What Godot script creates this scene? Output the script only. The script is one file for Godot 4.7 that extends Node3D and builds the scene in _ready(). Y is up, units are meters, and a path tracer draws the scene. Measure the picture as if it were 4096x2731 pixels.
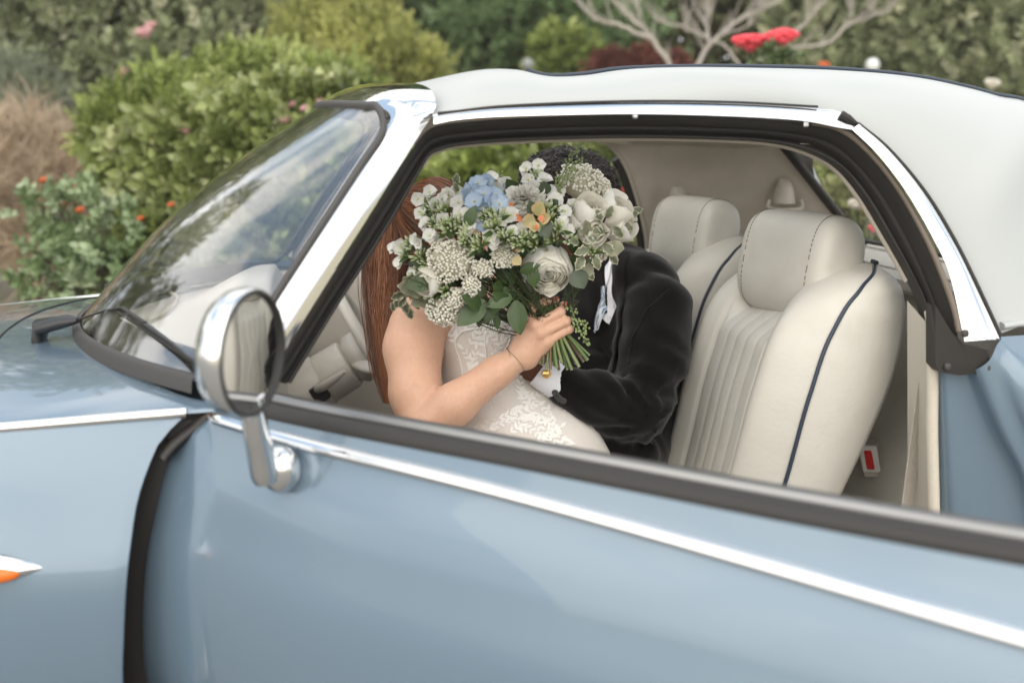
extends Node3D
# Mesh buffer: smooth surfaces from shared vertices; triangles are wound clockwise seen from outside.
class MB:
	var v := PackedVector3Array()
	var uv := PackedVector2Array()
	var c := PackedColorArray()
	var idx := PackedInt32Array()
	var tint := Color(1, 1, 1)

	func vert(p: Vector3, t := Vector2.ZERO) -> int:
		v.push_back(p)
		uv.push_back(t)
		c.push_back(tint)
		return v.size() - 1

	func tri(a: int, b: int, d: int) -> void:
		idx.push_back(a)
		idx.push_back(b)
		idx.push_back(d)

	func quad(a: int, b: int, d: int, e: int, flip := false) -> void:
		if flip:
			tri(a, d, b)
			tri(a, e, d)
		else:
			tri(a, b, d)
			tri(a, d, e)

	func grid(rows: Array, flip := false, closed := false) -> void:
		var m: int = rows[0].size()
		var at := v.size()
		for i in rows.size():
			for j in m:
				vert(rows[i][j], Vector2(float(j) / maxf(m - 1, 1), float(i) / maxf(rows.size() - 1, 1)))
		for i in rows.size() - 1:
			for j in (m if closed else m - 1):
				var k := (j + 1) % m
				quad(at + i * m + j, at + i * m + k, at + (i + 1) * m + k, at + (i + 1) * m + j, flip)

	func fan(ring: PackedVector3Array, centre: Vector3, flip := false) -> void:
		var at := vert(centre)
		for p in ring:
			vert(p)
		var m := ring.size()
		for j in m:
			var a := at + 1 + j
			var b := at + 1 + (j + 1) % m
			if flip:
				tri(at, b, a)
			else:
				tri(at, a, b)

	func tube(path: PackedVector3Array, rad, sides := 8, caps := true, flat := 1.0, up0 := Vector3.ZERO) -> void:
		var n := path.size()
		if n < 2:
			return
		var rows := []
		var t0 := (path[1] - path[0]).normalized()
		var side := t0.cross(up0 if up0 != Vector3.ZERO else (Vector3.UP if absf(t0.y) < 0.9 else Vector3.RIGHT)).normalized()
		for i in n:
			var t := (path[mini(i + 1, n - 1)] - path[maxi(i - 1, 0)]).normalized()
			side = (side - t * side.dot(t)).normalized()
			var up := side.cross(t)
			var r: float = rad[i] if rad is Array or rad is PackedFloat32Array else rad
			var ring := PackedVector3Array()
			for k in sides:
				var a := TAU * k / sides
				ring.push_back(path[i] + side * cos(a) * r + up * sin(a) * r * flat)
			rows.push_back(ring)
		grid(rows, false, true)
		if caps:
			fan(rows[0], path[0], true)
			fan(rows[n - 1], path[n - 1], false)

	func lathe(prof: Array, xf: Transform3D, sides := 24) -> void:
		var rows := []
		for p in prof:
			var ring := PackedVector3Array()
			for k in sides:
				var a := TAU * k / sides
				ring.push_back(xf * Vector3(cos(a) * p.x, p.y, sin(a) * p.x))
			rows.push_back(ring)
		grid(rows, true, true)

	func box(centre: Vector3, size: Vector3, b := Basis(), bev := 0.0) -> void:
		# six faces with their own vertices; a bevel pulls the edges in
		var h := size / 2.0
		for ax in 3:
			for s in [-1.0, 1.0]:
				var u := (ax + 1) % 3
				var w := (ax + 2) % 3
				var q := []
				for e in [[-1, -1], [1, -1], [1, 1], [-1, 1]]:
					var p := Vector3.ZERO
					p[ax] = h[ax] * s
					p[u] = (h[u] - bev) * e[0]
					p[w] = (h[w] - bev) * e[1]
					q.push_back(vert(centre + b * p))
				quad(q[0], q[1], q[2], q[3], s > 0)
		if bev > 0.0:
			for ax in 3:
				var u := (ax + 1) % 3
				var w := (ax + 2) % 3
				for su in [-1.0, 1.0]:
					for sw in [-1.0, 1.0]:
						var q := []
						for e in [[-1, 0], [1, 0], [1, 1], [-1, 1]]:
							var p := Vector3.ZERO
							p[ax] = (h[ax] - bev) * e[0]
							p[u] = (h[u] - (bev if e[1] else 0.0)) * su
							p[w] = (h[w] - (0.0 if e[1] else bev)) * sw
							q.push_back(vert(centre + b * p))
						quad(q[0], q[1], q[2], q[3], su * sw > 0)
			for sx in [-1.0, 1.0]:
				for sy in [-1.0, 1.0]:
					for sz in [-1.0, 1.0]:
						var s3 := Vector3(sx, sy, sz)
						var i3 := []
						for ax in 3:
							var p := (h - Vector3.ONE * bev) * s3
							p[ax] = h[ax] * s3[ax]
							i3.push_back(vert(centre + b * p))
						if sx * sy * sz > 0:
							tri(i3[0], i3[2], i3[1])
						else:
							tri(i3[0], i3[1], i3[2])

	# superellipsoid; e1 squares it upwards, e2 squares it round
	func sup(xf: Transform3D, r: Vector3, e1 := 0.5, e2 := 0.5, nu := 32, nv := 20) -> void:
		var rows := []
		for i in nv + 1:
			var la := -PI / 2 + PI * i / nv
			var ring := PackedVector3Array()
			for j in nu:
				var lo := TAU * j / nu
				var cl := pw(cos(la), e1)
				ring.push_back(xf * Vector3(r.x * cl * pw(cos(lo), e2), r.y * pw(sin(la), e1), r.z * cl * pw(sin(lo), e2)))
			rows.push_back(ring)
		grid(rows, false, true)

	func pw(x: float, e: float) -> float:
		return signf(x) * pow(absf(x), e)

	func merge(o: MB, xf: Transform3D) -> void:
		var at := v.size()
		for i in o.v.size():
			v.push_back(xf * o.v[i])
			uv.push_back(o.uv[i])
			c.push_back(o.c[i] * tint)
		for i in o.idx:
			idx.push_back(i + at)

	func mesh() -> ArrayMesh:
		var n := PackedVector3Array()
		n.resize(v.size())
		for i in range(0, idx.size(), 3):
			var a := idx[i]
			var b := idx[i + 1]
			var d := idx[i + 2]
			var g := (v[d] - v[a]).cross(v[b] - v[a])
			n[a] += g
			n[b] += g
			n[d] += g
		# vertices that lie on one another in a wrapped grid keep their own normals; good enough for small pieces
		for i in n.size():
			n[i] = n[i].normalized() if n[i].length_squared() > 1e-20 else Vector3.UP
		var a := []
		a.resize(Mesh.ARRAY_MAX)
		a[Mesh.ARRAY_VERTEX] = v
		a[Mesh.ARRAY_NORMAL] = n
		a[Mesh.ARRAY_TEX_UV] = uv
		a[Mesh.ARRAY_COLOR] = c
		a[Mesh.ARRAY_INDEX] = idx
		var m := ArrayMesh.new()
		m.add_surface_from_arrays(Mesh.PRIMITIVE_TRIANGLES, a)
		return m


# Distance field on a grid, meshed as surface nets
class Field:
	var lo: Vector3
	var h: float
	var nx: int
	var ny: int
	var nz: int
	var f := PackedFloat32Array()

	func _init(a: Vector3, b: Vector3, cell: float) -> void:
		lo = a
		h = cell
		nx = int(ceil((b.x - a.x) / h)) + 1
		ny = int(ceil((b.y - a.y) / h)) + 1
		nz = int(ceil((b.z - a.z) / h)) + 1
		f.resize(nx * ny * nz)
		f.fill(9.0)

	func box_of(a: Vector3, b: Vector3) -> Array:
		var p := ((a - lo) / h).floor()
		var q := ((b - lo) / h).ceil()
		return [clampi(int(p.x), 0, nx - 1), clampi(int(q.x), 0, nx - 1), clampi(int(p.y), 0, ny - 1), clampi(int(q.y), 0, ny - 1), clampi(int(p.z), 0, nz - 1), clampi(int(q.z), 0, nz - 1)]

	func put(i: int, d: float, k: float) -> void:
		var o := f[i]
		var g := k - absf(o - d)
		f[i] = minf(o, d) - (g * g / (4.0 * k) if g > 0.0 else 0.0)

	func cap(a: Vector3, b: Vector3, ra: float, rb: float, k := 0.02, squash := Vector3.ONE) -> void:
		# squash > 1 on an axis thins the limb along that axis
		var m := Vector3.ONE * (maxf(ra, rb) + k + 2.0 * h)
		var e := box_of(a.min(b) - m, a.max(b) + m)
		var ba := (b - a) * squash
		var bb := 1.0 / maxf(ba.length_squared(), 1e-9)
		for z in range(e[4], e[5] + 1):
			for y in range(e[2], e[3] + 1):
				var at := (z * ny + y) * nx
				for x in range(e[0], e[1] + 1):
					var pa := (lo + Vector3(x, y, z) * h - a) * squash
					var t := clampf(pa.dot(ba) * bb, 0.0, 1.0)
					put(at + x, (pa - ba * t).length() - lerpf(ra, rb, t), k)

	func ell(c: Vector3, b: Basis, r: Vector3, k := 0.02) -> void:
		var m := Vector3.ONE * (maxf(r.x, maxf(r.y, r.z)) + k + 2.0 * h)
		var e := box_of(c - m, c + m)
		var inv := b.transposed()
		for z in range(e[4], e[5] + 1):
			for y in range(e[2], e[3] + 1):
				var at := (z * ny + y) * nx
				for x in range(e[0], e[1] + 1):
					var q := inv * (lo + Vector3(x, y, z) * h - c)
					var u := q / r
					var l := u.length()
					var d := -minf(r.x, minf(r.y, r.z)) if l < 1e-4 else l * (l - 1.0) / (u / r).length()
					put(at + x, d, k)

	func bend(fn: Callable, band := 0.03) -> void:
		for z in nz:
			for y in ny:
				var at := (z * ny + y) * nx
				for x in nx:
					if absf(f[at + x]) < band:
						f[at + x] += fn.call(lo + Vector3(x, y, z) * h)

	func val(p: Vector3) -> float:
		var q := (p - lo) / h
		var x := clampi(int(q.x), 0, nx - 2)
		var y := clampi(int(q.y), 0, ny - 2)
		var z := clampi(int(q.z), 0, nz - 2)
		var t := Vector3(q.x - x, q.y - y, q.z - z).clamp(Vector3.ZERO, Vector3.ONE)
		var at := (z * ny + y) * nx + x
		var s := nx * ny
		return lerpf(lerpf(lerpf(f[at], f[at + 1], t.x), lerpf(f[at + nx], f[at + nx + 1], t.x), t.y), lerpf(lerpf(f[at + s], f[at + s + 1], t.x), lerpf(f[at + s + nx], f[at + s + nx + 1], t.x), t.y), t.z)

	func normal(p: Vector3) -> Vector3:
		var e := h * 0.9
		return Vector3(val(p + Vector3(e, 0, 0)) - val(p - Vector3(e, 0, 0)), val(p + Vector3(0, e, 0)) - val(p - Vector3(0, e, 0)), val(p + Vector3(0, 0, e)) - val(p - Vector3(0, 0, e))).normalized()

	func onto(p: Vector3) -> Vector3:
		for i in 5:
			p -= normal(p) * val(p)
		return p

	func mesh(mb: MB) -> void:
		var id := PackedInt32Array()
		id.resize(f.size())
		id.fill(-1)
		var s := nx * ny
		var off := PackedInt32Array([0, 1, nx, nx + 1, s, s + 1, s + nx, s + nx + 1])
		var ed := [[0, 1], [2, 3], [4, 5], [6, 7], [0, 2], [1, 3], [4, 6], [5, 7], [0, 4], [1, 5], [2, 6], [3, 7]]
		var cr := [Vector3(0, 0, 0), Vector3(1, 0, 0), Vector3(0, 1, 0), Vector3(1, 1, 0), Vector3(0, 0, 1), Vector3(1, 0, 1), Vector3(0, 1, 1), Vector3(1, 1, 1)]
		for z in nz - 1:
			for y in ny - 1:
				var row := (z * ny + y) * nx
				for x in nx - 1:
					var at := row + x
					if absf(f[at]) > 4.0 * h:
						continue
					var inside := 0
					for o in off:
						if f[at + o] < 0.0:
							inside += 1
					if inside == 0 or inside == 8:
						continue
					var p := Vector3.ZERO
					var n := 0
					for e in ed:
						var a := f[at + off[e[0]]]
						var b := f[at + off[e[1]]]
						if (a < 0.0) != (b < 0.0):
							p += cr[e[0]].lerp(cr[e[1]], a / (a - b))
							n += 1
					id[at] = mb.vert(lo + (Vector3(x, y, z) + p / n) * h)
		for z in range(1, nz - 1):
			for y in range(1, ny - 1):
				var row := (z * ny + y) * nx
				for x in range(1, nx - 1):
					var at := row + x
					var neg := f[at] < 0.0
					if absf(f[at]) > 4.0 * h:
						continue
					if neg != (f[at + 1] < 0.0):
						face(mb, id, at, at - nx, at - nx - s, at - s, neg)
					if neg != (f[at + nx] < 0.0):
						face(mb, id, at, at - s, at - s - 1, at - 1, neg)
					if neg != (f[at + s] < 0.0):
						face(mb, id, at, at - 1, at - 1 - nx, at - nx, neg)

	func face(mb: MB, id: PackedInt32Array, a: int, b: int, d: int, e: int, neg: bool) -> void:
		if id[a] >= 0 and id[b] >= 0 and id[d] >= 0 and id[e] >= 0:
			mb.quad(id[a], id[b], id[d], id[e], not neg)


var M := {}
var used := {}
var rng := RandomNumberGenerator.new()


func lin(r: float, g: float, b: float, a := 1.0) -> Color:
	var c := Color(r, g, b).linear_to_srgb()
	c.a = a
	return c


func mat(called: String, color: Color, rough := 0.6, metal := 0.0, spec := 0.5) -> StandardMaterial3D:
	var m := StandardMaterial3D.new()
	m.resource_name = called
	m.albedo_color = color
	m.roughness = rough
	m.metallic = metal
	m.metallic_specular = spec
	M[called] = m
	return m


func noise_tex(seed_: int, freq: float, ramp: Array, size := 256, oct := 4) -> NoiseTexture2D:
	var n := FastNoiseLite.new()
	n.seed = seed_
	n.frequency = freq
	n.fractal_octaves = oct
	var t := NoiseTexture2D.new()
	t.width = size
	t.height = size
	t.seamless = true
	t.noise = n
	var g := Gradient.new()
	g.offsets = PackedFloat32Array()
	g.colors = PackedColorArray()
	for i in ramp.size():
		g.add_point(float(i) / (ramp.size() - 1), ramp[i])
	t.color_ramp = g
	return t


func bump_tex(seed_: int, freq: float, strength: float, size := 256, oct := 3) -> NoiseTexture2D:
	var n := FastNoiseLite.new()
	n.seed = seed_
	n.frequency = freq
	n.fractal_octaves = oct
	var t := NoiseTexture2D.new()
	t.width = size
	t.height = size
	t.seamless = true
	t.noise = n
	t.as_normal_map = true
	t.bump_strength = strength
	return t


func numbered(called: String, under: Node) -> String:
	var key := str(under.get_instance_id()) + called
	var n: int = used.get(key, 0)
	used[key] = n + 1
	return called if n == 0 else "%s_%03d" % [called, n]


func thing(called: String, label: String, category: String, at := Vector3.ZERO, group := "") -> Node3D:
	var o := Node3D.new()
	o.name = numbered(called, self)
	add_child(o, true)
	o.position = at
	tag(o, label, category, group)
	return o


func tag(o: Node, label: String, category: String, group := "") -> void:
	o.set_meta("label", label)
	o.set_meta("category", category)
	if group:
		o.set_meta("group", group)


# one shape as one named mesh; points are given in the scene's metres and kept relative to the thing
func part(under: Node3D, called: String, mb: MB, m: Material) -> MeshInstance3D:
	return piece(under, called, mb.mesh(), m, true)


func piece(under: Node3D, called: String, mesh: Mesh, m: Material, in_world := false, xf := Transform3D()) -> MeshInstance3D:
	var o := MeshInstance3D.new()
	o.name = numbered(called, under)
	o.mesh = mesh
	o.material_override = m
	under.add_child(o, true)
	if in_world:
		var up := Transform3D()
		var q: Node = under
		while q != self:
			up = q.transform * up
			q = q.get_parent()
		o.transform = up.affine_inverse()
	else:
		o.transform = xf
	return o


func structure(called: String, mb: MB, m: Material) -> MeshInstance3D:
	var o := part(self, called, mb, m)
	o.set_meta("kind", "structure")
	return o


# Catmull-Rom through pts, n points in all, evenly by parameter
func sm(pts, n: int) -> PackedVector3Array:
	var out := PackedVector3Array()
	var m: int = pts.size()
	for i in n:
		var t := float(i) / (n - 1) * (m - 1)
		var k := mini(int(t), m - 2)
		var u := t - k
		var b: Vector3 = pts[k]
		var d: Vector3 = pts[k + 1]
		var a: Vector3 = pts[k - 1] if k > 0 else b * 2.0 - d
		var e: Vector3 = pts[k + 2] if k + 2 < m else d * 2.0 - b
		out.push_back(b.cubic_interpolate(d, a, e, u))
	return out


func even(pts, n: int) -> PackedVector3Array:
	var fine := sm(pts, 12 * pts.size())
	var len := PackedFloat32Array([0.0])
	for i in range(1, fine.size()):
		len.push_back(len[i - 1] + fine[i].distance_to(fine[i - 1]))
	var out := PackedVector3Array()
	var k := 0
	for i in n:
		var want := len[len.size() - 1] * i / (n - 1)
		while k < fine.size() - 2 and len[k + 1] < want:
			k += 1
		out.push_back(fine[k].lerp(fine[k + 1], clampf((want - len[k]) / maxf(len[k + 1] - len[k], 1e-9), 0, 1)))
	return out


func curve1(pts: Array, x: float) -> float:
	# smooth y over x through Vector2 points sorted by x
	if x <= pts[0].x:
		return pts[0].y
	for i in pts.size() - 1:
		if x <= pts[i + 1].x:
			var a: Vector2 = pts[i]
			var b: Vector2 = pts[i + 1]
			var p: Vector2 = pts[i - 1] if i > 0 else a * 2.0 - b
			var q: Vector2 = pts[i + 2] if i + 2 < pts.size() else b * 2.0 - a
			return cubic_interpolate_in_time(a.y, b.y, p.y, q.y, (x - a.x) / (b.x - a.x), b.x - a.x, p.x - a.x, q.x - a.x)
	return pts[pts.size() - 1].y


# rows of control points made smooth both ways
func patch(ctrl: Array, nu: int, nv: int) -> Array:
	var rows := []
	for r in ctrl:
		rows.push_back(sm(r, nu))
	var out := []
	for i in nv:
		out.push_back(PackedVector3Array())
	for j in nu:
		var col := PackedVector3Array()
		for r in rows:
			col.push_back(r[j])
		var s := sm(col, nv)
		for i in nv:
			out[i].push_back(s[i])
	return out


# a strip between two lines, bulged outwards by fat along its middle
func band(a, b, n: int, fat := Vector3.ZERO, across := 4, flip := false) -> MB:
	var mb := MB.new()
	var p := even(a, n)
	var q := even(b, n)
	var rows := []
	for i in across + 1:
		var t := float(i) / across
		var r := PackedVector3Array()
		for j in n:
			r.push_back(p[j].lerp(q[j], t) + fat * sin(t * PI))
		rows.push_back(r)
	mb.grid(rows, flip)
	return mb


func frame(at: Vector3, y: Vector3, x_hint := Vector3.RIGHT) -> Transform3D:
	var b := y.normalized()
	var z := x_hint.cross(b)
	if z.length() < 0.01:
		z = Vector3.FORWARD.cross(b)
	z = z.normalized()
	return Transform3D(Basis(b.cross(z), b, z), at)


func _ready() -> void:
	rng.seed = 41
	var cam := Camera3D.new()
	cam.name = "camera"
	add_child(cam)
	cam.position = Vector3(0.09, 1.27, 2.32)
	cam.rotation_degrees = Vector3(-11.2, -10.0, 0.0)
	var lens := CameraAttributesPhysical.new()
	lens.frustum_focal_length = 35.0
	lens.frustum_focus_distance = 2.1
	lens.frustum_near = 0.05
	lens.frustum_far = 200.0
	lens.exposure_aperture = 2.0
	cam.attributes = lens
	cam.fov = 37.85
	cam.near = 0.05
	cam.far = 200.0
	cam.current = true
	var env := Environment.new()
	env.background_mode = Environment.BG_SKY
	env.tonemap_mode = Environment.TONE_MAPPER_LINEAR
	env.tonemap_exposure = 1.5
	env.sdfgi_enabled = true
	env.ssao_enabled = true
	env.ssil_enabled = true
	env.sky = Sky.new()
	env.sky.sky_material = cloudy_sky()
	env.background_energy_multiplier = 1.0
	env.fog_enabled = true
	env.fog_density = 0.002
	env.fog_light_color = lin(0.86, 0.87, 0.83)
	var we := WorldEnvironment.new()
	we.name = "world_environment"
	we.environment = env
	add_child(we)
	var sun := DirectionalLight3D.new()
	sun.name = "sun"
	sun.light_energy = 0.6
	sun.light_color = Color(1.0, 0.955, 0.89)
	sun.light_angular_distance = 95.0
	sun.shadow_enabled = true
	add_child(sun)
	sun.look_at_from_position(Vector3(-2.0, 3.0, 4.9), Vector3(0.3, 0, 0))
	materials()
	ground()
	car()
	bride()
	groom()
	bouquet()
	garden()


func cloudy_sky() -> PanoramaSkyMaterial:
	var n := FastNoiseLite.new()
	n.seed = 7
	n.frequency = 0.9
	n.fractal_octaves = 6
	n.fractal_gain = 0.52
	var w := 768
	var h := 384
	var im := Image.create(w, h, false, Image.FORMAT_RGBF)
	for y in h:
		var el := PI / 2 - PI * (y + 0.5) / h
		for x in w:
			if el < -0.02:
				im.set_pixel(x, y, Color(0.45, 0.46, 0.44))
				continue
			var a := TAU * (x + 0.5) / w
			var d := Vector3(cos(a) * cos(el), sin(el), sin(a) * cos(el))
			var k := 1.0 / (maxf(d.y, 0.0) + 0.32)
			var p := Vector3(d.x * k, d.z * k, 0.0) * 1.5
			var cover := smoothstep(-0.16, 0.1, n.get_noise_3dv(p) + 0.1)
			cover = lerpf(cover, 0.9, clampf(1.0 - d.y * 3.0, 0.0, 1.0) * 0.5)
			var thick := n.get_noise_3dv(p * 0.6 + Vector3(9, 4, 2))
			var cloud := Color(1.16, 1.16, 1.16) * (1.0 + 0.3 * thick)
			var blue := Color(0.40, 0.53, 0.70).lerp(Color(0.72, 0.8, 0.88), pow(1.0 - clampf(d.y, 0.0, 1.0), 3.0))
			var c := blue.lerp(cloud, cover)
			im.set_pixel(x, y, c)
	var m := PanoramaSkyMaterial.new()
	m.panorama = ImageTexture.create_from_image(im)
	return m


func materials() -> void:
	var m := mat("car_paint", lin(0.15, 0.215, 0.278), 0.22, 0.25, 0.5)
	m.clearcoat_enabled = true
	m.clearcoat = 1.0
	m.clearcoat_roughness = 0.03
	m = mat("roof_paint", lin(0.40, 0.42, 0.415), 0.4)
	m = mat("chrome", lin(0.78, 0.78, 0.78), 0.06, 1.0)
	m = mat("satin_chrome", lin(0.6, 0.6, 0.59), 0.28, 1.0)
	m = mat("dull_metal", lin(0.26, 0.26, 0.255), 0.35, 1.0)
	m = mat("rubber", lin(0.022, 0.02, 0.018), 0.6)
	m = mat("grey_rubber", lin(0.055, 0.052, 0.05), 0.5)
	m = mat("dark_metal", lin(0.02, 0.017, 0.015), 0.5)
	m = mat("black_plastic", lin(0.018, 0.018, 0.02), 0.35)
	m = mat("trim", lin(0.47, 0.435, 0.375), 0.55)
	m = mat("trim_shade", lin(0.40, 0.36, 0.30), 0.75)
	m = mat("plastic", lin(0.50, 0.475, 0.425), 0.38)
	m = mat("piping", lin(0.022, 0.035, 0.055), 0.45)
	m = mat("stitch", lin(0.18, 0.15, 0.11), 0.8)
	m = mat("webbing", lin(0.42, 0.385, 0.33), 0.85)
	m.normal_enabled = true
	m.normal_texture = bump_tex(3, 0.2, 3.0, 128)
	m.uv1_triplanar = true
	m.uv1_scale = Vector3.ONE * 9.0
	m = mat("leather", lin(0.55, 0.53, 0.475), 0.5)
	m.albedo_texture = noise_tex(11, 0.012, [Color(0.965, 0.96, 0.955), Color(1, 1, 1), Color(0.975, 0.97, 0.96)], 256, 5)
	m.normal_enabled = true
	m.normal_texture = bump_tex(12, 0.09, 1.2, 256, 3)
	m.normal_scale = 0.35
	m.uv1_triplanar = true
	m.uv1_scale = Vector3.ONE * 3.0
	m = mat("headliner", lin(0.48, 0.43, 0.36), 0.8)
	m.albedo_texture = noise_tex(13, 0.02, [Color(0.9, 0.9, 0.9), Color(1, 1, 1)], 256, 5)
	m.uv1_triplanar = true
	m.uv1_scale = Vector3.ONE * 2.0
	m = mat("orange_lens", lin(0.75, 0.17, 0.02), 0.12)
	m = mat("red_button", lin(0.55, 0.012, 0.015), 0.3)
	m = mat("tyre", lin(0.02, 0.02, 0.02), 0.8)
	m = mat("glass", Color(0.2, 0.22, 0.2, 0.012), 0.0)
	m.transparency = BaseMaterial3D.TRANSPARENCY_ALPHA
	m = mat("mirror", lin(0.82, 0.83, 0.82), 0.02, 1.0)
	m = mat("frit", lin(0.02, 0.016, 0.012), 0.25)
	m = mat("floor_carpet", lin(0.05, 0.047, 0.042), 0.95)
	m = mat("gold", lin(0.85, 0.55, 0.2), 0.2, 1.0)
	m = mat("rust", lin(0.13, 0.05, 0.025), 0.8)
	for k in M:
		M[k].cull_mode = BaseMaterial3D.CULL_DISABLED


func ground() -> void:
	var mb := MB.new()
	mb.grid([PackedVector3Array([Vector3(-60, 0, -60), Vector3(60, 0, -60)]), PackedVector3Array([Vector3(-60, 0, 60), Vector3(60, 0, 60)])])
	var m := mat("soil", lin(0.46, 0.42, 0.35), 0.95)
	m.albedo_texture = noise_tex(21, 0.02, [Color(0.55, 0.6, 0.45), Color(1, 0.97, 0.92), Color(0.8, 0.85, 0.7)], 512, 6)
	m.uv1_triplanar = true
	m.uv1_world_triplanar = true
	m.uv1_scale = Vector3.ONE * 0.35
	structure("ground", mb, m)
	mb = MB.new()
	mb.grid([PackedVector3Array([Vector3(-40, 0.006, -1.9), Vector3(40, 0.006, -1.9)]), PackedVector3Array([Vector3(-40, 0.006, 6.0), Vector3(40, 0.006, 6.0)])])
	m = mat("asphalt", lin(0.30, 0.285, 0.26), 0.9)
	m.albedo_texture = noise_tex(22, 0.15, [Color(0.7, 0.7, 0.7), Color(1, 1, 1)], 256, 3)
	m.uv1_triplanar = true
	m.uv1_world_triplanar = true
	m.uv1_scale = Vector3.ONE * 1.5
	structure("road", mb, m)


# ---- the car: +x is its tail, +z its near (left) side; the near door stands open on its front hinges
func strip_z(x: float) -> float:
	return curve1([Vector2(-1.5, 0.42), Vector2(-1.3, 0.56), Vector2(-1.0, 0.665), Vector2(-0.7, 0.71), Vector2(-0.43, 0.73), Vector2(-0.1, 0.737)], x)


func strip_y(x: float) -> float:
	return curve1([Vector2(-1.5, 0.66), Vector2(-1.3, 0.74), Vector2(-1.0, 0.795), Vector2(-0.7, 0.823), Vector2(-0.43, 0.8405), Vector2(-0.15, 0.8535), Vector2(-0.1, 0.855)], x)


func hood_y(x: float, w: float) -> float:
	# w runs -1..1 across the bonnet
	var yc := curve1([Vector2(-1.5, 0.70), Vector2(-1.3, 0.79), Vector2(-1.0, 0.855), Vector2(-0.7, 0.885), Vector2(-0.46, 0.897), Vector2(-0.25, 0.917), Vector2(-0.1, 0.93)], x)
	var edge := strip_y(x)
	var a := absf(w)
	var low := yc - 0.055 * a * a
	if a > 0.9:
		var t := (a - 0.9) / 0.1
		low = lerpf(low, edge, 1.0 - sqrt(maxf(0.0, 1.0 - t * t)))
	return low


func wind_low(z: float) -> Vector3:
	return Vector3(-0.46 + 0.62 * z * z, 0.905, z)


func wind_top(z: float) -> Vector3:
	return Vector3(0.055 + 0.38 * z * z, 1.350 - 0.06 * z * z, z)


func side_bulge(y: float) -> float:
	return curve1([Vector2(0.18, 0.0), Vector2(0.3, 0.055), Vector2(0.42, 0.08), Vector2(0.52, 0.082), Vector2(0.62, 0.071), Vector2(0.7, 0.052), Vector2(0.78, 0.03), Vector2(0.83, 0.012), Vector2(0.86, 0.0)], y)


func door_at(s: float, y: float, n: float) -> Vector3:
	var a := deg_to_rad(40.0)
	return Vector3(-0.2 + s * cos(a) - n * sin(a), y, 0.72 + s * sin(a) + n * cos(a))


func mirrored(p) -> PackedVector3Array:
	var out := PackedVector3Array()
	for q in p:
		out.push_back(Vector3(q.x, q.y, -q.z))
	return out


func car() -> void:
	var t := thing("car", "pale blue vintage car with a white roof and its near door standing open", "car", Vector3(0.3, 0, 0))
	car_front(t)
	car_screen(t)
	car_roof(t)
	car_door(t)
	car_mirror(t)
	car_rear(t)
	car_inside(t)


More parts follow.
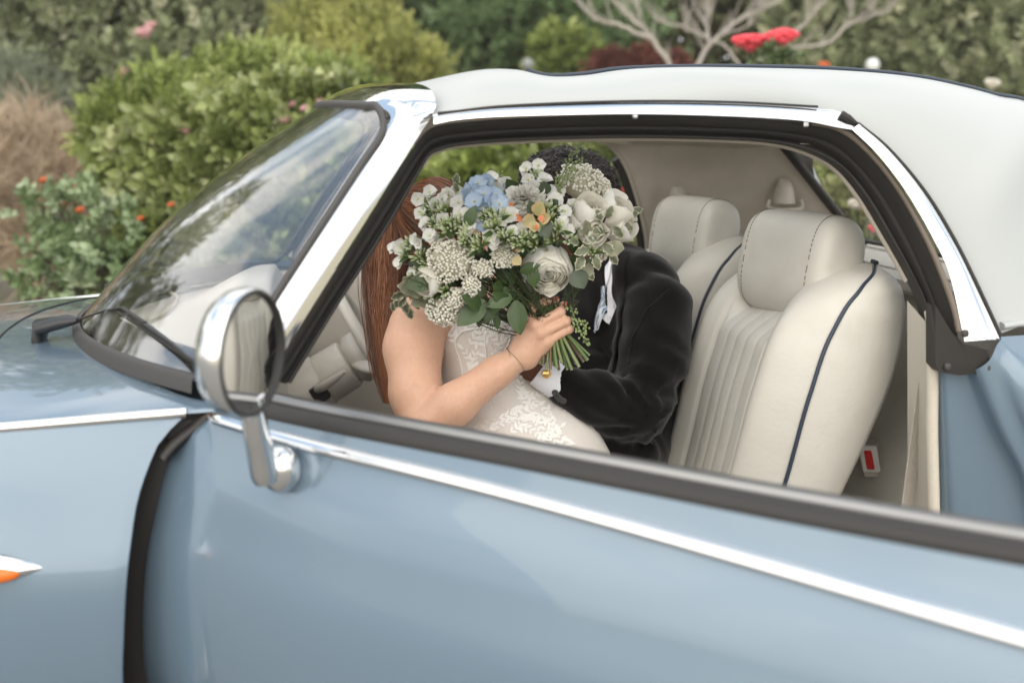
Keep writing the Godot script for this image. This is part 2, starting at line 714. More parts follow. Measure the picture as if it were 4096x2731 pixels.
func car_front(t: Node3D) -> void:
	# bonnet and scuttle in one skin, from the near chrome strip over to the far one
	var ws := [-1.0, -0.995, -0.98, -0.96, -0.93, -0.89, -0.8, -0.65, -0.45, -0.2, 0.0, 0.2, 0.45, 0.65, 0.8, 0.89, 0.93, 0.96, 0.98, 0.995, 1.0]
	var mb := MB.new()
	var rows := []
	for i in 41:
		var u := i / 40.0
		var r := PackedVector3Array()
		for w in ws:
			var z0: float = w * 0.737
			var xe := wind_low(z0).x - 0.006 if absf(w) < 0.93 else lerpf(wind_low(0.685).x - 0.006, -0.105, smoothstep(0.93, 1.0, absf(w)))
			var x := lerpf(-1.5, xe, u)
			r.push_back(Vector3(x, hood_y(x, w), w * strip_z(x)))
		rows.push_back(r)
	mb.grid(rows)
	part(t, "bonnet", mb, M.car_paint)
	# shut line of the bonnet lid across the scuttle
	var gap := PackedVector3Array()
	for i in 41:
		var z := -0.66 + 1.32 * i / 40.0
		var x := -0.60 + 0.30 * z * z
		gap.push_back(Vector3(x, hood_y(x, z / 0.737) + 0.0005, z))
	mb = MB.new()
	mb.tube(gap, 0.0022, 6)
	part(t, "bonnet_gap", mb, M.rubber)
	# near and far wings
	var edge := [Vector3(-0.1181, 0.8669, 0.737), Vector3(-0.147, 0.8563, 0.748), Vector3(-0.1709, 0.8375, 0.762), Vector3(-0.1915, 0.8165, 0.775), Vector3(-0.2112, 0.7772, 0.784), Vector3(-0.2289, 0.7263, 0.79), Vector3(-0.2395, 0.6673, 0.8), Vector3(-0.2497, 0.5964, 0.8), Vector3(-0.2568, 0.5241, 0.8), Vector3(-0.2643, 0.4343, 0.795), Vector3(-0.25, 0.3, 0.78), Vector3(-0.245, 0.18, 0.737)]
	var by_y := []
	for i in range(edge.size() - 1, -1, -1):
		by_y.push_back(Vector2(edge[i].y, edge[i].x))
	for side in [1.0, -1.0]:
		mb = MB.new()
		rows = []
		for j in 31:
			var v := j / 30.0
			var r := PackedVector3Array()
			for i in 49:
				var u := i / 48.0
				var xn := lerpf(-1.5, -0.2, u)
				var arch := 0.36 * 0.36 - (xn + 0.78) * (xn + 0.78)
				var ylow := maxf(0.18, 0.29 + sqrt(arch)) if arch > 0.0 else 0.18
				var y := lerpf(strip_y(xn), ylow, v)
				var x := lerpf(-1.5, curve1(by_y, y), u)
				if i == 48:
					y = lerpf(strip_y(-0.12), 0.18, v)
					x = curve1(by_y, y)
				r.push_back(Vector3(x, y, (strip_z(x) + side_bulge(y)) * side))
			# the skin turns in at its rear edge
			var e: Vector3 = r[48]
			r.push_back(e + Vector3(0.002, 0, -0.004 * side))
			r.push_back(e + Vector3(0.0, 0, -0.022 * side))
			rows.push_back(r)
		mb.grid(rows, side < 0)
		part(t, "front_wing", mb, M.car_paint)
		var line := PackedVector3Array()
		for i in 40:
			var x := lerpf(-1.45, -0.152, i / 39.0)
			line.push_back(Vector3(x, strip_y(x) + 0.003, (strip_z(x) + 0.004) * side))
		mb = MB.new()
		mb.tube(line, 0.0085, 12, true, 0.75, Vector3(0, 0.4, 1))
		part(t, "wing_strip", mb, M.chrome)
		wheel(t, Vector3(-0.78, 0.29, 0.66 * side), side)
	# dark hinge post and inner wing behind the gap
	mb = MB.new()
	mb.box(Vector3(-0.27, 0.49, 0.69), Vector3(0.16, 0.66, 0.06))
	mb.box(Vector3(-0.155, 0.825, 0.70), Vector3(0.07, 0.03, 0.05))
	part(t, "hinge_post", mb, M.dark_metal)
	mb = MB.new()
	mb.tube(even([Vector3(-0.1205, 0.8488, 0.725), Vector3(-0.1458, 0.8278, 0.735), Vector3(-0.172, 0.8085, 0.745), Vector3(-0.1909, 0.7883, 0.75)], 12), 0.016, 8, true, 0.5)
	part(t, "door_hinge", mb, M.dark_metal)
	mb = MB.new()
	mb.tube(PackedVector3Array([Vector3(-0.1158, 0.8527, 0.735), Vector3(-0.1135, 0.8469, 0.735)]), 0.008, 8)
	part(t, "rusty_hinge_bolt", mb, M.rust)
	# side indicator
	mb = MB.new()
	var at := Vector3(-0.447, 0.638, strip_z(-0.447) + side_bulge(0.638))
	var rr := []
	for j in 9:
		var r := PackedVector3Array()
		for i in 25:
			var u := -1.0 + 2.0 * i / 24.0
			var w := (1.0 - absf(pow(absf(u), 1.6))) * 0.026 if u > -0.2 else sqrt(maxf(0.0, 1.0 - u * u)) * 0.025
			var v := -1.0 + 2.0 * j / 8.0
			r.push_back(at + Vector3(u * 0.085, v * w, 0.001 + 0.016 * (1.0 - v * v) * clampf(w / 0.02, 0.0, 1.0)))
		rr.push_back(r)
	mb.grid(rr)
	var lamp := part(t, "side_indicator", mb, M.chrome)
	mb = MB.new()
	mb.sup(Transform3D(Basis(), at + Vector3(0.006, -0.003, 0.0105)), Vector3(0.044, 0.0125, 0.0130), 0.9, 0.9, 24, 14)
	part(lamp, "lens", mb, M.orange_lens)
	# nose closure and floor
	mb = MB.new()
	mb.sup(Transform3D(Basis(), Vector3(-1.42, 0.47, 0)), Vector3(0.22, 0.27, 0.6), 0.5, 0.7)
	part(t, "nose", mb, M.car_paint)
	mb = MB.new()
	mb.box(Vector3(0.4, 0.2, 0), Vector3(3.3, 0.06, 1.36))
	part(t, "floor_pan", mb, M.floor_carpet)
	mb = MB.new()
	mb.box(Vector3(0.45, 0.26, 0.715), Vector3(1.45, 0.14, 0.09), Basis(), 0.02)
	part(t, "sill", mb, M.car_paint)


func wheel(t: Node3D, at: Vector3, side: float) -> void:
	var xf := Transform3D(Basis(Vector3.RIGHT, Vector3(0, 0, side), Vector3(0, -side, 0)), at)
	var mb := MB.new()
	mb.lathe([Vector2(0.19, -0.06), Vector2(0.25, -0.075), Vector2(0.285, -0.05), Vector2(0.288, 0.05), Vector2(0.25, 0.078), Vector2(0.19, 0.062)], xf, 40)
	var w := part(t, "wheel", mb, M.tyre)
	mb = MB.new()
	mb.lathe([Vector2(0.19, 0.06), Vector2(0.18, 0.07), Vector2(0.165, 0.045), Vector2(0.12, 0.055), Vector2(0.09, 0.05), Vector2(0.075, 0.07), Vector2(0.03, 0.082), Vector2(0.0, 0.084)], xf, 40)
	part(w, "hub_cap", mb, M.satin_chrome)


func car_screen(t: Node3D) -> void:
	# windscreen: two sheets, its side edges following the pillars
	var mb := MB.new()
	var rows := []
	var side := even([wind_low(0.725), Vector3(-0.06944, 0.9466, 0.7132), Vector3(-0.004641, 1.04, 0.6806), Vector3(0.08811, 1.172, 0.6343), Vector3(0.1586, 1.272, 0.5992), Vector3(0.1837, 1.316, 0.584), wind_top(0.545)], 25)
	for i in 25:
		var v := i / 24.0
		var r := PackedVector3Array()
		for j in 49:
			var w := -1.0 + 2.0 * j / 48.0
			var p := wind_low(w * 0.725).lerp(wind_top(w * 0.545), v) + Vector3(-0.03, 0.02, 0.0) * sin(PI * v)
			var e := side[i] - (wind_low(0.725).lerp(wind_top(0.545), v) + Vector3(-0.03, 0.02, 0.0) * sin(PI * v))
			r.push_back(p + Vector3(e.x, e.y, e.z * signf(w)) * pow(absf(w), 3.0))
		rows.push_back(r)
	mb.grid(rows)
	var g := part(t, "windscreen", mb, M.glass)
	mb = MB.new()
	var inner := []
	for r in rows:
		var q := PackedVector3Array()
		for p in r:
			q.push_back(p + Vector3(0.004, -0.003, 0))
		inner.push_back(q)
	mb.grid(inner)
	part(g, "inner_pane", mb, M.glass)
	mb = MB.new()
	for k in inner.size():
		var q: PackedVector3Array = inner[k]
		for j in q.size():
			q[j] -= Vector3(0.002, -0.0015, 0)
		inner[k] = q
	mb.grid(inner)
	part(g, "laminate", mb, M.glass)
	# printed border along the foot of the glass, on its inside
	mb = MB.new()
	var fr := []
	for i in 4:
		var r := PackedVector3Array()
		for j in 49:
			var p: Vector3 = rows[0][j].lerp(rows[3][j], i / 3.0 * (0.85 + 0.0 * j))
			r.push_back(p + Vector3(0.009, -0.007, 0))
		fr.push_back(r)
	mb.grid(fr)
	part(g, "glass_border", mb, M.frit)
	# rubber along the foot
	mb = MB.new()
	var lo := []
	for i in 5:
		var r := PackedVector3Array()
		for j in 49:
			var w := -1.0 + 2.0 * j / 48.0
			var a := wind_low(w * 0.725)
			var out := Vector3(-1.0, 0, w * 1.0).normalized()
			var q: Array = [Vector3(0.004, 0.008, 0), Vector3(-0.004, 0.011, 0), Vector3(-0.007, 0.006, 0), Vector3(-0.011, -0.001, 0), Vector3(-0.013, -0.02, 0)]
			var k: Vector3 = q[i]
			r.push_back(a + out * -k.x + Vector3(0, k.y, 0))
		lo.push_back(r)
	mb.grid(lo)
	part(g, "lower_seal", mb, M.grey_rubber)
	# seal up the sides and over the top
	mb = MB.new()
	var loop := []
	for i in range(0, 25, 3):
		loop.push_back(rows[i][48])
	for j in range(46, 1, -3):
		loop.push_back(rows[24][j] + Vector3(0, 0.002, 0))
	for i in range(24, -1, -3):
		loop.push_back(rows[i][0])
	mb.tube(even(loop, 140), 0.0075, 8, true, 0.7)
	part(g, "side_seal", mb, M.grey_rubber)
	# bright pillar panels and header: one skin round the screen
	var a := [Vector3(-0.06673, 0.9472, 0.713), Vector3(-0.004712, 1.037, 0.6815), Vector3(0.08801, 1.169, 0.6353), Vector3(0.1585, 1.269, 0.6002), Vector3(0.1874, 1.316, 0.584)]
	var b := [Vector3(-0.01608, 0.9156, 0.724), Vector3(0.0536, 1.021, 0.6872), Vector3(0.1636, 1.182, 0.6309), Vector3(0.2243, 1.271, 0.5997), Vector3(0.2585, 1.32, 0.5824)]
	var header_a := []
	var header_b := []
	for z in [0.52, 0.42, 0.25, 0.0]:
		header_a.push_back(wind_top(z) + Vector3(0.0, 0.004, 0))
	header_b = [Vector3(0.2648, 1.342, 0.5747), Vector3(0.2599, 1.367, 0.5112), Vector3(0.243, 1.387, 0.32), Vector3(0.2, 1.402, 0.0)]
	a += header_a
	b += header_b
	var ma := mirrored(a)
	var mbk := mirrored(b)
	for i in range(7, -1, -1):
		a.push_back(ma[i])
		b.push_back(mbk[i])
	mb = MB.new()
	var p := sm(a, 121)
	var q := sm(b, 121)
	var sk := []
	for i in 9:
		var v := i / 8.0
		var r := PackedVector3Array()
		for j in 121:
			var c := p[j].lerp(q[j], v)
			var up := smoothstep(0.0, 1.0, 1.0 - absf(j - 60.0) / 60.0)
			var out := Vector3(-0.25, 0.25 + 0.6 * up, signf(60.0 - j) * (0.8 if absf(j - 60.0) > 28 else 0.3 * absf(j - 60.0) / 28.0)).normalized()
			r.push_back(c + out * 0.014 * sin(PI * v))
		sk.push_back(r)
	mb.grid(sk)
	part(t, "windscreen_frame", mb, M.chrome)
	# wipers: one parked across the near half, one on the far side
	wiper(t, Vector3(-0.487, 0.905, 0.25), Vector3(-0.3529, 0.9547, 0.3075), Vector3(-0.332, 0.9629, 0.3406), Vector3(-0.1297, 0.9361, 0.7491), 0.012)
	wiper(t, Vector3(-0.4152, 0.9367, -0.06219), Vector3(-0.3887, 0.9881, -0.04714), Vector3(-0.3742, 0.9868, -0.05468), Vector3(-0.36, 0.945, -0.52), 0.02)


func wiper(t: Node3D, pivot: Vector3, knee: Vector3, start: Vector3, tip: Vector3, lift: float) -> void:
	var mb := MB.new()
	mb.tube(PackedVector3Array([pivot + Vector3(-0.012, -0.02, 0), pivot + Vector3(-0.005, 0.012, 0), pivot + (knee - pivot) * 0.35 + Vector3(0, 0.006, 0), pivot.lerp(knee, 0.55)]), [0.022, 0.028, 0.02, 0.009], 12, true, 0.6)
	var w := part(t, "wiper", mb, M.black_plastic)
	mb = MB.new()
	mb.tube(PackedVector3Array([pivot.lerp(knee, 0.5) + Vector3(0, 0.002, 0), knee, start.lerp(tip, 0.12) + Vector3(0, lift, 0), start.lerp(tip, 0.42) + Vector3(0, lift * 0.9, 0)]), [0.0045, 0.0042, 0.005, 0.0045], 8, true, 0.5)
	part(w, "arm", mb, M.dark_metal)
	mb = MB.new()
	mb.tube(PackedVector3Array([start.lerp(tip, 0.08), start.lerp(tip, 0.3) + Vector3(0, lift * 0.6, 0), start.lerp(tip, 0.5) + Vector3(0, lift * 0.7, 0), start.lerp(tip, 0.75) + Vector3(0, lift * 0.5, 0), start.lerp(tip, 0.98)]), [0.0025, 0.004, 0.0055, 0.004, 0.0025], 6, true, 0.7)
	part(w, "bow", mb, M.black_plastic)
	mb = MB.new()
	mb.tube(PackedVector3Array([start, start.lerp(tip, 0.5) + Vector3(0, -0.002, 0), tip]), 0.0042, 6)
	part(w, "blade", mb, M.rubber)


func car_roof(t: Node3D) -> void:
	# white side rail and rear pillar of the roof, near side then far side
	var low := [Vector3(0.2599, 1.319, 0.5829), Vector3(0.299, 1.324, 0.581), Vector3(0.3927, 1.334, 0.5775), Vector3(0.6001, 1.343, 0.5743), Vector3(0.7965, 1.343, 0.5744), Vector3(0.9655, 1.336, 0.577), Vector3(1.017, 1.326, 0.5805), Vector3(1.041, 1.308, 0.5868), Vector3(1.095, 1.261, 0.603), Vector3(1.156, 1.188, 0.6285), Vector3(1.199, 1.113, 0.6551), Vector3(1.234, 1.035, 0.6823), Vector3(1.28, 0.9321, 0.7183)]
	var top := [Vector3(0.246, 1.386, 0.32), Vector3(0.3503, 1.403, 0.4483), Vector3(0.4312, 1.407, 0.4269), Vector3(0.4938, 1.395, 0.4263), Vector3(0.5614, 1.398, 0.4252), Vector3(0.6478, 1.41, 0.4211), Vector3(0.8274, 1.417, 0.4086), Vector3(1.018, 1.417, 0.4086), Vector3(1.158, 1.412, 0.4101), Vector3(1.256, 1.402, 0.4239), Vector3(1.334, 1.387, 0.439), Vector3(1.411, 1.367, 0.4559), Vector3(1.488, 1.338, 0.4762), Vector3(1.51, 1.20, 0.51), Vector3(1.675, 0.965, 0.54)]
	var p := even(low, 97)
	var q := sm(top, 97)
	# the lower line is laid out by the same parameter as the upper one
	p = sm(low, 97)
	var rows := []
	for i in 21:
		var v := i / 20.0
		var r := PackedVector3Array()
		for j in 97:
			var c := p[j].lerp(q[j], v)
			var span := p[j].distance_to(q[j])
			r.push_back(c + Vector3(0.05 * smoothstep(0.5, 1.0, j / 96.0), 0.32, 0.62).normalized() * span * lerpf(0.07, 0.17, smoothstep(0.0, 0.16, j / 96.0)) * (1.0 - pow(2.0 * v - 1.0, 2.0)))
		rows.push_back(r)
	for side in [1.0, -1.0]:
		var mb := MB.new()
		var rr := []
		for r in rows:
			rr.push_back(r if side > 0 else mirrored(r))
		# turn down into the roof aperture
		var last: PackedVector3Array = rr[20]
		var lip := PackedVector3Array()
		for j in 97:
			lip.push_back(last[j] + Vector3(0, -0.03, -0.012 * side))
		rr.push_back(lip)
		mb.grid(rr, side < 0)
		var roof := part(t, "roof_side", mb, M.roof_paint)
		if side < 0:
			continue
		mb = MB.new()
		var seam := PackedVector3Array()
		for j in range(16, 97):
			seam.push_back(last[j] + Vector3(0, 0.003, -0.008))
		mb.tube(seam, 0.0045, 8)
		part(roof, "roof_seam", mb, M.piping)
		mb = MB.new()
		mb.tube(even([Vector3(1.278, 0.9458, 0.7175), Vector3(1.324, 0.949, 0.7164), Vector3(1.5, 0.95, 0.72), Vector3(1.75, 0.95, 0.66)], 16), 0.012, 8, true, 0.6)
		part(roof, "base_moulding", mb, M.roof_paint)
	# headlining over the rear half and the rear header
	var mb := MB.new()
	var hl := []
	for i in 13:
		var x := 0.95 + 0.5 * i / 12.0
		var r := PackedVector3Array()
		for j in 21:
			var z := -0.55 + 1.1 * j / 20.0
			r.push_back(Vector3(x + 0.06 * (1.0 - z * z / 0.3) * i / 12.0, 1.27 + 0.10 * (1.0 - z * z / 0.3025) - 0.03 * pow(i / 12.0, 2.0), z))
		hl.push_back(r)
	mb.grid(hl)
	part(t, "headlining", mb, M.headliner)
	mb = MB.new()
	for r in hl.size():
		var rr: PackedVector3Array = hl[r]
		for j in rr.size():
			rr[j] += Vector3(0.01, 0.045, 0)
		hl[r] = rr
	mb.grid(hl)
	part(t, "rear_roof", mb, M.roof_paint)
	# bright gutter over the door, and its continuation down the rear pillar
	mb = band([Vector3(0.2581, 1.32, 0.5864), Vector3(0.2985, 1.325, 0.5848), Vector3(0.392, 1.335, 0.5813), Vector3(0.599, 1.344, 0.5781), Vector3(0.795, 1.344, 0.5782), Vector3(0.9635, 1.336, 0.5808), Vector3(1.014, 1.326, 0.5845), Vector3(1.037, 1.309, 0.5903)], [Vector3(0.2577, 1.303, 0.6104), Vector3(0.3008, 1.311, 0.6076), Vector3(0.3878, 1.317, 0.6056), Vector3(0.592, 1.322, 0.6037), Vector3(0.7853, 1.319, 0.6047), Vector3(0.9173, 1.312, 0.6075), Vector3(0.9892, 1.3, 0.6114), Vector3(1.016, 1.296, 0.613)], 60, Vector3(0, 0.004, 0.002), 6)
	part(t, "gutter_strip", mb, M.chrome)
	mb = MB.new()
	mb.tube(even([Vector3(0.2663, 1.322, 0.5937), Vector3(0.2976, 1.325, 0.5926), Vector3(0.3906, 1.335, 0.5891), Vector3(0.5967, 1.344, 0.586), Vector3(0.7917, 1.344, 0.586), Vector3(0.9595, 1.337, 0.5886)], 40), 0.0025, 6)
	part(t, "gutter_gap", mb, M.rubber)
	mb = band([Vector3(1.032, 1.308, 0.5989), Vector3(1.088, 1.261, 0.6152), Vector3(1.148, 1.188, 0.6406), Vector3(1.191, 1.113, 0.667), Vector3(1.226, 1.036, 0.694), Vector3(1.27, 0.9232, 0.7334)], [Vector3(1.014, 1.297, 0.6165), Vector3(1.061, 1.252, 0.6302), Vector3(1.109, 1.187, 0.6512), Vector3(1.155, 1.105, 0.6736), Vector3(1.183, 1.037, 0.6934), Vector3(1.199, 0.9218, 0.7299)], 60, Vector3(0.004, 0.003, 0.008), 8)
	var ct := part(t, "pillar_strip", mb, M.chrome)
	mb = MB.new()
	mb.tube(even([Vector3(1.035, 1.308, 0.5986), Vector3(1.091, 1.262, 0.615), Vector3(1.151, 1.189, 0.6404), Vector3(1.194, 1.114, 0.6667), Vector3(1.229, 1.036, 0.6938), Vector3(1.273, 0.9232, 0.7334)], 40), 0.003, 6)
	part(ct, "strip_gap", mb, M.rubber)
	mb = MB.new()
	mb.tube(PackedVector3Array([Vector3(1.201, 0.9348, 0.7313), Vector3(1.197, 0.936, 0.7369)]), 0.005, 10)
	part(ct, "screw", mb, M.satin_chrome)
	mb = MB.new()
	mb.tube(PackedVector3Array([Vector3(0.9997, 1.324, 0.6013), Vector3(1.013, 1.316, 0.604), Vector3(1.029, 1.306, 0.6055)]), [0.007, 0.007, 0.004], 8)
	part(t, "gutter_end_cap", mb, M.rubber)
	for q2 in [Vector3(0.6137, 1.32, 0.5944), Vector3(0.9333, 1.306, 0.5993)]:
		mb = MB.new()
		mb.box(q2, Vector3(0.010, 0.011, 0.008), Basis(), 0.002)
		part(t, "gutter_clip", mb, M.satin_chrome)
	# door aperture seals: ridged rubber between the bright frame and the opening
	var o := [Vector3(-0.02724, 0.9028, 0.7285), Vector3(0.05353, 1.019, 0.688), Vector3(0.1635, 1.18, 0.6316), Vector3(0.2046, 1.24, 0.6105), Vector3(0.2397, 1.285, 0.5946), Vector3(0.2627, 1.3, 0.5895), Vector3(0.3078, 1.307, 0.5872), Vector3(0.4144, 1.315, 0.5842), Vector3(0.5983, 1.321, 0.582), Vector3(0.7941, 1.318, 0.583), Vector3(0.9277, 1.309, 0.5864), Vector3(1.004, 1.294, 0.5915), Vector3(1.062, 1.247, 0.6079), Vector3(1.11, 1.181, 0.6311), Vector3(1.15, 1.099, 0.6597), Vector3(1.174, 1.03, 0.684), Vector3(1.189, 0.9689, 0.7054), Vector3(1.192, 0.9086, 0.7265)]
	var n := [Vector3(0.008265, 0.8838, 0.6852), Vector3(0.08428, 0.9973, 0.6455), Vector3(0.1643, 1.11, 0.6061), Vector3(0.2316, 1.214, 0.5697), Vector3(0.2536, 1.248, 0.5578), Vector3(0.2732, 1.259, 0.5539), Vector3(0.312, 1.268, 0.5507), Vector3(0.4213, 1.276, 0.5478), Vector3(0.6098, 1.281, 0.5462), Vector3(0.8105, 1.278, 0.5472), Vector3(0.9131, 1.27, 0.55), Vector3(0.9812, 1.251, 0.5567), Vector3(1.03, 1.222, 0.5667), Vector3(1.07, 1.171, 0.5846), Vector3(1.105, 1.107, 0.6069), Vector3(1.139, 1.04, 0.6305), Vector3(1.162, 0.985, 0.6497), Vector3(1.176, 0.8997, 0.6796)]
	var po := sm(o, 154)
	var pn := sm(n, 154)
	mb = MB.new()
	var sr := []
	var prof := [0.0, 0.004, 0.006, 0.004, -0.006, -0.004, 0.006, 0.009, 0.007, -0.002, -0.006, -0.002, 0.005, 0.006, 0.004, 0.0]
	for i in 16:
		var v := i / 15.0
		var r := PackedVector3Array()
		for j in 154:
			var sag := -0.022 * sin(PI * v)
			r.push_back(po[j].lerp(pn[j], v) + Vector3(0, 0.33, 0.94) * (prof[i] + sag) + Vector3(0, 0, 0.0))
		sr.push_back(r)
	var back := PackedVector3Array()
	for j in 154:
		back.push_back(pn[j] + Vector3(0, 0, -0.03))
	sr.push_back(back)
	mb.grid(sr)
	part(t, "door_seal", mb, M.rubber)
	mb = MB.new()
	var lipn := PackedVector3Array()
	for j in range(30, 140):
		lipn.push_back(pn[j] + Vector3(0, 0.0, -0.03))
	mb.tube(lipn, 0.0055, 8)
	part(t, "headlining_edge", mb, M.trim_shade)
	mb = MB.new()
	var tan_line := PackedVector3Array()
	for j in range(92, 150):
		tan_line.push_back(po[j] + Vector3(0, 0.002, 0.004))
	mb.tube(tan_line, 0.0055, 8)
	part(t, "aged_seal_lip", mb, mat("aged_rubber", lin(0.16, 0.13, 0.10), 0.6))
	# far side: the same seal, seen from inside
	mb = MB.new()
	var far := []
	for r in sr:
		far.push_back(mirrored(r.slice(0, 82)))
	mb.grid(far, true)
	part(t, "door_seal", mb, M.rubber)
	mb = MB.new()
	var rim := []
	for k in 5:
		var r := PackedVector3Array()
		for j in range(28, 93):
			var pz := Vector3(pn[j].x, pn[j].y, -pn[j].z)
			r.push_back(pz + [Vector3(0, 0, 0.026), Vector3(0, 0.004, 0.034), Vector3(0, 0.02, 0.05), Vector3(0, 0.05, 0.085), Vector3(0, 0.075, 0.13)][k])
		rim.push_back(r)
	mb.grid(rim)
	part(t, "far_roof_rail", mb, M.headliner)


func door_belt(s: float) -> float:
	return 0.889 - 0.012 * pow(maxf(s, 0.0) / 1.2, 2.0)


func door_bulge(y: float) -> float:
	return curve1([Vector2(0.18, 0.0), Vector2(0.3, 0.055), Vector2(0.42, 0.08), Vector2(0.52, 0.082), Vector2(0.62, 0.071), Vector2(0.7, 0.051), Vector2(0.78, 0.03), Vector2(0.83, 0.014), Vector2(0.89, 0.0)], y)


# the door is gently curved in plan, more so towards its hinges
func door_plan(s: float) -> float:
	return -0.02 * pow(maxf(0.0, s - 0.9) / 0.4, 2.0) - 0.22 * pow(maxf(0.0, 0.42 - s), 2.0)


func car_door(t: Node3D) -> void:
	# front edge of the door as s over y; the skin rolls in there and shuts at the tail
	var e := [Vector2(0.1103, 0.8471), Vector2(0.08031, 0.8284), Vector2(0.05804, 0.8081), Vector2(0.03762, 0.793), Vector2(0.02418, 0.7638), Vector2(0.01415, 0.7189), Vector2(0.004309, 0.6526), Vector2(-0.003731, 0.5851), Vector2(-0.01115, 0.5), Vector2(-0.02278, 0.402)]
	var by_y := [Vector2(0.18, e[9].x + 0.03)]
	for i in range(9, -1, -1):
		by_y.push_back(Vector2(e[i].y, e[i].x))
	by_y.push_back(Vector2(0.9, e[0].x + 0.03))
	var mb := MB.new()
	var rows := []
	var end_s := 1.30
	for i in 41:
		var v := i / 40.0
		var r := PackedVector3Array()
		for j in 66:
			var u := maxf(0.0, (j - 5) / 60.0)
			var y0 := lerpf(door_belt(0.0) - 0.014, 0.18, v)
			var s := lerpf(curve1(by_y, y0), end_s, u)
			var y := lerpf(door_belt(s) - 0.014, 0.18, v)
			var n := door_bulge(y) + door_plan(s)
			if j < 5:
				var a := j / 5.0 * PI / 2
				n -= 0.035 * (1.0 - sin(a))
				s += 0.032 * (1.0 - cos(a)) - 0.032
				if j == 0:
					n -= 0.05
			r.push_back(door_at(s, y, n))
		var tail: Vector3 = r[65]
		r.push_back(tail + (door_at(0.0, 0, -0.12) - door_at(0, 0, 0)))
		rows.push_back(r)
	mb.grid(rows)
	var d := part(t, "open_door", mb, M.car_paint)
	d.set_meta("label", "pale blue door swung open on its front hinges")
	# inner face
	mb = MB.new()
	var inn := []
	for i in 9:
		var v := i / 8.0
		var r := PackedVector3Array()
		for j in 31:
			var u := j / 30.0
			var s := lerpf(0.06, end_s, u)
			var y := lerpf(door_belt(s) - 0.004, 0.18, v)
			r.push_back(door_at(s, y, -0.085 - 0.035 * sin(minf(v * 3.0, 1.0) * PI / 2)))
		inn.push_back(r)
	mb.grid(inn, true)
	part(d, "door_card", mb, M.trim)
	# belt: black outer lip, slot, grey inner lip
	var lips := {"outer_window_seal": [[Vector2(0.004, -0.0145), Vector2(0.005, -0.009), Vector2(0.002, -0.002), Vector2(-0.006, 0.004), Vector2(-0.014, 0.003), Vector2(-0.02, -0.006), Vector2(-0.022, -0.03)], M.rubber], "inner_window_seal": [[Vector2(-0.034, -0.03), Vector2(-0.036, -0.004), Vector2(-0.042, 0.003), Vector2(-0.056, 0.004), Vector2(-0.07, 0.002), Vector2(-0.088, -0.006)], M.grey_rubber], "bright_edge": [[Vector2(-0.037, -0.002), Vector2(-0.038, 0.005), Vector2(-0.044, 0.0075), Vector2(-0.05, 0.005)], M.dull_metal]}
	for k in lips:
		mb = MB.new()
		var lr := []
		for p in lips[k][0]:
			var r := PackedVector3Array()
			for j in 50:
				var s := lerpf(0.10, end_s, j / 49.0)
				r.push_back(door_at(s, door_belt(s) + p.y, p.x + door_plan(s)))
			lr.push_back(r)
		mb.grid(lr)
		part(d, k, mb, lips[k][1])
	# bright strip along the shoulder, falling gently to the tail
	mb = MB.new()
	var sy := [Vector2(0.08, 0.8585), Vector2(0.27, 0.853), Vector2(0.67, 0.839), Vector2(1.0, 0.818), Vector2(1.3, 0.790)]
	var prof := [Vector2(0.0, 0.011), Vector2(0.005, 0.0095), Vector2(0.009, 0.005), Vector2(0.0105, 0.0), Vector2(0.009, -0.005), Vector2(0.005, -0.0095), Vector2(0.0, -0.011)]
	var sr := []
	for p in prof:
		var r := PackedVector3Array()
		for j in 60:
			var s := lerpf(0.10, end_s, j / 59.0)
			var y := curve1(sy, s)
			var k := minf(1.0, (s - 0.0999) / 0.01) 
			r.push_back(door_at(s, y + p.y * k * 0.85, door_bulge(y + p.y) + p.x * k + 0.0005 + door_plan(s)))
		sr.push_back(r)
	mb.grid(sr)
	part(d, "door_strip", mb, M.chrome)


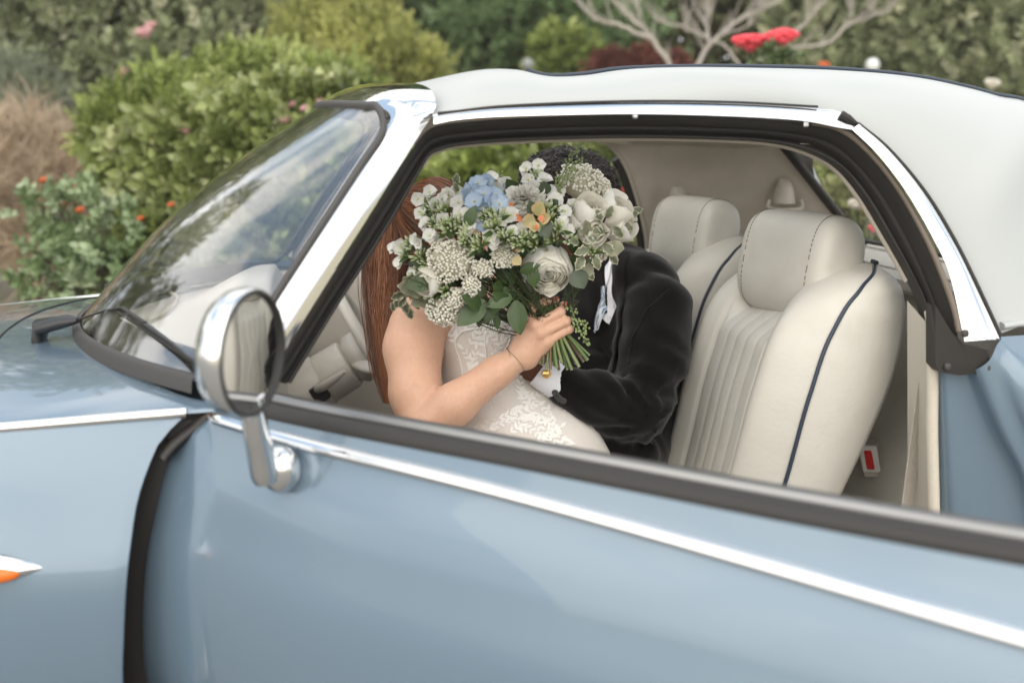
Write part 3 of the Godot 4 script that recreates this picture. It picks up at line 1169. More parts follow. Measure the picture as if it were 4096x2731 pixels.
func car_mirror(t: Node3D) -> void:
	var b2: Vector2 = Vector2(0.2867, 0.811)
	var h2: Vector2 = Vector2(0.3291, 1.004)
	var base := door_at(b2.x, b2.y, 0.036)
	var at := door_at(h2.x, h2.y, 0.115)
	var eye := Vector3(0.09, 1.27, 2.32)
	var seen := Vector3(0.93, 0.73, 0.33)
	var n := ((eye - at).normalized() + (seen - at).normalized()).normalized()
	var y := (Vector3(0.05, 1, 0.0) - n * n.dot(Vector3(0.05, 1, 0.0))).normalized()
	var b := Basis(y.cross(n), y, n)
	var xf := Transform3D(b, at)
	var w := 0.083
	var hh := 0.083
	var mb := MB.new()
	var rows := []
	# shell behind the glass: a deep bowl
	for p in [Vector2(0.985, 0.0), Vector2(1.015, 0.002), Vector2(1.03, -0.005), Vector2(1.035, -0.014), Vector2(1.0, -0.026), Vector2(0.9, -0.038), Vector2(0.68, -0.047), Vector2(0.35, -0.052), Vector2(0.0, -0.054)]:
		var r := PackedVector3Array()
		for k in 48:
			var a := TAU * k / 48
			r.push_back(xf * Vector3(cos(a) * w * p.x, sin(a) * hh * p.x, p.y))
		rows.push_back(r)
	mb.grid(rows, false, true)
	var mir := part(t, "wing_mirror", mb, mat("pearl_chrome", lin(0.8, 0.81, 0.82), 0.16, 1.0))
	mb = MB.new()
	rows = []
	for p in [Vector2(1.0, 0.0015), Vector2(0.97, 0.005), Vector2(0.93, 0.003), Vector2(0.925, -0.004)]:
		var r := PackedVector3Array()
		for k in 48:
			var a := TAU * k / 48
			r.push_back(xf * Vector3(cos(a) * w * p.x, sin(a) * hh * p.x, p.y))
		rows.push_back(r)
	mb.grid(rows, false, true)
	part(mir, "mirror_gasket", mb, M.rubber)
	mb = MB.new()
	rows = []
	for p in [0.94, 0.7, 0.4, 0.001]:
		var r := PackedVector3Array()
		for k in 48:
			var a := TAU * k / 48
			r.push_back(xf * Vector3(cos(a) * w * p, sin(a) * hh * p, -0.002 + 0.003 * (1.0 - p * p)))
		rows.push_back(r)
	mb.grid(rows, false, true)
	part(mir, "mirror_glass", mb, M.mirror)
	# stalk and foot
	mb = MB.new()
	var top := xf * Vector3(0.022, -hh * 0.93, -0.016)
	var foot := base + door_at(0, 0, 0.024) - door_at(0, 0, 0)
	mb.tube(even([top + Vector3(0, 0.016, 0.0), top.lerp(foot, 0.3), top.lerp(foot, 0.7), foot], 14), [0.0185, 0.0185, 0.018, 0.0178, 0.0175, 0.0175, 0.0175, 0.0178, 0.018, 0.0185, 0.019, 0.0195, 0.02, 0.018], 18)
	var st := part(mir, "mirror_stalk", mb, M.chrome)
	mb = MB.new()
	mb.sup(Transform3D(Basis(Vector3.UP, deg_to_rad(-40.0)) * Basis(Vector3.FORWARD, 0.12), base + Vector3(0.004, 0.006, 0)), Vector3(0.030, 0.034, 0.026), 0.95, 0.95, 28, 18)
	part(mir, "mirror_foot", mb, M.chrome)


func car_rear(t: Node3D) -> void:
	# door jamb and rear wing on the near side
	var cols := [
		[Vector3(1.175, 0.8607, 0.69), Vector3(1.19, 0.7347, 0.69), Vector3(1.206, 0.6048, 0.69), Vector3(1.226, 0.4527, 0.69)],
		[Vector3(1.182, 0.8645, 0.708), Vector3(1.2, 0.7406, 0.712), Vector3(1.224, 0.6128, 0.715), Vector3(1.264, 0.4623, 0.718)],
		[Vector3(1.215, 0.8641, 0.712), Vector3(1.255, 0.749, 0.716), Vector3(1.301, 0.6482, 0.722), Vector3(1.37, 0.457, 0.725)],
		[Vector3(1.219, 0.8662, 0.722), Vector3(1.274, 0.7515, 0.728), Vector3(1.332, 0.6508, 0.735), Vector3(1.4, 0.4591, 0.735)],
		[Vector3(1.22, 0.8745, 0.745), Vector3(1.274, 0.7617, 0.755), Vector3(1.334, 0.6559, 0.76), Vector3(1.412, 0.4693, 0.76)],
		[Vector3(1.24, 0.8913, 0.748), Vector3(1.291, 0.7904, 0.758), Vector3(1.354, 0.6732, 0.765), Vector3(1.44, 0.4693, 0.765)],
		[Vector3(1.261, 0.9236, 0.742), Vector3(1.297, 0.8293, 0.768), Vector3(1.353, 0.7049, 0.785), Vector3(1.448, 0.479, 0.788)],
		[Vector3(1.30, 0.93, 0.735), Vector3(1.38, 0.83, 0.78), Vector3(1.44, 0.68, 0.80), Vector3(1.5, 0.45, 0.79)],
		[Vector3(1.6, 0.925, 0.72), Vector3(1.62, 0.8, 0.79), Vector3(1.65, 0.62, 0.81), Vector3(1.65, 0.45, 0.80)],
		[Vector3(2.05, 0.85, 0.62), Vector3(2.1, 0.72, 0.72), Vector3(2.12, 0.55, 0.75), Vector3(2.12, 0.3, 0.72)],
		[Vector3(2.35, 0.72, 0.3), Vector3(2.45, 0.6, 0.35), Vector3(2.48, 0.45, 0.38), Vector3(2.46, 0.25, 0.36)]]
	for side in [1.0, -1.0]:
		var mb := MB.new()
		var g := patch(cols, 25, 71)
		if side < 0:
			for i in g.size():
				g[i] = mirrored(g[i])
		mb.grid(g, side > 0)
		part(t, "rear_wing", mb, M.car_paint)
		wheel(t, Vector3(1.62, 0.29, 0.69 * side), side)
	var mb := MB.new()
	mb.sup(Transform3D(Basis(), Vector3(1.95, 0.6, 0)), Vector3(0.5, 0.3, 0.66), 0.5, 0.5)
	part(t, "boot", mb, M.car_paint)
	mb = MB.new()
	mb.grid([PackedVector3Array([Vector3(-0.2, 0.93, -0.74), Vector3(1.2, 0.90, -0.745)]), PackedVector3Array([Vector3(-0.2, 0.6, -0.8), Vector3(1.2, 0.6, -0.8)]), PackedVector3Array([Vector3(-0.2, 0.2, -0.74), Vector3(1.2, 0.2, -0.74)])])
	part(t, "far_door", mb, M.car_paint)
	# black closing plate under the rear pillar, with its two bolts
	mb = MB.new()
	var outline := [Vector3(1.136, 0.9899, 0.728), Vector3(1.171, 0.9388, 0.735), Vector3(1.192, 0.9204, 0.738), Vector3(1.22, 0.9107, 0.742), Vector3(1.236, 0.9085, 0.742), Vector3(1.243, 0.8923, 0.742), Vector3(1.257, 0.8732, 0.742), Vector3(1.253, 0.8613, 0.742), Vector3(1.236, 0.8603, 0.742), Vector3(1.215, 0.8635, 0.738), Vector3(1.19, 0.8608, 0.736), Vector3(1.157, 0.8663, 0.733), Vector3(1.145, 0.8789, 0.73)]
	var ring := PackedVector3Array(outline)
	var back := PackedVector3Array()
	for p in outline:
		back.push_back(p + Vector3(0, 0, -0.03))
	var mid := Vector3.ZERO
	for p in outline:
		mid += p / outline.size()
	mb.fan(ring, mid + Vector3(0, 0, 0.002))
	mb.grid([ring, back], false, true)
	var pl := part(t, "closing_plate", mb, M.dark_metal)
	for p in [Vector3(1.165, 0.8779, 0.736), Vector3(1.239, 0.8746, 0.745), Vector3(1.19, 0.9395, 0.742)]:
		mb = MB.new()
		mb.sup(Transform3D(Basis(), p), Vector3(0.0065, 0.0065, 0.005), 0.6, 1.0, 14, 8)
		part(pl, "bolt", mb, M.grey_rubber)


func seat(t: Node3D, dz: float, dx: float, label: String) -> void:
	# level cross-sections: fluted front between two bolsters, deep sides, plain back
	var fx := [Vector2(0.33, 0.855), Vector2(0.5, 0.893), Vector2(0.625, 0.921), Vector2(0.8, 0.960), Vector2(0.91, 0.998), Vector2(0.982, 1.045), Vector2(1.013, 1.085), Vector2(1.033, 1.13)]
	var bx := [Vector2(0.33, 0.99), Vector2(0.6, 1.094), Vector2(0.7, 1.134), Vector2(0.83, 1.180), Vector2(0.95, 1.196), Vector2(1.01, 1.182), Vector2(1.033, 1.165)]
	var hw := [Vector2(0.33, 0.225), Vector2(0.5, 0.238), Vector2(0.9, 0.243), Vector2(0.965, 0.236), Vector2(1.0, 0.222), Vector2(1.02, 0.197), Vector2(1.033, 0.15)]
	var mb := MB.new()
	var rows := []
	var nf := 151
	var edge_l := PackedVector3Array()
	var edge_r := PackedVector3Array()
	var n := 61
	for i in n:
		var u := float(i) / (n - 1)
		var y := 0.33 + 0.703 * (1.0 - pow(1.0 - u, 1.6))
		var f: float = curve1(fx, y)
		var bk: float = curve1(bx, y)
		var h: float = curve1(hw, y)
		var soft := smoothstep(1.03, 0.91, y)
		var ring := PackedVector3Array()
		for j in nf:
			var w := -1.0 + 2.0 * j / (nf - 1.0)
			var a := absf(w) * 0.243
			var x := f - 0.02 - 0.034 * soft * exp(-pow((a - 0.178) / 0.045, 2.0)) + 0.05 * pow(absf(w), 12.0) - 0.012 * (1.0 - w * w)
			if a < 0.118:
				x -= 0.0036 * pow(absf(sin(PI * (w * 0.243 + 0.118) / 0.0472)), 0.5)
				x += 0.055 * smoothstep(0.86, 0.94, y) * smoothstep(0.128, 0.10, a)
			x += 0.009 * exp(-pow((a - 0.123) / 0.006, 2.0))
			ring.push_back(Vector3(x + dx, y, dz + w * h))
		for j in range(1, 12):
			var v := j / 12.0
			ring.push_back(Vector3(lerpf(f + 0.018, bk, v) + dx, y, dz + h + 0.016 * sin(PI * v) - 0.03 * v * v))
		for j in range(0, 13):
			ring.push_back(Vector3(bk + 0.012 * sin(PI * j / 12.0) + dx, y, dz + (h - 0.03) * (1.0 - j / 6.0)))
		for j in range(11, 0, -1):
			var v := j / 12.0
			ring.push_back(Vector3(lerpf(f + 0.018, bk, v) + dx, y, dz - h - 0.016 * sin(PI * v) + 0.03 * v * v))
		rows.push_back(ring)
		edge_l.push_back(ring[0] + Vector3(-0.002, 0.0, -0.002))
		edge_r.push_back(ring[nf - 1] + Vector3(-0.002, 0.0, 0.002))
	mb.grid(rows, true, true)
	mb.fan(rows[n - 1], Vector3(1.145 + dx, 1.04, dz), true)
	var s := part(t, "front_seat", mb, M.leather)
	s.set_meta("label", label)
	var last: PackedVector3Array = rows[n - 1]
	for k in [nf + 5, nf + 10]:
		edge_r.push_back(last[k] + Vector3(0, 0.004, 0))
	for k in [last.size() - 6, last.size() - 11]:
		edge_l.push_back(last[k] + Vector3(0, 0.004, 0))
	for e in [edge_l, edge_r]:
		mb = MB.new()
		mb.tube(e, 0.0042, 8)
		part(s, "seat_piping", mb, M.piping)
	# cushion
	mb = MB.new()
	mb.sup(Transform3D(Basis(Vector3(0, 0, 1), 0.14), Vector3(0.6 + dx, 0.36, dz)), Vector3(0.30, 0.085, 0.25), 0.5, 0.4)
	part(s, "seat_cushion", mb, M.leather)
	# head restraint: a drum lying across, with a stitched seam where its ends turn in
	var hx := Transform3D(Basis(Vector3.UP, 0.22) * Basis(Vector3(0, 0, 1), -0.2), Vector3(1.062 + dx, 1.018, dz + 0.004))
	mb = MB.new()
	rows = []
	var prof := [[-0.146, 0.30], [-0.145, 0.55], [-0.142, 0.72], [-0.136, 0.84], [-0.127, 0.925], [-0.117, 0.965], [-0.113, 0.968], [-0.108, 0.985], [-0.06, 1.004], [0.0, 1.008]]
	for i in range(prof.size() - 2, -1, -1):
		prof.push_back([-prof[i][0], prof[i][1]])
	for q in prof:
		var ring := PackedVector3Array()
		for k in 56:
			ring.push_back(hx * drum_ring(TAU * k / 56, q[0], q[1]))
		rows.push_back(ring)
	mb.grid(rows, true, true)
	mb.fan(rows[0], hx * Vector3(0, 0, -0.147), false)
	mb.fan(rows[rows.size() - 1], hx * Vector3(0, 0, 0.147), true)
	part(s, "head_restraint", mb, M.leather)
	for e in [-1.0, 1.0]:
		mb = MB.new()
		for k in 74:
			var a := TAU * k / 74
			mb.tube(PackedVector3Array([hx * drum_ring(a, 0.107 * e, 0.993), hx * drum_ring(a + 0.052, 0.107 * e, 0.993)]), 0.0011, 5)
		part(s, "stitching", mb, M.stitch).set_meta("kind", "stuff")
	for e in [-0.05, 0.05]:
		mb = MB.new()
		mb.tube(PackedVector3Array([hx * Vector3(0.02, -0.09, e), hx * Vector3(0.03, -0.2, e)]), 0.006, 8)
		part(s, "post", mb, M.chrome)


func drum_ring(a: float, z: float, k: float) -> Vector3:
	var c := cos(a)
	var s := sin(a)
	var x := signf(c) * pow(absf(c), 0.8) * 0.063
	var y := signf(s) * pow(absf(s), 0.66) * 0.113
	if x < 0.0:
		x *= 1.0 + 0.12 * s
	# the drum is a little fuller in the middle and shorter at its ends
	return Vector3(x * k, y * (k - 0.9 * z * z), z)


func _xy(a: Array) -> Array:
	var out := []
	for i in a.size():
		out.push_back(Vector2(i, a[i]))
	return out


func car_inside(t: Node3D) -> void:
	seat(t, 0.33, 0.0, "empty near front seat in pale leather with dark piping")
	seat(t, -0.29, -0.01, "far front seat, behind the man's shoulder")
	# dashboard top with the instrument hump on the far side
	var mb := MB.new()
	var rows := []
	for i in 25:
		var u := i / 24.0
		var r := PackedVector3Array()
		for j in 41:
			var z := -0.68 + 1.36 * j / 40.0
			var a := wind_low(z) + Vector3(0.06, -0.02, 0)
			var x := lerpf(a.x, -0.075, minf(u * 1.25, 1.0))
			var hump := 0.052 * exp(-pow((z + 0.34) / 0.2, 4.0)) * smoothstep(0.15, 0.65, u) + 0.018 * smoothstep(0.0, 0.8, u)
			var y := 0.885 + hump
			if u > 0.8:
				var f := (u - 0.8) / 0.2
				x += 0.025 * sin(f * PI * 0.5)
				y -= 0.3 * f * f + 0.02 * f
			r.push_back(Vector3(x, y, z))
		rows.push_back(r)
	mb.grid(rows)
	part(t, "dashboard", mb, M.plastic)
	mb = MB.new()
	mb.tube(even([Vector3(-0.36, 0.893, 0.16), Vector3(-0.30, 0.897, 0.02), Vector3(-0.30, 0.899, -0.2), Vector3(-0.33, 0.9, -0.3)], 16), 0.005, 6)
	part(t, "demister_vent", mb, M.trim_shade)
	# steering wheel and column, on the far side
	var hub := Vector3(0.155, 0.715, -0.34)
	var ax := Vector3(0.86, 0.51, 0.0).normalized()
	var b := frame(hub, ax, Vector3(0, 0, 1))
	mb = MB.new()
	var ring := PackedVector3Array()
	for k in 73:
		var a := TAU * k / 72
		ring.push_back(b * Vector3(cos(a) * 0.185, 0.03, sin(a) * 0.185))
	mb.tube(ring, 0.0155, 14, false)
	var sw := part(t, "steering_wheel", mb, M.plastic)
	mb = MB.new()
	mb.lathe([Vector2(0.0, 0.012), Vector2(0.06, 0.01), Vector2(0.072, -0.004), Vector2(0.07, -0.03), Vector2(0.05, -0.05), Vector2(0.0, -0.05)], b, 32)
	part(sw, "hub", mb, M.plastic)
	for k in 2:
		var a := PI * 0.06 + PI * 0.88 * k
		mb = MB.new()
		mb.tube(PackedVector3Array([b * Vector3(0.04 * sin(a + PI / 2), -0.02, 0.04 * cos(a + PI / 2)), b * Vector3(0.11 * sin(a + PI / 2), 0.0, 0.11 * cos(a + PI / 2)), b * Vector3(0.18 * sin(a + PI / 2), 0.03, 0.18 * cos(a + PI / 2))]), [0.03, 0.026, 0.02], 12, true, 0.55)
		part(sw, "spoke", mb, M.plastic)
	mb = MB.new()
	var badge := PackedVector3Array()
	for k in 33:
		var a := TAU * k / 32
		badge.push_back(b * Vector3(cos(a) * 0.066, 0.006, sin(a) * 0.066))
	mb.tube(badge, 0.006, 8, false)
	part(sw, "horn_ring", mb, M.chrome)
	mb = MB.new()
	mb.lathe([Vector2(0.0, -0.045), Vector2(0.062, -0.045), Vector2(0.068, -0.055), Vector2(0.07, -0.125), Vector2(0.066, -0.13)], b, 36)
	mb.lathe([Vector2(0.062, -0.128), Vector2(0.074, -0.133), Vector2(0.082, -0.23), Vector2(0.095, -0.40), Vector2(0.1, -0.5)], b, 36)
	var col := part(t, "steering_column", mb, M.plastic)
	mb = MB.new()
	var slot := b * Vector3(0.0, -0.165, 0.076)
	var stalk_b := frame(slot, ax, Vector3(0, 0, 1))
	mb.box(b * Vector3(0.069, -0.150, -0.012), Vector3(0.02, 0.045, 0.05), b.basis, 0.005)
	part(col, "stalk_slot", mb, M.black_plastic)
	mb = MB.new()
	mb.tube(even([b * Vector3(0.068, -0.15, 0.0), b * Vector3(0.10, -0.125, 0.004), b * Vector3(0.125, -0.09, 0.010), b * Vector3(0.14, -0.055, 0.016)], 10), [0.012, 0.0125, 0.013, 0.0125, 0.0115, 0.0105, 0.0095, 0.0085, 0.0075, 0.005], 12)
	part(col, "stalk", mb, M.plastic)
	# far side: sill of the far door, inner door card, far quarter panel
	mb = MB.new()
	var dr := []
	for p in [Vector2(-0.745, 0.86), Vector2(-0.74, 0.892), Vector2(-0.725, 0.9), Vector2(-0.70, 0.898), Vector2(-0.685, 0.885), Vector2(-0.67, 0.86), Vector2(-0.665, 0.7), Vector2(-0.64, 0.66), Vector2(-0.66, 0.62), Vector2(-0.67, 0.25)]:
		var r := PackedVector3Array()
		for j in 12:
			r.push_back(Vector3(lerpf(-0.15, 1.15, j / 11.0), p.y, p.x))
		dr.push_back(r)
	mb.grid(dr)
	part(t, "far_door_card", mb, M.trim)
	mb = MB.new()
	mb.tube(PackedVector3Array([Vector3(-0.1, 0.905, -0.728), Vector3(1.1, 0.895, -0.735)]), 0.007, 8)
	part(t, "far_window_seal", mb, M.rubber)
	mb = MB.new()
	# quarter panel trim: rows from the far window edge back to the rear window edge
	var q0 := [Vector3(0.80, 1.30, -0.52), Vector3(0.8856, 1.271, -0.575), Vector3(0.9432, 1.218, -0.6), Vector3(0.9939, 1.116, -0.625), Vector3(1.039, 0.9667, -0.65), Vector3(1.03, 0.85, -0.67), Vector3(1.03, 0.6, -0.68)]
	var q1 := [Vector3(1.38, 1.31, -0.50), Vector3(1.369, 1.278, -0.5), Vector3(1.412, 1.252, -0.5), Vector3(1.483, 1.176, -0.5), Vector3(1.64, 0.9909, -0.5), Vector3(1.67, 0.9, -0.52), Vector3(1.67, 0.6, -0.56)]
	rows = []
	var s0 := sm(q0, 31)
	var s1 := sm(q1, 31)
	for i in 31:
		var r := PackedVector3Array()
		for j in 25:
			var v := j / 24.0
			r.push_back(s0[i].lerp(s1[i], v) + Vector3(0, 0, -0.035 * sin(PI * v)))
		rows.push_back(r)
	mb.grid(rows)
	part(t, "quarter_trim", mb, M.headliner)
	mb = MB.new()
	mb.tube(s0, 0.007, 8)
	part(t, "quarter_trim_edge", mb, M.trim_shade)
	mb = MB.new()
	var arc := PackedVector3Array()
	for q in s0.slice(9):
		arc.push_back(q + Vector3(-0.014, -0.006, -0.012))
	mb.tube(arc, 0.013, 8)
	part(t, "quarter_window_seal", mb, M.rubber)
	# belt guides and webbing on the far quarter panel
	for g in [[Vector3(1.425, 1.125, -0.525), Vector3(1.44, 0.78, -0.515)], [Vector3(1.108, 1.10, -0.575), Vector3(1.15, 0.8, -0.575)]]:
		var at: Vector3 = g[0]
		mb = MB.new()
		var hood := []
		for i in 9:
			var v := i / 8.0
			var r := PackedVector3Array()
			for j in 17:
				var a := PI * j / 16.0
				var wd := lerpf(0.016, 0.036, pow(v, 0.7))
				r.push_back(at + Vector3(cos(a) * wd, 0.045 - 0.075 * v, 0.034 * sin(a) * sqrt(minf(1.0, v * 2.2 + 0.02))))
			hood.push_back(r)
		mb.grid(hood)
		mb.fan(hood[8], at + Vector3(0, -0.03, 0))
		var an := part(t, "belt_guide", mb, M.trim)
		mb = MB.new()
		mb.tube(even([at + Vector3(-0.05, -0.02, 0.012), at + Vector3(-0.056, -0.036, 0.014), at + Vector3(-0.04, -0.047, 0.02), at + Vector3(0.04, -0.047, 0.02), at + Vector3(0.056, -0.036, 0.014), at + Vector3(0.05, -0.02, 0.012)], 24), 0.0055, 8)
		part(an, "loop", mb, M.trim)
		mb = MB.new()
		var wb: Vector3 = g[1]
		mb.box((at + Vector3(0, -0.045, 0.024) + wb) / 2, Vector3(0.048, at.y - 0.045 - wb.y, 0.003), Basis(Vector3(0, 0, 1), atan2(wb.x - at.x, at.y - wb.y)))
		part(an, "webbing", mb, M.webbing)
	# rear window with its black surround, shelf and rear seat
	var wtl := Vector3(1.41, 1.255, -0.49)
	var wbl := Vector3(1.655, 0.985, -0.49)
	mb = MB.new()
	mb.tube(PackedVector3Array([wtl + Vector3(-0.06, 0.066, 0), wbl + Vector3(0.03, -0.03, 0)]), 0.021, 10, true, 0.6)
	mb.tube(PackedVector3Array([Vector3(wtl.x - 0.02, wtl.y + 0.025, -0.49), Vector3(wtl.x - 0.02, wtl.y + 0.025, 0.49)]), 0.02, 10, true, 0.6)
	mb.tube(PackedVector3Array([Vector3(wbl.x, wbl.y, -0.49), Vector3(wbl.x, wbl.y, 0.49)]), 0.012, 10, true, 0.6)
	mb.tube(PackedVector3Array([Vector3(wtl.x, wtl.y, 0.49), Vector3(wbl.x, wbl.y, 0.49)]), 0.021, 10, true, 0.6)
	var rw := part(t, "rear_window_surround", mb, M.rubber)
	mb = MB.new()
	mb.grid([PackedVector3Array([wtl, wtl + Vector3(0, 0, 0.98)]), PackedVector3Array([wbl, wbl + Vector3(0, 0, 0.98)])])
	part(rw, "rear_window", mb, M.glass)
	mb = MB.new()
	mb.box(Vector3(1.53, 0.955, 0), Vector3(0.40, 0.03, 1.18), Basis(), 0.012)
	part(t, "parcel_shelf", mb, M.plastic)
	mb = MB.new()
	rows = []
	for i in 13:
		var v := i / 12.0
		var r := PackedVector3Array()
		for j in 31:
			var z := -0.62 + 1.30 * j / 30.0
			var sag := 0.02 * exp(-pow((absf(z) - 0.03) / 0.05, 2.0))
			r.push_back(Vector3(1.40 - 0.16 * v + 0.03 * pow(1.0 - v, 6.0) - 0.02 * sin(v * PI) + sag * v, 0.975 - 0.55 * v + 0.0 * z, z))
		rows.push_back(r)
	mb.grid(rows)
	part(t, "rear_seat_back", mb, M.leather)
	mb = MB.new()
	mb.sup(Transform3D(Basis(), Vector3(1.12, 0.385, 0)), Vector3(0.28, 0.085, 0.66), 0.45, 0.25)
	part(t, "rear_seat_cushion", mb, M.leather)
	# rear belt buckle standing out of the seat
	var bk := Transform3D(Basis(Vector3(0, 0, 1), 0.25) * Basis(Vector3(0, 1, 0), 0.75).scaled(Vector3.ONE * 1.35), Vector3(1.257, 0.5874, 0.365))
	mb = MB.new()
	mb.box(bk * Vector3(0.012, -0.008, -0.008), Vector3(0.05, 0.052, 0.026), bk.basis, 0.004)
	var bu := part(t, "belt_buckle", mb, M.trim)
	mb = MB.new()
	mb.box(bk * Vector3(-0.0145, 0.002, -0.004), Vector3(0.008, 0.048, 0.03), bk.basis, 0.003)
	part(bu, "buckle_face", mb, mat("pale_plastic", lin(0.66, 0.65, 0.62), 0.35))
	mb = MB.new()
	mb.box(bk * Vector3(-0.0185, 0.002, -0.003), Vector3(0.005, 0.034, 0.013), bk.basis, 0.002)
	part(bu, "release_button", mb, M.red_button)
	# near belt webbing, pillar trim and the ribbed draught seal
	mb = MB.new()
	mb.box((Vector3(1.164, 0.991, 0.635) + Vector3(1.196, 0.449, 0.635)) / 2.0, Vector3(0.03, Vector3(1.164, 0.991, 0.635).distance_to(Vector3(1.196, 0.449, 0.635)), 0.003), Basis(Vector3(0, 0, 1), -0.05) * Basis(Vector3(0, 1, 0), 0.3))
	part(t, "near_belt_webbing", mb, M.webbing)
	mb = MB.new()
	var ln := even([Vector3(1.166, 0.9661, 0.66), Vector3(1.163, 0.9329, 0.68), Vector3(1.165, 0.8854, 0.688), Vector3(1.17, 0.8196, 0.69), Vector3(1.177, 0.7354, 0.69), Vector3(1.193, 0.5969, 0.69), Vector3(1.206, 0.4722, 0.69)], 561)
	var rad := []
	for i in ln.size():
		rad.push_back(0.0105 + 0.0006 * sin(i * PI * 0.5) - (0.0045 * maxf(0.0, 1.0 - i / 120.0)))
	mb.tube(ln, rad, 10)
	part(t, "draught_seal", mb, mat("ribbed_cloth", lin(0.60, 0.55, 0.46), 0.85))
	mb = MB.new()
	mb.grid([PackedVector3Array([Vector3(1.154, 0.9791, 0.61), Vector3(1.165, 0.9456, 0.66)]), PackedVector3Array([Vector3(1.176, 0.7971, 0.6), Vector3(1.174, 0.8169, 0.68)]), PackedVector3Array([Vector3(1.209, 0.4045, 0.6), Vector3(1.212, 0.4403, 0.68)])])
	part(t, "pillar_trim", mb, M.trim)
	# transmission tunnel and floor carpet
	mb = MB.new()
	mb.sup(Transform3D(Basis(), Vector3(0.45, 0.27, 0.02)), Vector3(0.65, 0.13, 0.10), 0.5, 0.5)
	part(t, "tunnel", mb, M.floor_carpet)


# ---- the couple
func skin(called: String, c: Color, sss: float) -> StandardMaterial3D:
	var m := mat(called, c, 0.48)
	m.albedo_texture = noise_tex(31, 0.02, [Color(0.96, 0.90, 0.87), Color(1, 0.98, 0.97), Color(0.98, 0.93, 0.91), Color(1, 1, 1)], 256, 5)
	m.normal_enabled = true
	m.normal_texture = bump_tex(32, 0.12, 1.5, 256, 3)
	m.normal_scale = 0.4
	m.uv1_triplanar = true
	m.uv1_scale = Vector3.ONE * 6.0
	m.subsurf_scatter_enabled = true
	m.subsurf_scatter_strength = sss
	m.cull_mode = BaseMaterial3D.CULL_DISABLED
	return m


func hair_mat(called: String, rough: float) -> StandardMaterial3D:
	var m := mat(called, Color(1, 1, 1), rough)
	m.vertex_color_use_as_albedo = true
	m.cull_mode = BaseMaterial3D.CULL_DISABLED
	return m


# a leaf-shaped sprig laid on a field's surface: at p, pointing along d, raised at its midrib
func lay_leaf(mb: MB, f: Field, p: Vector3, d: Vector3, len: float, wide: float, lift: float) -> void:
	var n := f.normal(p)
	d = (d - n * d.dot(n)).normalized()
	var s := n.cross(d)
	var rows := []
	for i in 6:
		var u := i / 5.0
		var w := wide * pow(sin(PI * clampf(0.06 + 0.94 * u, 0.0, 1.0)), 0.8) * (1.0 - 0.25 * u)
		var r := PackedVector3Array()
		for k in 3:
			var q := f.onto(p + d * len * u + s * w * (k - 1))
			r.push_back(q + f.normal(q) * (lift * (1.4 if k == 1 else 0.6)))
		rows.push_back(r)
	mb.grid(rows)


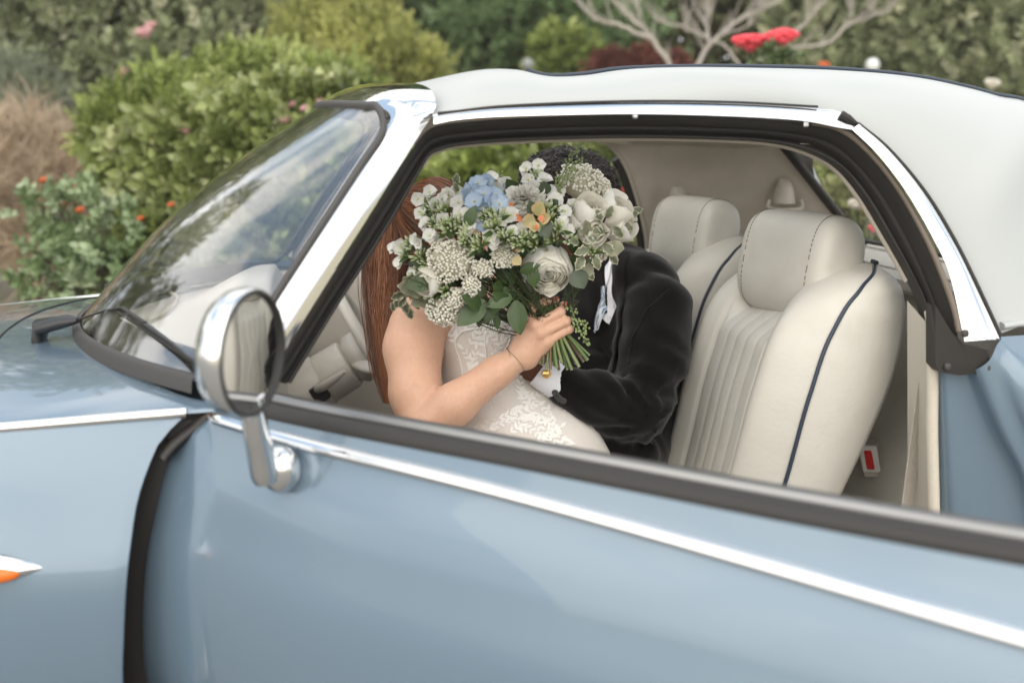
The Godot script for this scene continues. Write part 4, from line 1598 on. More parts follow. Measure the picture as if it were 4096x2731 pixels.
func bride() -> void:
	var t := thing("person", "woman with a long auburn ponytail in a white lace dress, holding up the bouquet", "person", Vector3(0.45, 0.45, 0.1))
	var sm_ := skin("fair_skin", lin(0.66, 0.425, 0.30), 0.12)
	var sh := Vector3(0.2567, 0.8829, 0.1861)
	var f := Field.new(Vector3(0.06, 0.45, -0.42), Vector3(0.98, 1.25, 0.47), 0.0115)
	# trunk, neck and head
	var neck := Vector3(0.3775, 0.9613, 0.02087)
	var head := Vector3(0.3324, 1.077, -0.04134)
	f.cap(Vector3(0.4713, 0.612, 0.1801), Vector3(0.4184, 0.7259, 0.1375), 0.15, 0.115, 0.03)
	f.ell(Vector3(0.4039, 0.8311, 0.1035), Basis(Vector3.UP, -0.5), Vector3(0.145, 0.13, 0.09), 0.04)
	f.cap(Vector3(0.4157, 0.8897, 0.09377), neck, 0.07, 0.05, 0.05)
	f.cap(neck, Vector3(0.3547, 1.019, -0.01548), 0.047, 0.047, 0.03)
	f.ell(head, Basis(Vector3.FORWARD, -0.25), Vector3(0.092, 0.108, 0.076), 0.02)
	f.ell(Vector3(0.3917, 1.028, -0.02112), Basis(Vector3.FORWARD, 0.5), Vector3(0.06, 0.055, 0.055), 0.03)
	f.ell(Vector3(0.4281, 1.065, -0.01165), Basis(), Vector3(0.02, 0.013, 0.011), 0.012)
	f.ell(Vector3(0.4126, 1.027, -0.00688), Basis(), Vector3(0.012, 0.008, 0.018), 0.01)
	f.ell(Vector3(0.3139, 1.056, 0.03731), Basis(Vector3.UP, 0.4), Vector3(0.017, 0.03, 0.01), 0.008)
	# near arm
	f.cap(Vector3(0.3443, 0.914, 0.1073), sh, 0.06, 0.054, 0.05)
	f.cap(sh, Vector3(0.2446, 0.8376, 0.2086), 0.054, 0.0615, 0.03)
	f.cap(Vector3(0.2446, 0.8376, 0.2086), Vector3(0.2449, 0.7507, 0.2676), 0.0615, 0.054, 0.02)
	f.cap(Vector3(0.2449, 0.7507, 0.2676), Vector3(0.2525, 0.6942, 0.3062), 0.054, 0.045, 0.02)
	f.cap(Vector3(0.2538, 0.6923, 0.3327), Vector3(0.3198, 0.7439, 0.3391), 0.041, 0.044, 0.005)
	f.cap(Vector3(0.3198, 0.7439, 0.3391), Vector3(0.4056, 0.8089, 0.3442), 0.044, 0.033, 0.015)
	f.cap(Vector3(0.4056, 0.8089, 0.3442), Vector3(0.4594, 0.8446, 0.3486), 0.033, 0.0275, 0.015)
	# far arm round his back
	var sh2 := Vector3(0.5304, 0.8824, -0.06051)
	f.cap(Vector3(0.4189, 0.8963, 0.07232), sh2, 0.06, 0.052, 0.05)
	f.cap(sh2, Vector3(0.6489, 0.7572, -0.1179), 0.052, 0.043, 0.03)
	# collarbone and shoulder modelling
	f.cap(Vector3(0.2683, 0.936, 0.1723), Vector3(0.3672, 0.942, 0.08504), 0.022, 0.018, 0.025)
	var mb := MB.new()
	f.mesh(mb)
	# the hand has a finer field of its own, joined at the wrist
	var g := Field.new(Vector3(0.4826, 0.8955, 0.3321) - Vector3(0.085, 0.095, 0.085), Vector3(0.4826, 0.8955, 0.3321) + Vector3(0.10, 0.085, 0.075), 0.003)
	var wr := Vector3(0.4594, 0.8446, 0.3486)
	g.cap(Vector3(0.4287, 0.8233, 0.3423), wr, 0.0295, 0.0265, 0.01, Vector3(1, 1, 1.0))
	var mcp := [Vector3(0.4748, 0.9149, 0.3527), Vector3(0.4814, 0.9079, 0.3656), Vector3(0.4926, 0.8919, 0.3688), Vector3(0.5072, 0.8743, 0.3645)]
	var pip := [Vector3(0.4775, 0.9454, 0.3523), Vector3(0.534, 0.934, 0.3645), Vector3(0.5451, 0.9154, 0.3681), Vector3(0.5534, 0.8983, 0.3648)]
	var dip := [Vector3(0.506, 0.955, 0.3502), Vector3(0.5442, 0.9335, 0.3354), Vector3(0.5555, 0.9119, 0.3396), Vector3(0.5602, 0.8926, 0.3402)]
	var tip := [Vector3(0.5313, 0.9562, 0.3389), Vector3(0.5292, 0.9208, 0.3115), Vector3(0.5389, 0.9008, 0.3151), Vector3(0.545, 0.8824, 0.322)]
	for i in 4:
		g.cap(wr, mcp[i], 0.021, [0.0125, 0.0125, 0.012, 0.0115][i], 0.014)
		var r: float = [0.0098, 0.0102, 0.0098, 0.0088][i]
		g.cap(mcp[i], pip[i], r * 1.12, r, 0.006)
		g.cap(pip[i], dip[i], r * 1.0, r * 0.9, 0.003)
		g.cap(dip[i], tip[i], r * 0.9, r * 0.78, 0.003)
		g.ell(pip[i], Basis(), Vector3.ONE * r * 1.06, 0.004)
	g.cap(wr, Vector3(0.4658, 0.8991, 0.3336), 0.022, 0.019, 0.016)
	g.cap(Vector3(0.4658, 0.8991, 0.3336), Vector3(0.5043, 0.9151, 0.3061), 0.0165, 0.0125, 0.01)
	g.cap(Vector3(0.5043, 0.9151, 0.3061), Vector3(0.5383, 0.9299, 0.3123), 0.0115, 0.0105, 0.006)
	g.cap(Vector3(0.5383, 0.9299, 0.3123), Vector3(0.5477, 0.9429, 0.332), 0.0102, 0.0085, 0.005)
	g.cap(Vector3(0.4732, 0.8349, 0.353), Vector3(0.5069, 0.8675, 0.3576), 0.0165, 0.014, 0.014)
	# knuckle rise and the dip between tendons
	for i in 4:
		g.ell(mcp[i] + Vector3(-0.002, 0.001, 0.003), Basis(), Vector3.ONE * 0.0115, 0.006)
	g.mesh(mb)
	var body := part(t, "body", mb, sm_)
	body.set_meta("kind", "body")
	body.remove_meta("kind")
	mb = MB.new()
	mb.sup(frame(Vector3(0.549, 0.9443, 0.3382), Vector3(0.6, 0.7, -0.1), Vector3(0, 0, 1)), Vector3(0.0065, 0.009, 0.004), 0.7, 0.8, 16, 10)
	part(body, "thumb_nail", mb, mat("nail", lin(0.55, 0.13, 0.075), 0.15))
	for i in [0]:
		mb = MB.new()
		mb.sup(frame(Vector3(0.5272, 0.9591, 0.3448), Vector3(1.0, 0.15, -0.3), Vector3(0, 0, 1)), Vector3(0.005, 0.008, 0.0045), 0.7, 0.8, 16, 10)
		part(body, "finger_nail", mb, M.nail)
	mb = MB.new()
	var wax := (Vector3(0.4594, 0.8446, 0.3486) - Vector3(0.4068, 0.8071, 0.3365)).normalized()
	for off in [-0.002, 0.006]:
		var ring := PackedVector3Array()
		for k in 33:
			var a := TAU * k / 32
			var fr := frame(Vector3(0.4446, 0.8343, 0.345) + wax * off, wax, Vector3(0, 0, 1))
			ring.push_back(fr * Vector3(cos(a) * 0.0305, 0.004 * sin(a * 2.0 + off * 300.0), sin(a) * 0.0305))
		mb.tube(ring, 0.00045, 5, false)
	part(t, "thread_bracelet", mb, mat("dark_thread", lin(0.10, 0.05, 0.03), 0.7))
	# eyes and lips, turned to him behind the flowers
	for z in [-0.03, 0.03]:
		mb = MB.new()
		mb.sup(Transform3D(Basis(), Vector3(0.4181, 1.087, -0.02827) + Vector3(-0.004, 0, z)), Vector3(0.008, 0.006, 0.011), 1.0, 1.0, 14, 8)
		part(t, "eyelid", mb, sm_)
	# dress
	var d := Field.new(Vector3(0.22, 0.24, -0.30), Vector3(0.98, 0.93, 0.60), 0.0098)
	d.ell(Vector3(0.365, 0.8436, 0.1717), Basis(), Vector3(0.058, 0.056, 0.05), 0.03)
	d.ell(Vector3(0.4386, 0.854, 0.1878), Basis(), Vector3(0.056, 0.062, 0.055), 0.03)
	d.cap(Vector3(0.394, 0.8135, 0.1156), Vector3(0.416, 0.7331, 0.1667), 0.085, 0.088, 0.04)
	d.cap(Vector3(0.4116, 0.8135, 0.1187), Vector3(0.4349, 0.7307, 0.1602), 0.09, 0.10, 0.04)
	d.cap(Vector3(0.4203, 0.7307, 0.1576), Vector3(0.4776, 0.6178, 0.2008), 0.10, 0.135, 0.04)
	d.cap(Vector3(0.4776, 0.6178, 0.2008), Vector3(0.5633, 0.5681, 0.2673), 0.13, 0.11, 0.04)
	d.cap(Vector3(0.5213, 0.6046, 0.2318), Vector3(0.4231, 0.5392, 0.2898), 0.13, 0.12, 0.04)
	d.cap(Vector3(0.4527, 0.5569, 0.2293), Vector3(0.3348, 0.4817, 0.3065), 0.15, 0.13, 0.04)
	d.bend(func(p): return 0.003 * sin(p.x * 90.0 + p.y * 60.0 + sin(p.z * 40.0) * 2.0) * smoothstep(0.72, 0.6, p.y) + 0.0015 * sin(p.y * 140.0 + p.x * 50.0) * smoothstep(0.8, 0.7, p.y))
	mb = MB.new()
	d.mesh(mb)
	var tul := mat("tulle", lin(0.86, 0.82, 0.77), 0.8)
	tul.albedo_texture = noise_tex(33, 0.25, [Color(0.82, 0.8, 0.78), Color(1, 1, 1)], 256, 2)
	tul.uv1_triplanar = true
	tul.uv1_scale = Vector3.ONE * 10.0
	tul.rim_enabled = true
	tul.rim = 0.5
	tul.cull_mode = BaseMaterial3D.CULL_DISABLED
	var dress := part(t, "lace_dress", mb, tul)
	# embroidered sprigs: stems with paired leaves that follow the cloth
	var lace := mat("embroidery", lin(0.84, 0.82, 0.78), 0.7)
	lace.cull_mode = BaseMaterial3D.CULL_DISABLED
	var lm := MB.new()
	var r2 := RandomNumberGenerator.new()
	r2.seed = 5
	var starts := [[Vector3(0.3263, 0.7756, 0.2873), 1.3], [Vector3(0.3537, 0.7846, 0.2903), 1.7], [Vector3(0.386, 0.8027, 0.2924), 1.2], [Vector3(0.3423, 0.8477, 0.2756), 0.9], [Vector3(0.3152, 0.8477, 0.2708), 2.0], [Vector3(0.3966, 0.8477, 0.2852), 2.2], [Vector3(0.424, 0.8567, 0.2882), 0.8], [Vector3(0.4112, 0.8792, 0.2814), 1.5], [Vector3(0.4385, 0.8837, 0.2853), 2.5], [Vector3(0.3345, 0.8837, 0.267), 1.0], [Vector3(0.3704, 0.8747, 0.2751), 0.3], [Vector3(0.4508, 0.8477, 0.2947), 2.4],
		[Vector3(0.4529, 0.7756, 0.3096), -0.6], [Vector3(0.48, 0.7756, 0.3144), -1.0], [Vector3(0.4287, 0.7306, 0.3144), -0.4], [Vector3(0.4739, 0.7306, 0.3224), -0.9], [Vector3(0.505, 0.7126, 0.3314), -1.1], [Vector3(0.4007, 0.7036, 0.3149), 0.2], [Vector3(0.4453, 0.6856, 0.3264), -0.4], [Vector3(0.4992, 0.6766, 0.3377), -0.7], [Vector3(0.5351, 0.6675, 0.3458), -0.9], [Vector3(0.4674, 0.8027, 0.3067), 2.3], [Vector3(0.4206, 0.7576, 0.3075), 2.0], [Vector3(0.4925, 0.7441, 0.3229), 2.2], [Vector3(0.5223, 0.6901, 0.339), 2.4], [Vector3(0.3817, 0.6766, 0.3169), 0.4], [Vector3(0.5438, 0.6585, 0.3492), 2.2], [Vector3(0.4308, 0.6585, 0.3292), 0.5], [Vector3(0.4802, 0.6495, 0.3398), 0.3]]
	for s in starts:
		var p: Vector3 = d.onto(s[0])
		var a: float = s[1]
		var turn := r2.randf_range(-0.22, 0.22)
		var line := PackedVector3Array()
		for k in 6:
			var n := d.normal(p)
			var dir := (Vector3(cos(a), sin(a), 0) - n * n.dot(Vector3(cos(a), sin(a), 0))).normalized()
			line.push_back(p + n * 0.001)
			var sz := r2.randf_range(0.85, 1.25) * (1.0 - 0.07 * k)
			if k > 0:
				for e in [-1.0, 1.0]:
					var la: float = a + e * r2.randf_range(0.6, 0.95)
					lay_leaf(lm, d, p, Vector3(cos(la), sin(la), 0), 0.019 * sz, 0.0042 * sz, 0.0016)
			p = d.onto(p + dir * 0.0125)
			a += turn
		lay_leaf(lm, d, p, Vector3(cos(a), sin(a), 0), 0.02, 0.0045, 0.0016)
		lm.tube(line, 0.0009, 5)
	part(dress, "lace_sprigs", lm, lace)
	# scalloped edge cord and net lines
	lm = MB.new()
	for c in [[Vector3(0.3306, 0.8999, 0.263), Vector3(0.3084, 0.8612, 0.2669), Vector3(0.3058, 0.8387, 0.271), Vector3(0.3097, 0.7918, 0.2811)], [Vector3(0.3306, 0.8999, 0.263), Vector3(0.3671, 0.9107, 0.2673), Vector3(0.3989, 0.9162, 0.2718), Vector3(0.4442, 0.918, 0.2794), Vector3(0.4661, 0.8972, 0.2875)], [Vector3(0.3989, 0.9144, 0.2722), Vector3(0.3839, 0.8747, 0.2775), Vector3(0.3866, 0.8207, 0.2888), Vector3(0.3534, 0.7756, 0.292)], [Vector3(0.4661, 0.8972, 0.2875), Vector3(0.4602, 0.8567, 0.2946), Vector3(0.4232, 0.8342, 0.2926), Vector3(0.3969, 0.8567, 0.2834)]]:
		var q := PackedVector3Array()
		for p in even(c, 40):
			q.push_back(d.onto(p) + Vector3(0, 0, 0.0015))
		lm.tube(q, 0.0022, 6)
	part(dress, "edge_cord", lm, lace)
	# beads and sequins
	lm = MB.new()
	for i in 260:
		var px := r2.randf_range(-1, 1)
		var c: Vector3 = Vector3(0.4293, 0.8792, 0.2846) if i < 110 else Vector3(0.4552, 0.7126, 0.3227)
		var w := Vector3(r2.randfn(0, 0.022), r2.randfn(0, 0.02), 0) if i < 110 else Vector3(r2.randfn(0, 0.07), r2.randfn(0, 0.045), 0)
		var q := d.onto(c + w)
		lm.sup(Transform3D(Basis(), q + d.normal(q) * 0.001), Vector3.ONE * r2.randf_range(0.0009, 0.0017), 1.0, 1.0, 6, 4)
	part(dress, "beads", lm, mat("bead", lin(0.85, 0.85, 0.85), 0.12)).set_meta("kind", "stuff")
	bride_hair(t, head)


func bride_hair(t: Node3D, head: Vector3) -> void:
	var hm := hair_mat("auburn_hair", 0.34)
	var r2 := RandomNumberGenerator.new()
	r2.seed = 9
	var dark := lin(0.06, 0.021, 0.010)
	var light := lin(0.37, 0.145, 0.055)
	var F := Vector3(0.95, 0.12, -0.1).normalized()
	var U := (Vector3(0, 1, 0) - F * F.y).normalized()
	var N := F.cross(U)
	var tie := Vector3(0.2491, 1.137, -0.06804)
	var td := (tie - head)
	var tdir := Vector3(td.dot(F), td.dot(U), td.dot(N))
	var mb := MB.new()
	mb.tint = dark.srgb_to_linear()
	var cap_r := Vector3(0.097, 0.113, 0.082)
	var rows := []
	for i in 25:
		var r := PackedVector3Array()
		for j in 33:
			var th := lerpf(1.05, PI, i / 24.0)
			var ph := TAU * j / 32
			var v := Vector3(cos(th), sin(th) * cos(ph), sin(th) * sin(ph))
			r.push_back(head + F * v.x * cap_r.x + U * v.y * cap_r.y + N * v.z * cap_r.z)
		rows.push_back(r)
	mb.grid(rows)
	var e := Vector3(tdir.x / cap_r.x, tdir.y / cap_r.y, tdir.z / cap_r.z).normalized()
	for i in 900:
		var ph := r2.randf() * TAU
		var th := r2.randf_range(0.95, 1.7)
		var s := Vector3(cos(th), sin(th) * cos(ph), sin(th) * sin(ph))
		var path := PackedVector3Array()
		var lift := r2.randf_range(1.0, 1.045)
		for k in 12:
			var u := k / 11.0
			var v := s.slerp(e, u)
			var l := lift + 0.012 * sin(u * PI)
			l += 0.05 * smoothstep(0.85, 1.0, u)
			path.push_back(head + F * v.x * cap_r.x * l + U * v.y * cap_r.y * l + N * v.z * cap_r.z * l)
		mb.tint = dark.lerp(light, r2.randf() * 0.8).srgb_to_linear()
		mb.tube(path, r2.randf_range(0.0008, 0.0015), 3, false)
	var hair := part(t, "hair", mb, hm)
	# the band of hair wrapped round the tie
	mb = MB.new()
	mb.tint = lin(0.17, 0.058, 0.022).srgb_to_linear()
	var tf := frame(tie, Vector3(-0.75, 0.35, 0.1), Vector3(0, 0, 1))
	for k in 7:
		var ring := PackedVector3Array()
		for j in 25:
			var a := TAU * j / 24
			ring.push_back(tf * Vector3(cos(a) * 0.0205, (k - 3) * 0.0042 + 0.003 * sin(a + k), sin(a) * 0.0205))
		mb.tint = dark.lerp(light, 0.4 + 0.08 * (k % 3)).srgb_to_linear()
		mb.tube(ring, 0.0042, 6, false)
	part(hair, "hair_wrap", mb, hm)
	# ponytail
	mb = MB.new()
	var spine := even([tie, Vector3(0.2256, 1.131, -0.07118), Vector3(0.208, 1.08, -0.0535), Vector3(0.2007, 1, -0.02845), Vector3(0.1968, 0.9014, 0.00107), Vector3(0.1969, 0.8035, 0.03113), Vector3(0.1961, 0.7361, 0.05487), Vector3(0.1987, 0.6842, 0.07613)], 26)
	var wid := [0.018, 0.028, 0.038, 0.045, 0.049, 0.051, 0.052, 0.052, 0.052, 0.051, 0.05, 0.049, 0.048, 0.046, 0.044, 0.042, 0.04, 0.038, 0.036, 0.034, 0.031, 0.028, 0.024, 0.02, 0.016, 0.012]
	var up := []
	for i in 26:
		up.push_back(wid[i] * 0.82)
	mb.tint = dark.lerp(light, 0.3).srgb_to_linear()
	mb.tube(spine, up, 14, true, 0.75, Vector3(0, 0, 1))
	for i in 1300:
		var a := r2.randf() * TAU
		var rr := sqrt(r2.randf_range(0.45, 1.0))
		var stop := r2.randi_range(19, 26)
		var path := PackedVector3Array()
		var ph := r2.randf() * TAU
		var stray := 1.0 if r2.randf() < 0.93 else r2.randf_range(1.2, 1.7)
		for k in range(0, stop, 1):
			var x: float = cos(a + 0.15 * sin(k * 0.2 + ph)) * rr * wid[k] * lerpf(1.0, stray, k / 26.0)
			var z: float = sin(a) * rr * wid[k] * 0.75
			path.push_back(spine[k] + Vector3(x + 0.002 * sin(k * 0.5 + ph), 0.0, z) + Vector3(0, (x + 0.0) * (0.9 if k < 4 else 0.0), 0))
		var shade := clampf(r2.randfn(0.55, 0.10) + 0.22 * cos(a * 3.0 + 1.0), 0.0, 1.1)
		mb.tint = dark.lerp(light, shade).srgb_to_linear()
		mb.tube(path, r2.randf_range(0.0006, 0.0012), 3, false)
	part(hair, "ponytail", mb, hm)


func groom() -> void:
	var t := thing("person", "man with black curly hair in a black velvet jacket, his face hidden behind the bouquet", "person", Vector3(0.85, 0.45, -0.25))
	var sk := skin("brown_skin", lin(0.135, 0.052, 0.028), 0.06)
	var head := Vector3(0.6655, 1.12, -0.1569)
	var f := Field.new(Vector3(0.42, 0.85, -0.55), Vector3(1.0, 1.32, 0.15), 0.0105)
	f.ell(head, Basis(Vector3.FORWARD, 0.15), Vector3(0.10, 0.125, 0.08), 0.02)
	f.ell(head + Vector3(-0.055, -0.075, 0.0), Basis(Vector3.FORWARD, -0.4), Vector3(0.06, 0.055, 0.06), 0.03)
	f.ell(head + Vector3(-0.112, -0.02, 0.0), Basis(), Vector3(0.022, 0.018, 0.016), 0.012)
	f.ell(head + Vector3(-0.098, -0.062, 0.0), Basis(), Vector3(0.016, 0.012, 0.024), 0.01)
	f.ell(head + Vector3(-0.088, 0.02, 0.0), Basis(), Vector3(0.014, 0.012, 0.055), 0.015)
	f.ell(head + Vector3(0.02, -0.02, 0.08), Basis(Vector3.UP, 0.3), Vector3(0.018, 0.032, 0.012), 0.008)
	f.cap(head + Vector3(0.02, -0.08, 0.0), Vector3(0.7359, 0.9662, -0.1343), 0.06, 0.066, 0.03)
	var mb := MB.new()
	f.mesh(mb)
	# his hand round her waist, behind her wrist
	var g := Field.new(Vector3(0.4851, 0.801, 0.2377) - Vector3(0.09, 0.08, 0.08), Vector3(0.4851, 0.801, 0.2377) + Vector3(0.09, 0.08, 0.08), 0.004)
	var wr := Vector3(0.5218, 0.7904, 0.2618)
	for i in 4:
		var y := (1.5 - i) * 0.017
		var m := Vector3(0.485, 0.7982, 0.2382) + Vector3(0, y * 0.9, 0.004)
		g.cap(wr, m, 0.022, 0.012, 0.015)
		g.cap(m, Vector3(0.4562, 0.8012, 0.2377) + Vector3(0, y, 0.006), 0.0105, 0.0095, 0.004)
		g.cap(Vector3(0.4562, 0.8012, 0.2377) + Vector3(0, y, 0.006), Vector3(0.4352, 0.7961, 0.2195) + Vector3(0, y, 0), 0.0095, 0.008, 0.003)
	g.cap(wr, Vector3(0.4989, 0.8255, 0.2507), 0.018, 0.013, 0.012)
	g.cap(Vector3(0.4989, 0.8255, 0.2507), Vector3(0.4797, 0.8356, 0.2402), 0.012, 0.009, 0.005)
	var body := part(t, "body", mb, sk)
	mb = MB.new()
	g.mesh(mb)
	part(t, "hand", mb, sk)
	# jacket
	var sh := Vector3(0.8296, 0.8878, 0.105)
	var el := Vector3(0.7303, 0.686, 0.273)
	var d := Field.new(Vector3(0.42, 0.42, -0.62), Vector3(1.12, 1.10, 0.42), 0.0105)
	d.cap(Vector3(0.7784, 0.9309, -0.1404), Vector3(0.8234, 0.9287, 0.01291), 0.085, 0.085, 0.05)
	d.cap(Vector3(0.7702, 0.8871, -0.3815), Vector3(0.7784, 0.9309, -0.1404), 0.09, 0.085, 0.05)
	d.ell(Vector3(0.8015, 0.7991, -0.1098), Basis(Vector3.UP, 0.5) * Basis(Vector3.FORWARD, 0.2), Vector3(0.15, 0.2, 0.18), 0.05)
	d.cap(Vector3(0.7834, 0.7632, -0.06439), Vector3(0.7355, 0.5566, 0.04115), 0.155, 0.165, 0.05)
	d.cap(Vector3(0.6902, 0.6893, 0.07894), Vector3(0.6902, 0.5646, 0.1661), 0.10, 0.13, 0.05)
	d.cap(sh, Vector3(0.7918, 0.7843, 0.1916), 0.082, 0.079, 0.022)
	d.cap(Vector3(0.7918, 0.7843, 0.1916), el, 0.079, 0.066, 0.02)
	d.cap(el, Vector3(0.6342, 0.7291, 0.2888), 0.065, 0.056, 0.02)
	d.cap(Vector3(0.6342, 0.7291, 0.2888), Vector3(0.5677, 0.7614, 0.2903), 0.056, 0.046, 0.02)
	# far arm
	d.cap(Vector3(0.7625, 0.8722, -0.4005), Vector3(0.6336, 0.717, -0.3196), 0.075, 0.06, 0.04)
	# folds: gathered at the inside of the elbow and dragged across the upper arm
	var ax := (el - sh).normalized()
	d.bend(func(p: Vector3) -> float:
		var q := p - el
		var r := q.length()
		var a := atan2(q.y, q.x + 0.02 * sin(q.z * 60.0))
		var w := exp(-pow(r / 0.15, 2.0))
		var o := 0.008 * w * sin(a * 9.0 + r * 30.0) * (0.6 + 0.4 * sin(a * 4.0)) + 0.0035 * w * sin(a * 23.0 + r * 60.0)
		var along := (p - sh).dot(ax)
		o += 0.0055 * sin(along * 80.0 + p.x * 45.0 - p.z * 28.0) * smoothstep(0.07, 0.16, along) * exp(-pow((p - sh - ax * along).length() / 0.11, 4.0))
		o += 0.0025 * sin(p.x * 60.0 + p.y * 85.0 + 2.0 * sin(p.z * 35.0))
		return o, 0.03)
	mb = MB.new()
	d.mesh(mb)
	var vel := mat("black_velvet", lin(0.0055, 0.0047, 0.0046), 0.8, 0.0, 0.15)
	vel.rim_enabled = true
	vel.rim = 0.33
	vel.rim_tint = 0.0
	vel.albedo_texture = noise_tex(35, 0.03, [Color(0.5, 0.5, 0.5), Color(1, 0.98, 0.97), Color(0.7, 0.7, 0.7)], 256, 5)
	vel.uv1_triplanar = true
	vel.uv1_scale = Vector3.ONE * 5.0
	vel.cull_mode = BaseMaterial3D.CULL_DISABLED
	var jk := part(t, "velvet_jacket", mb, vel)
	# armhole seam
	mb = MB.new()
	var seam := PackedVector3Array()
	for p in even([Vector3(0.7134, 0.7993, 0.2472), Vector3(0.7036, 0.8465, 0.236), Vector3(0.7168, 0.8984, 0.2279), Vector3(0.7466, 0.9408, 0.2247), Vector3(0.7853, 0.9644, 0.2267), Vector3(0.842, 0.9623, 0.1854)], 40):
		var q := d.onto(p)
		seam.push_back(q + d.normal(q) * 0.0005)
	mb.tube(seam, 0.003, 6)
	part(jk, "armhole_seam", mb, vel)
	# shirt front, tie, collar and lapel lie over the chest
	var white := mat("shirt_cotton", lin(0.78, 0.79, 0.83), 0.75)
	white.cull_mode = BaseMaterial3D.CULL_DISABLED
	var pieces := [
		["shirt", [Vector3(0.6433, 1.024, 0.03439), Vector3(0.6171, 0.9555, 0.09535), Vector3(0.6056, 0.9289, 0.1194), Vector3(0.6066, 0.9128, 0.1331)], [Vector3(0.7362, 1.034, -0.003035), Vector3(0.703, 0.9776, 0.04394), Vector3(0.6621, 0.9407, 0.1063), Vector3(0.6426, 0.9191, 0.1279)], 0.004, white],
		["collar", [Vector3(0.7079, 0.9933, 0.0002561), Vector3(0.7226, 1.029, -0.004401), Vector3(0.7385, 1.064, -0.0292)], [Vector3(0.684, 0.9574, 0.04466), Vector3(0.7161, 0.9956, 0.02194), Vector3(0.7463, 1.048, -0.0247)], 0.012, white],
		["lapel", [Vector3(0.7341, 1.034, -0.0034), Vector3(0.7031, 0.9796, 0.04355), Vector3(0.6501, 0.9081, 0.1107), Vector3(0.5971, 0.8351, 0.2195)], [Vector3(0.7842, 1.019, 0.00854), Vector3(0.7515, 0.96, 0.07674), Vector3(0.698, 0.8751, 0.1465), Vector3(0.6221, 0.7615, 0.2387)], 0.010, vel]]
	for pc in pieces:
		var a := even(pc[1], 24)
		var b := even(pc[2], 24)
		mb = MB.new()
		var rows := []
		for i in 9:
			var r := PackedVector3Array()
			for j in 24:
				var q := d.onto(a[j].lerp(b[j], i / 8.0))
				r.push_back(q + d.normal(q) * (pc[3] + 0.004 * sin(PI * i / 8.0)))
			rows.push_back(r)
		mb.grid(rows)
		var o := part(t, pc[0], mb, pc[4])
		if pc[0] == "shirt":
			body.get_parent().move_child(o, -1)
	mb = MB.new()
	var ta := even([Vector3(0.6515, 0.9688, 0.04699), Vector3(0.6373, 0.9314, 0.07271), Vector3(0.6259, 0.9145, 0.09481), Vector3(0.6191, 0.9002, 0.1068)], 30)
	var tb := even([Vector3(0.682, 0.9574, 0.04431), Vector3(0.6677, 0.9249, 0.06902), Vector3(0.6542, 0.9109, 0.09015), Vector3(0.6409, 0.9002, 0.1107)], 30)
	var tr := []
	for i in 7:
		var r := PackedVector3Array()
		for j in 30:
			var q := d.onto(ta[j].lerp(tb[j], i / 6.0))
			r.push_back(q + d.normal(q) * (0.011 + 0.006 * sin(PI * i / 6.0)))
		tr.push_back(r)
	mb.grid(tr)
	part(t, "tie", mb, flower_print())
	# cuff, link and sleeve buttons
	mb = MB.new()
	var cax := (Vector3(0.5115, 0.7974, 0.2741) - Vector3(0.543, 0.7736, 0.2845)).normalized()
	var cf := frame(Vector3(0.5309, 0.7823, 0.2827), cax, Vector3(0, 0, 1))
	mb.lathe([Vector2(0.038, -0.035), Vector2(0.0395, 0.0), Vector2(0.039, 0.024), Vector2(0.036, 0.0245), Vector2(0.035, 0.0)], cf, 28)
	part(t, "shirt_cuff", mb, white)
	mb = MB.new()
	var lk := Vector3(0.5147, 0.7968, 0.3224)
	mb.lathe([Vector2(0.0, 0.006), Vector2(0.006, 0.0058), Vector2(0.0085, 0.004), Vector2(0.009, 0.0), Vector2(0.0075, -0.004)], frame(lk, Vector3(0.1, 0.1, 1.0), Vector3(1, 0, 0)), 24)
	var cl := part(t, "cuff_link", mb, M.gold)
	mb = MB.new()
	mb.lathe([Vector2(0.0075, 0.0055), Vector2(0.0085, 0.0068), Vector2(0.0095, 0.005)], frame(lk, Vector3(0.1, 0.1, 1.0), Vector3(1, 0, 0)), 24)
	part(cl, "link_rim", mb, M.gold)
	for p in [Vector3(0.5165, 0.7518, 0.3463), Vector3(0.5243, 0.7438, 0.3493), Vector3(0.5321, 0.7357, 0.3523), Vector3(0.5425, 0.7259, 0.3561)]:
		var q := d.onto(p)
		var n := d.normal(q)
		var bf := frame(q + n * 0.001, n, Vector3(1, 0, 0))
		mb = MB.new()
		mb.lathe([Vector2(0.0, 0.0022), Vector2(0.0045, 0.0022), Vector2(0.0055, 0.0036), Vector2(0.0072, 0.003), Vector2(0.0075, 0.0)], bf, 18)
		part(jk, "sleeve_button", mb, M.grey_rubber)
	curls(t, head)


func flower_print() -> StandardMaterial3D:
	var im := Image.create(128, 256, false, Image.FORMAT_RGB8)
	im.fill(Color(0.80, 0.82, 0.84))
	var r2 := RandomNumberGenerator.new()
	r2.seed = 3
	var cols := [Color(0.13, 0.22, 0.38), Color(0.35, 0.5, 0.68), Color(0.2, 0.33, 0.28), Color(0.6, 0.7, 0.8)]
	for i in 110:
		var c: Color = cols[r2.randi() % 4]
		var at := Vector2(r2.randf() * 128, r2.randf() * 256)
		for k in 5:
			var o := at + Vector2.from_angle(k * TAU / 5.0 + i) * 6.0
			for y in range(-4, 5):
				for x in range(-4, 5):
					if x * x + y * y <= 16:
						im.set_pixel(posmod(int(o.x) + x, 128), posmod(int(o.y) + y, 256), c)
	var m := mat("flower_print", Color(1, 1, 1), 0.5)
	m.albedo_texture = ImageTexture.create_from_image(im)
	m.cull_mode = BaseMaterial3D.CULL_DISABLED
	return m


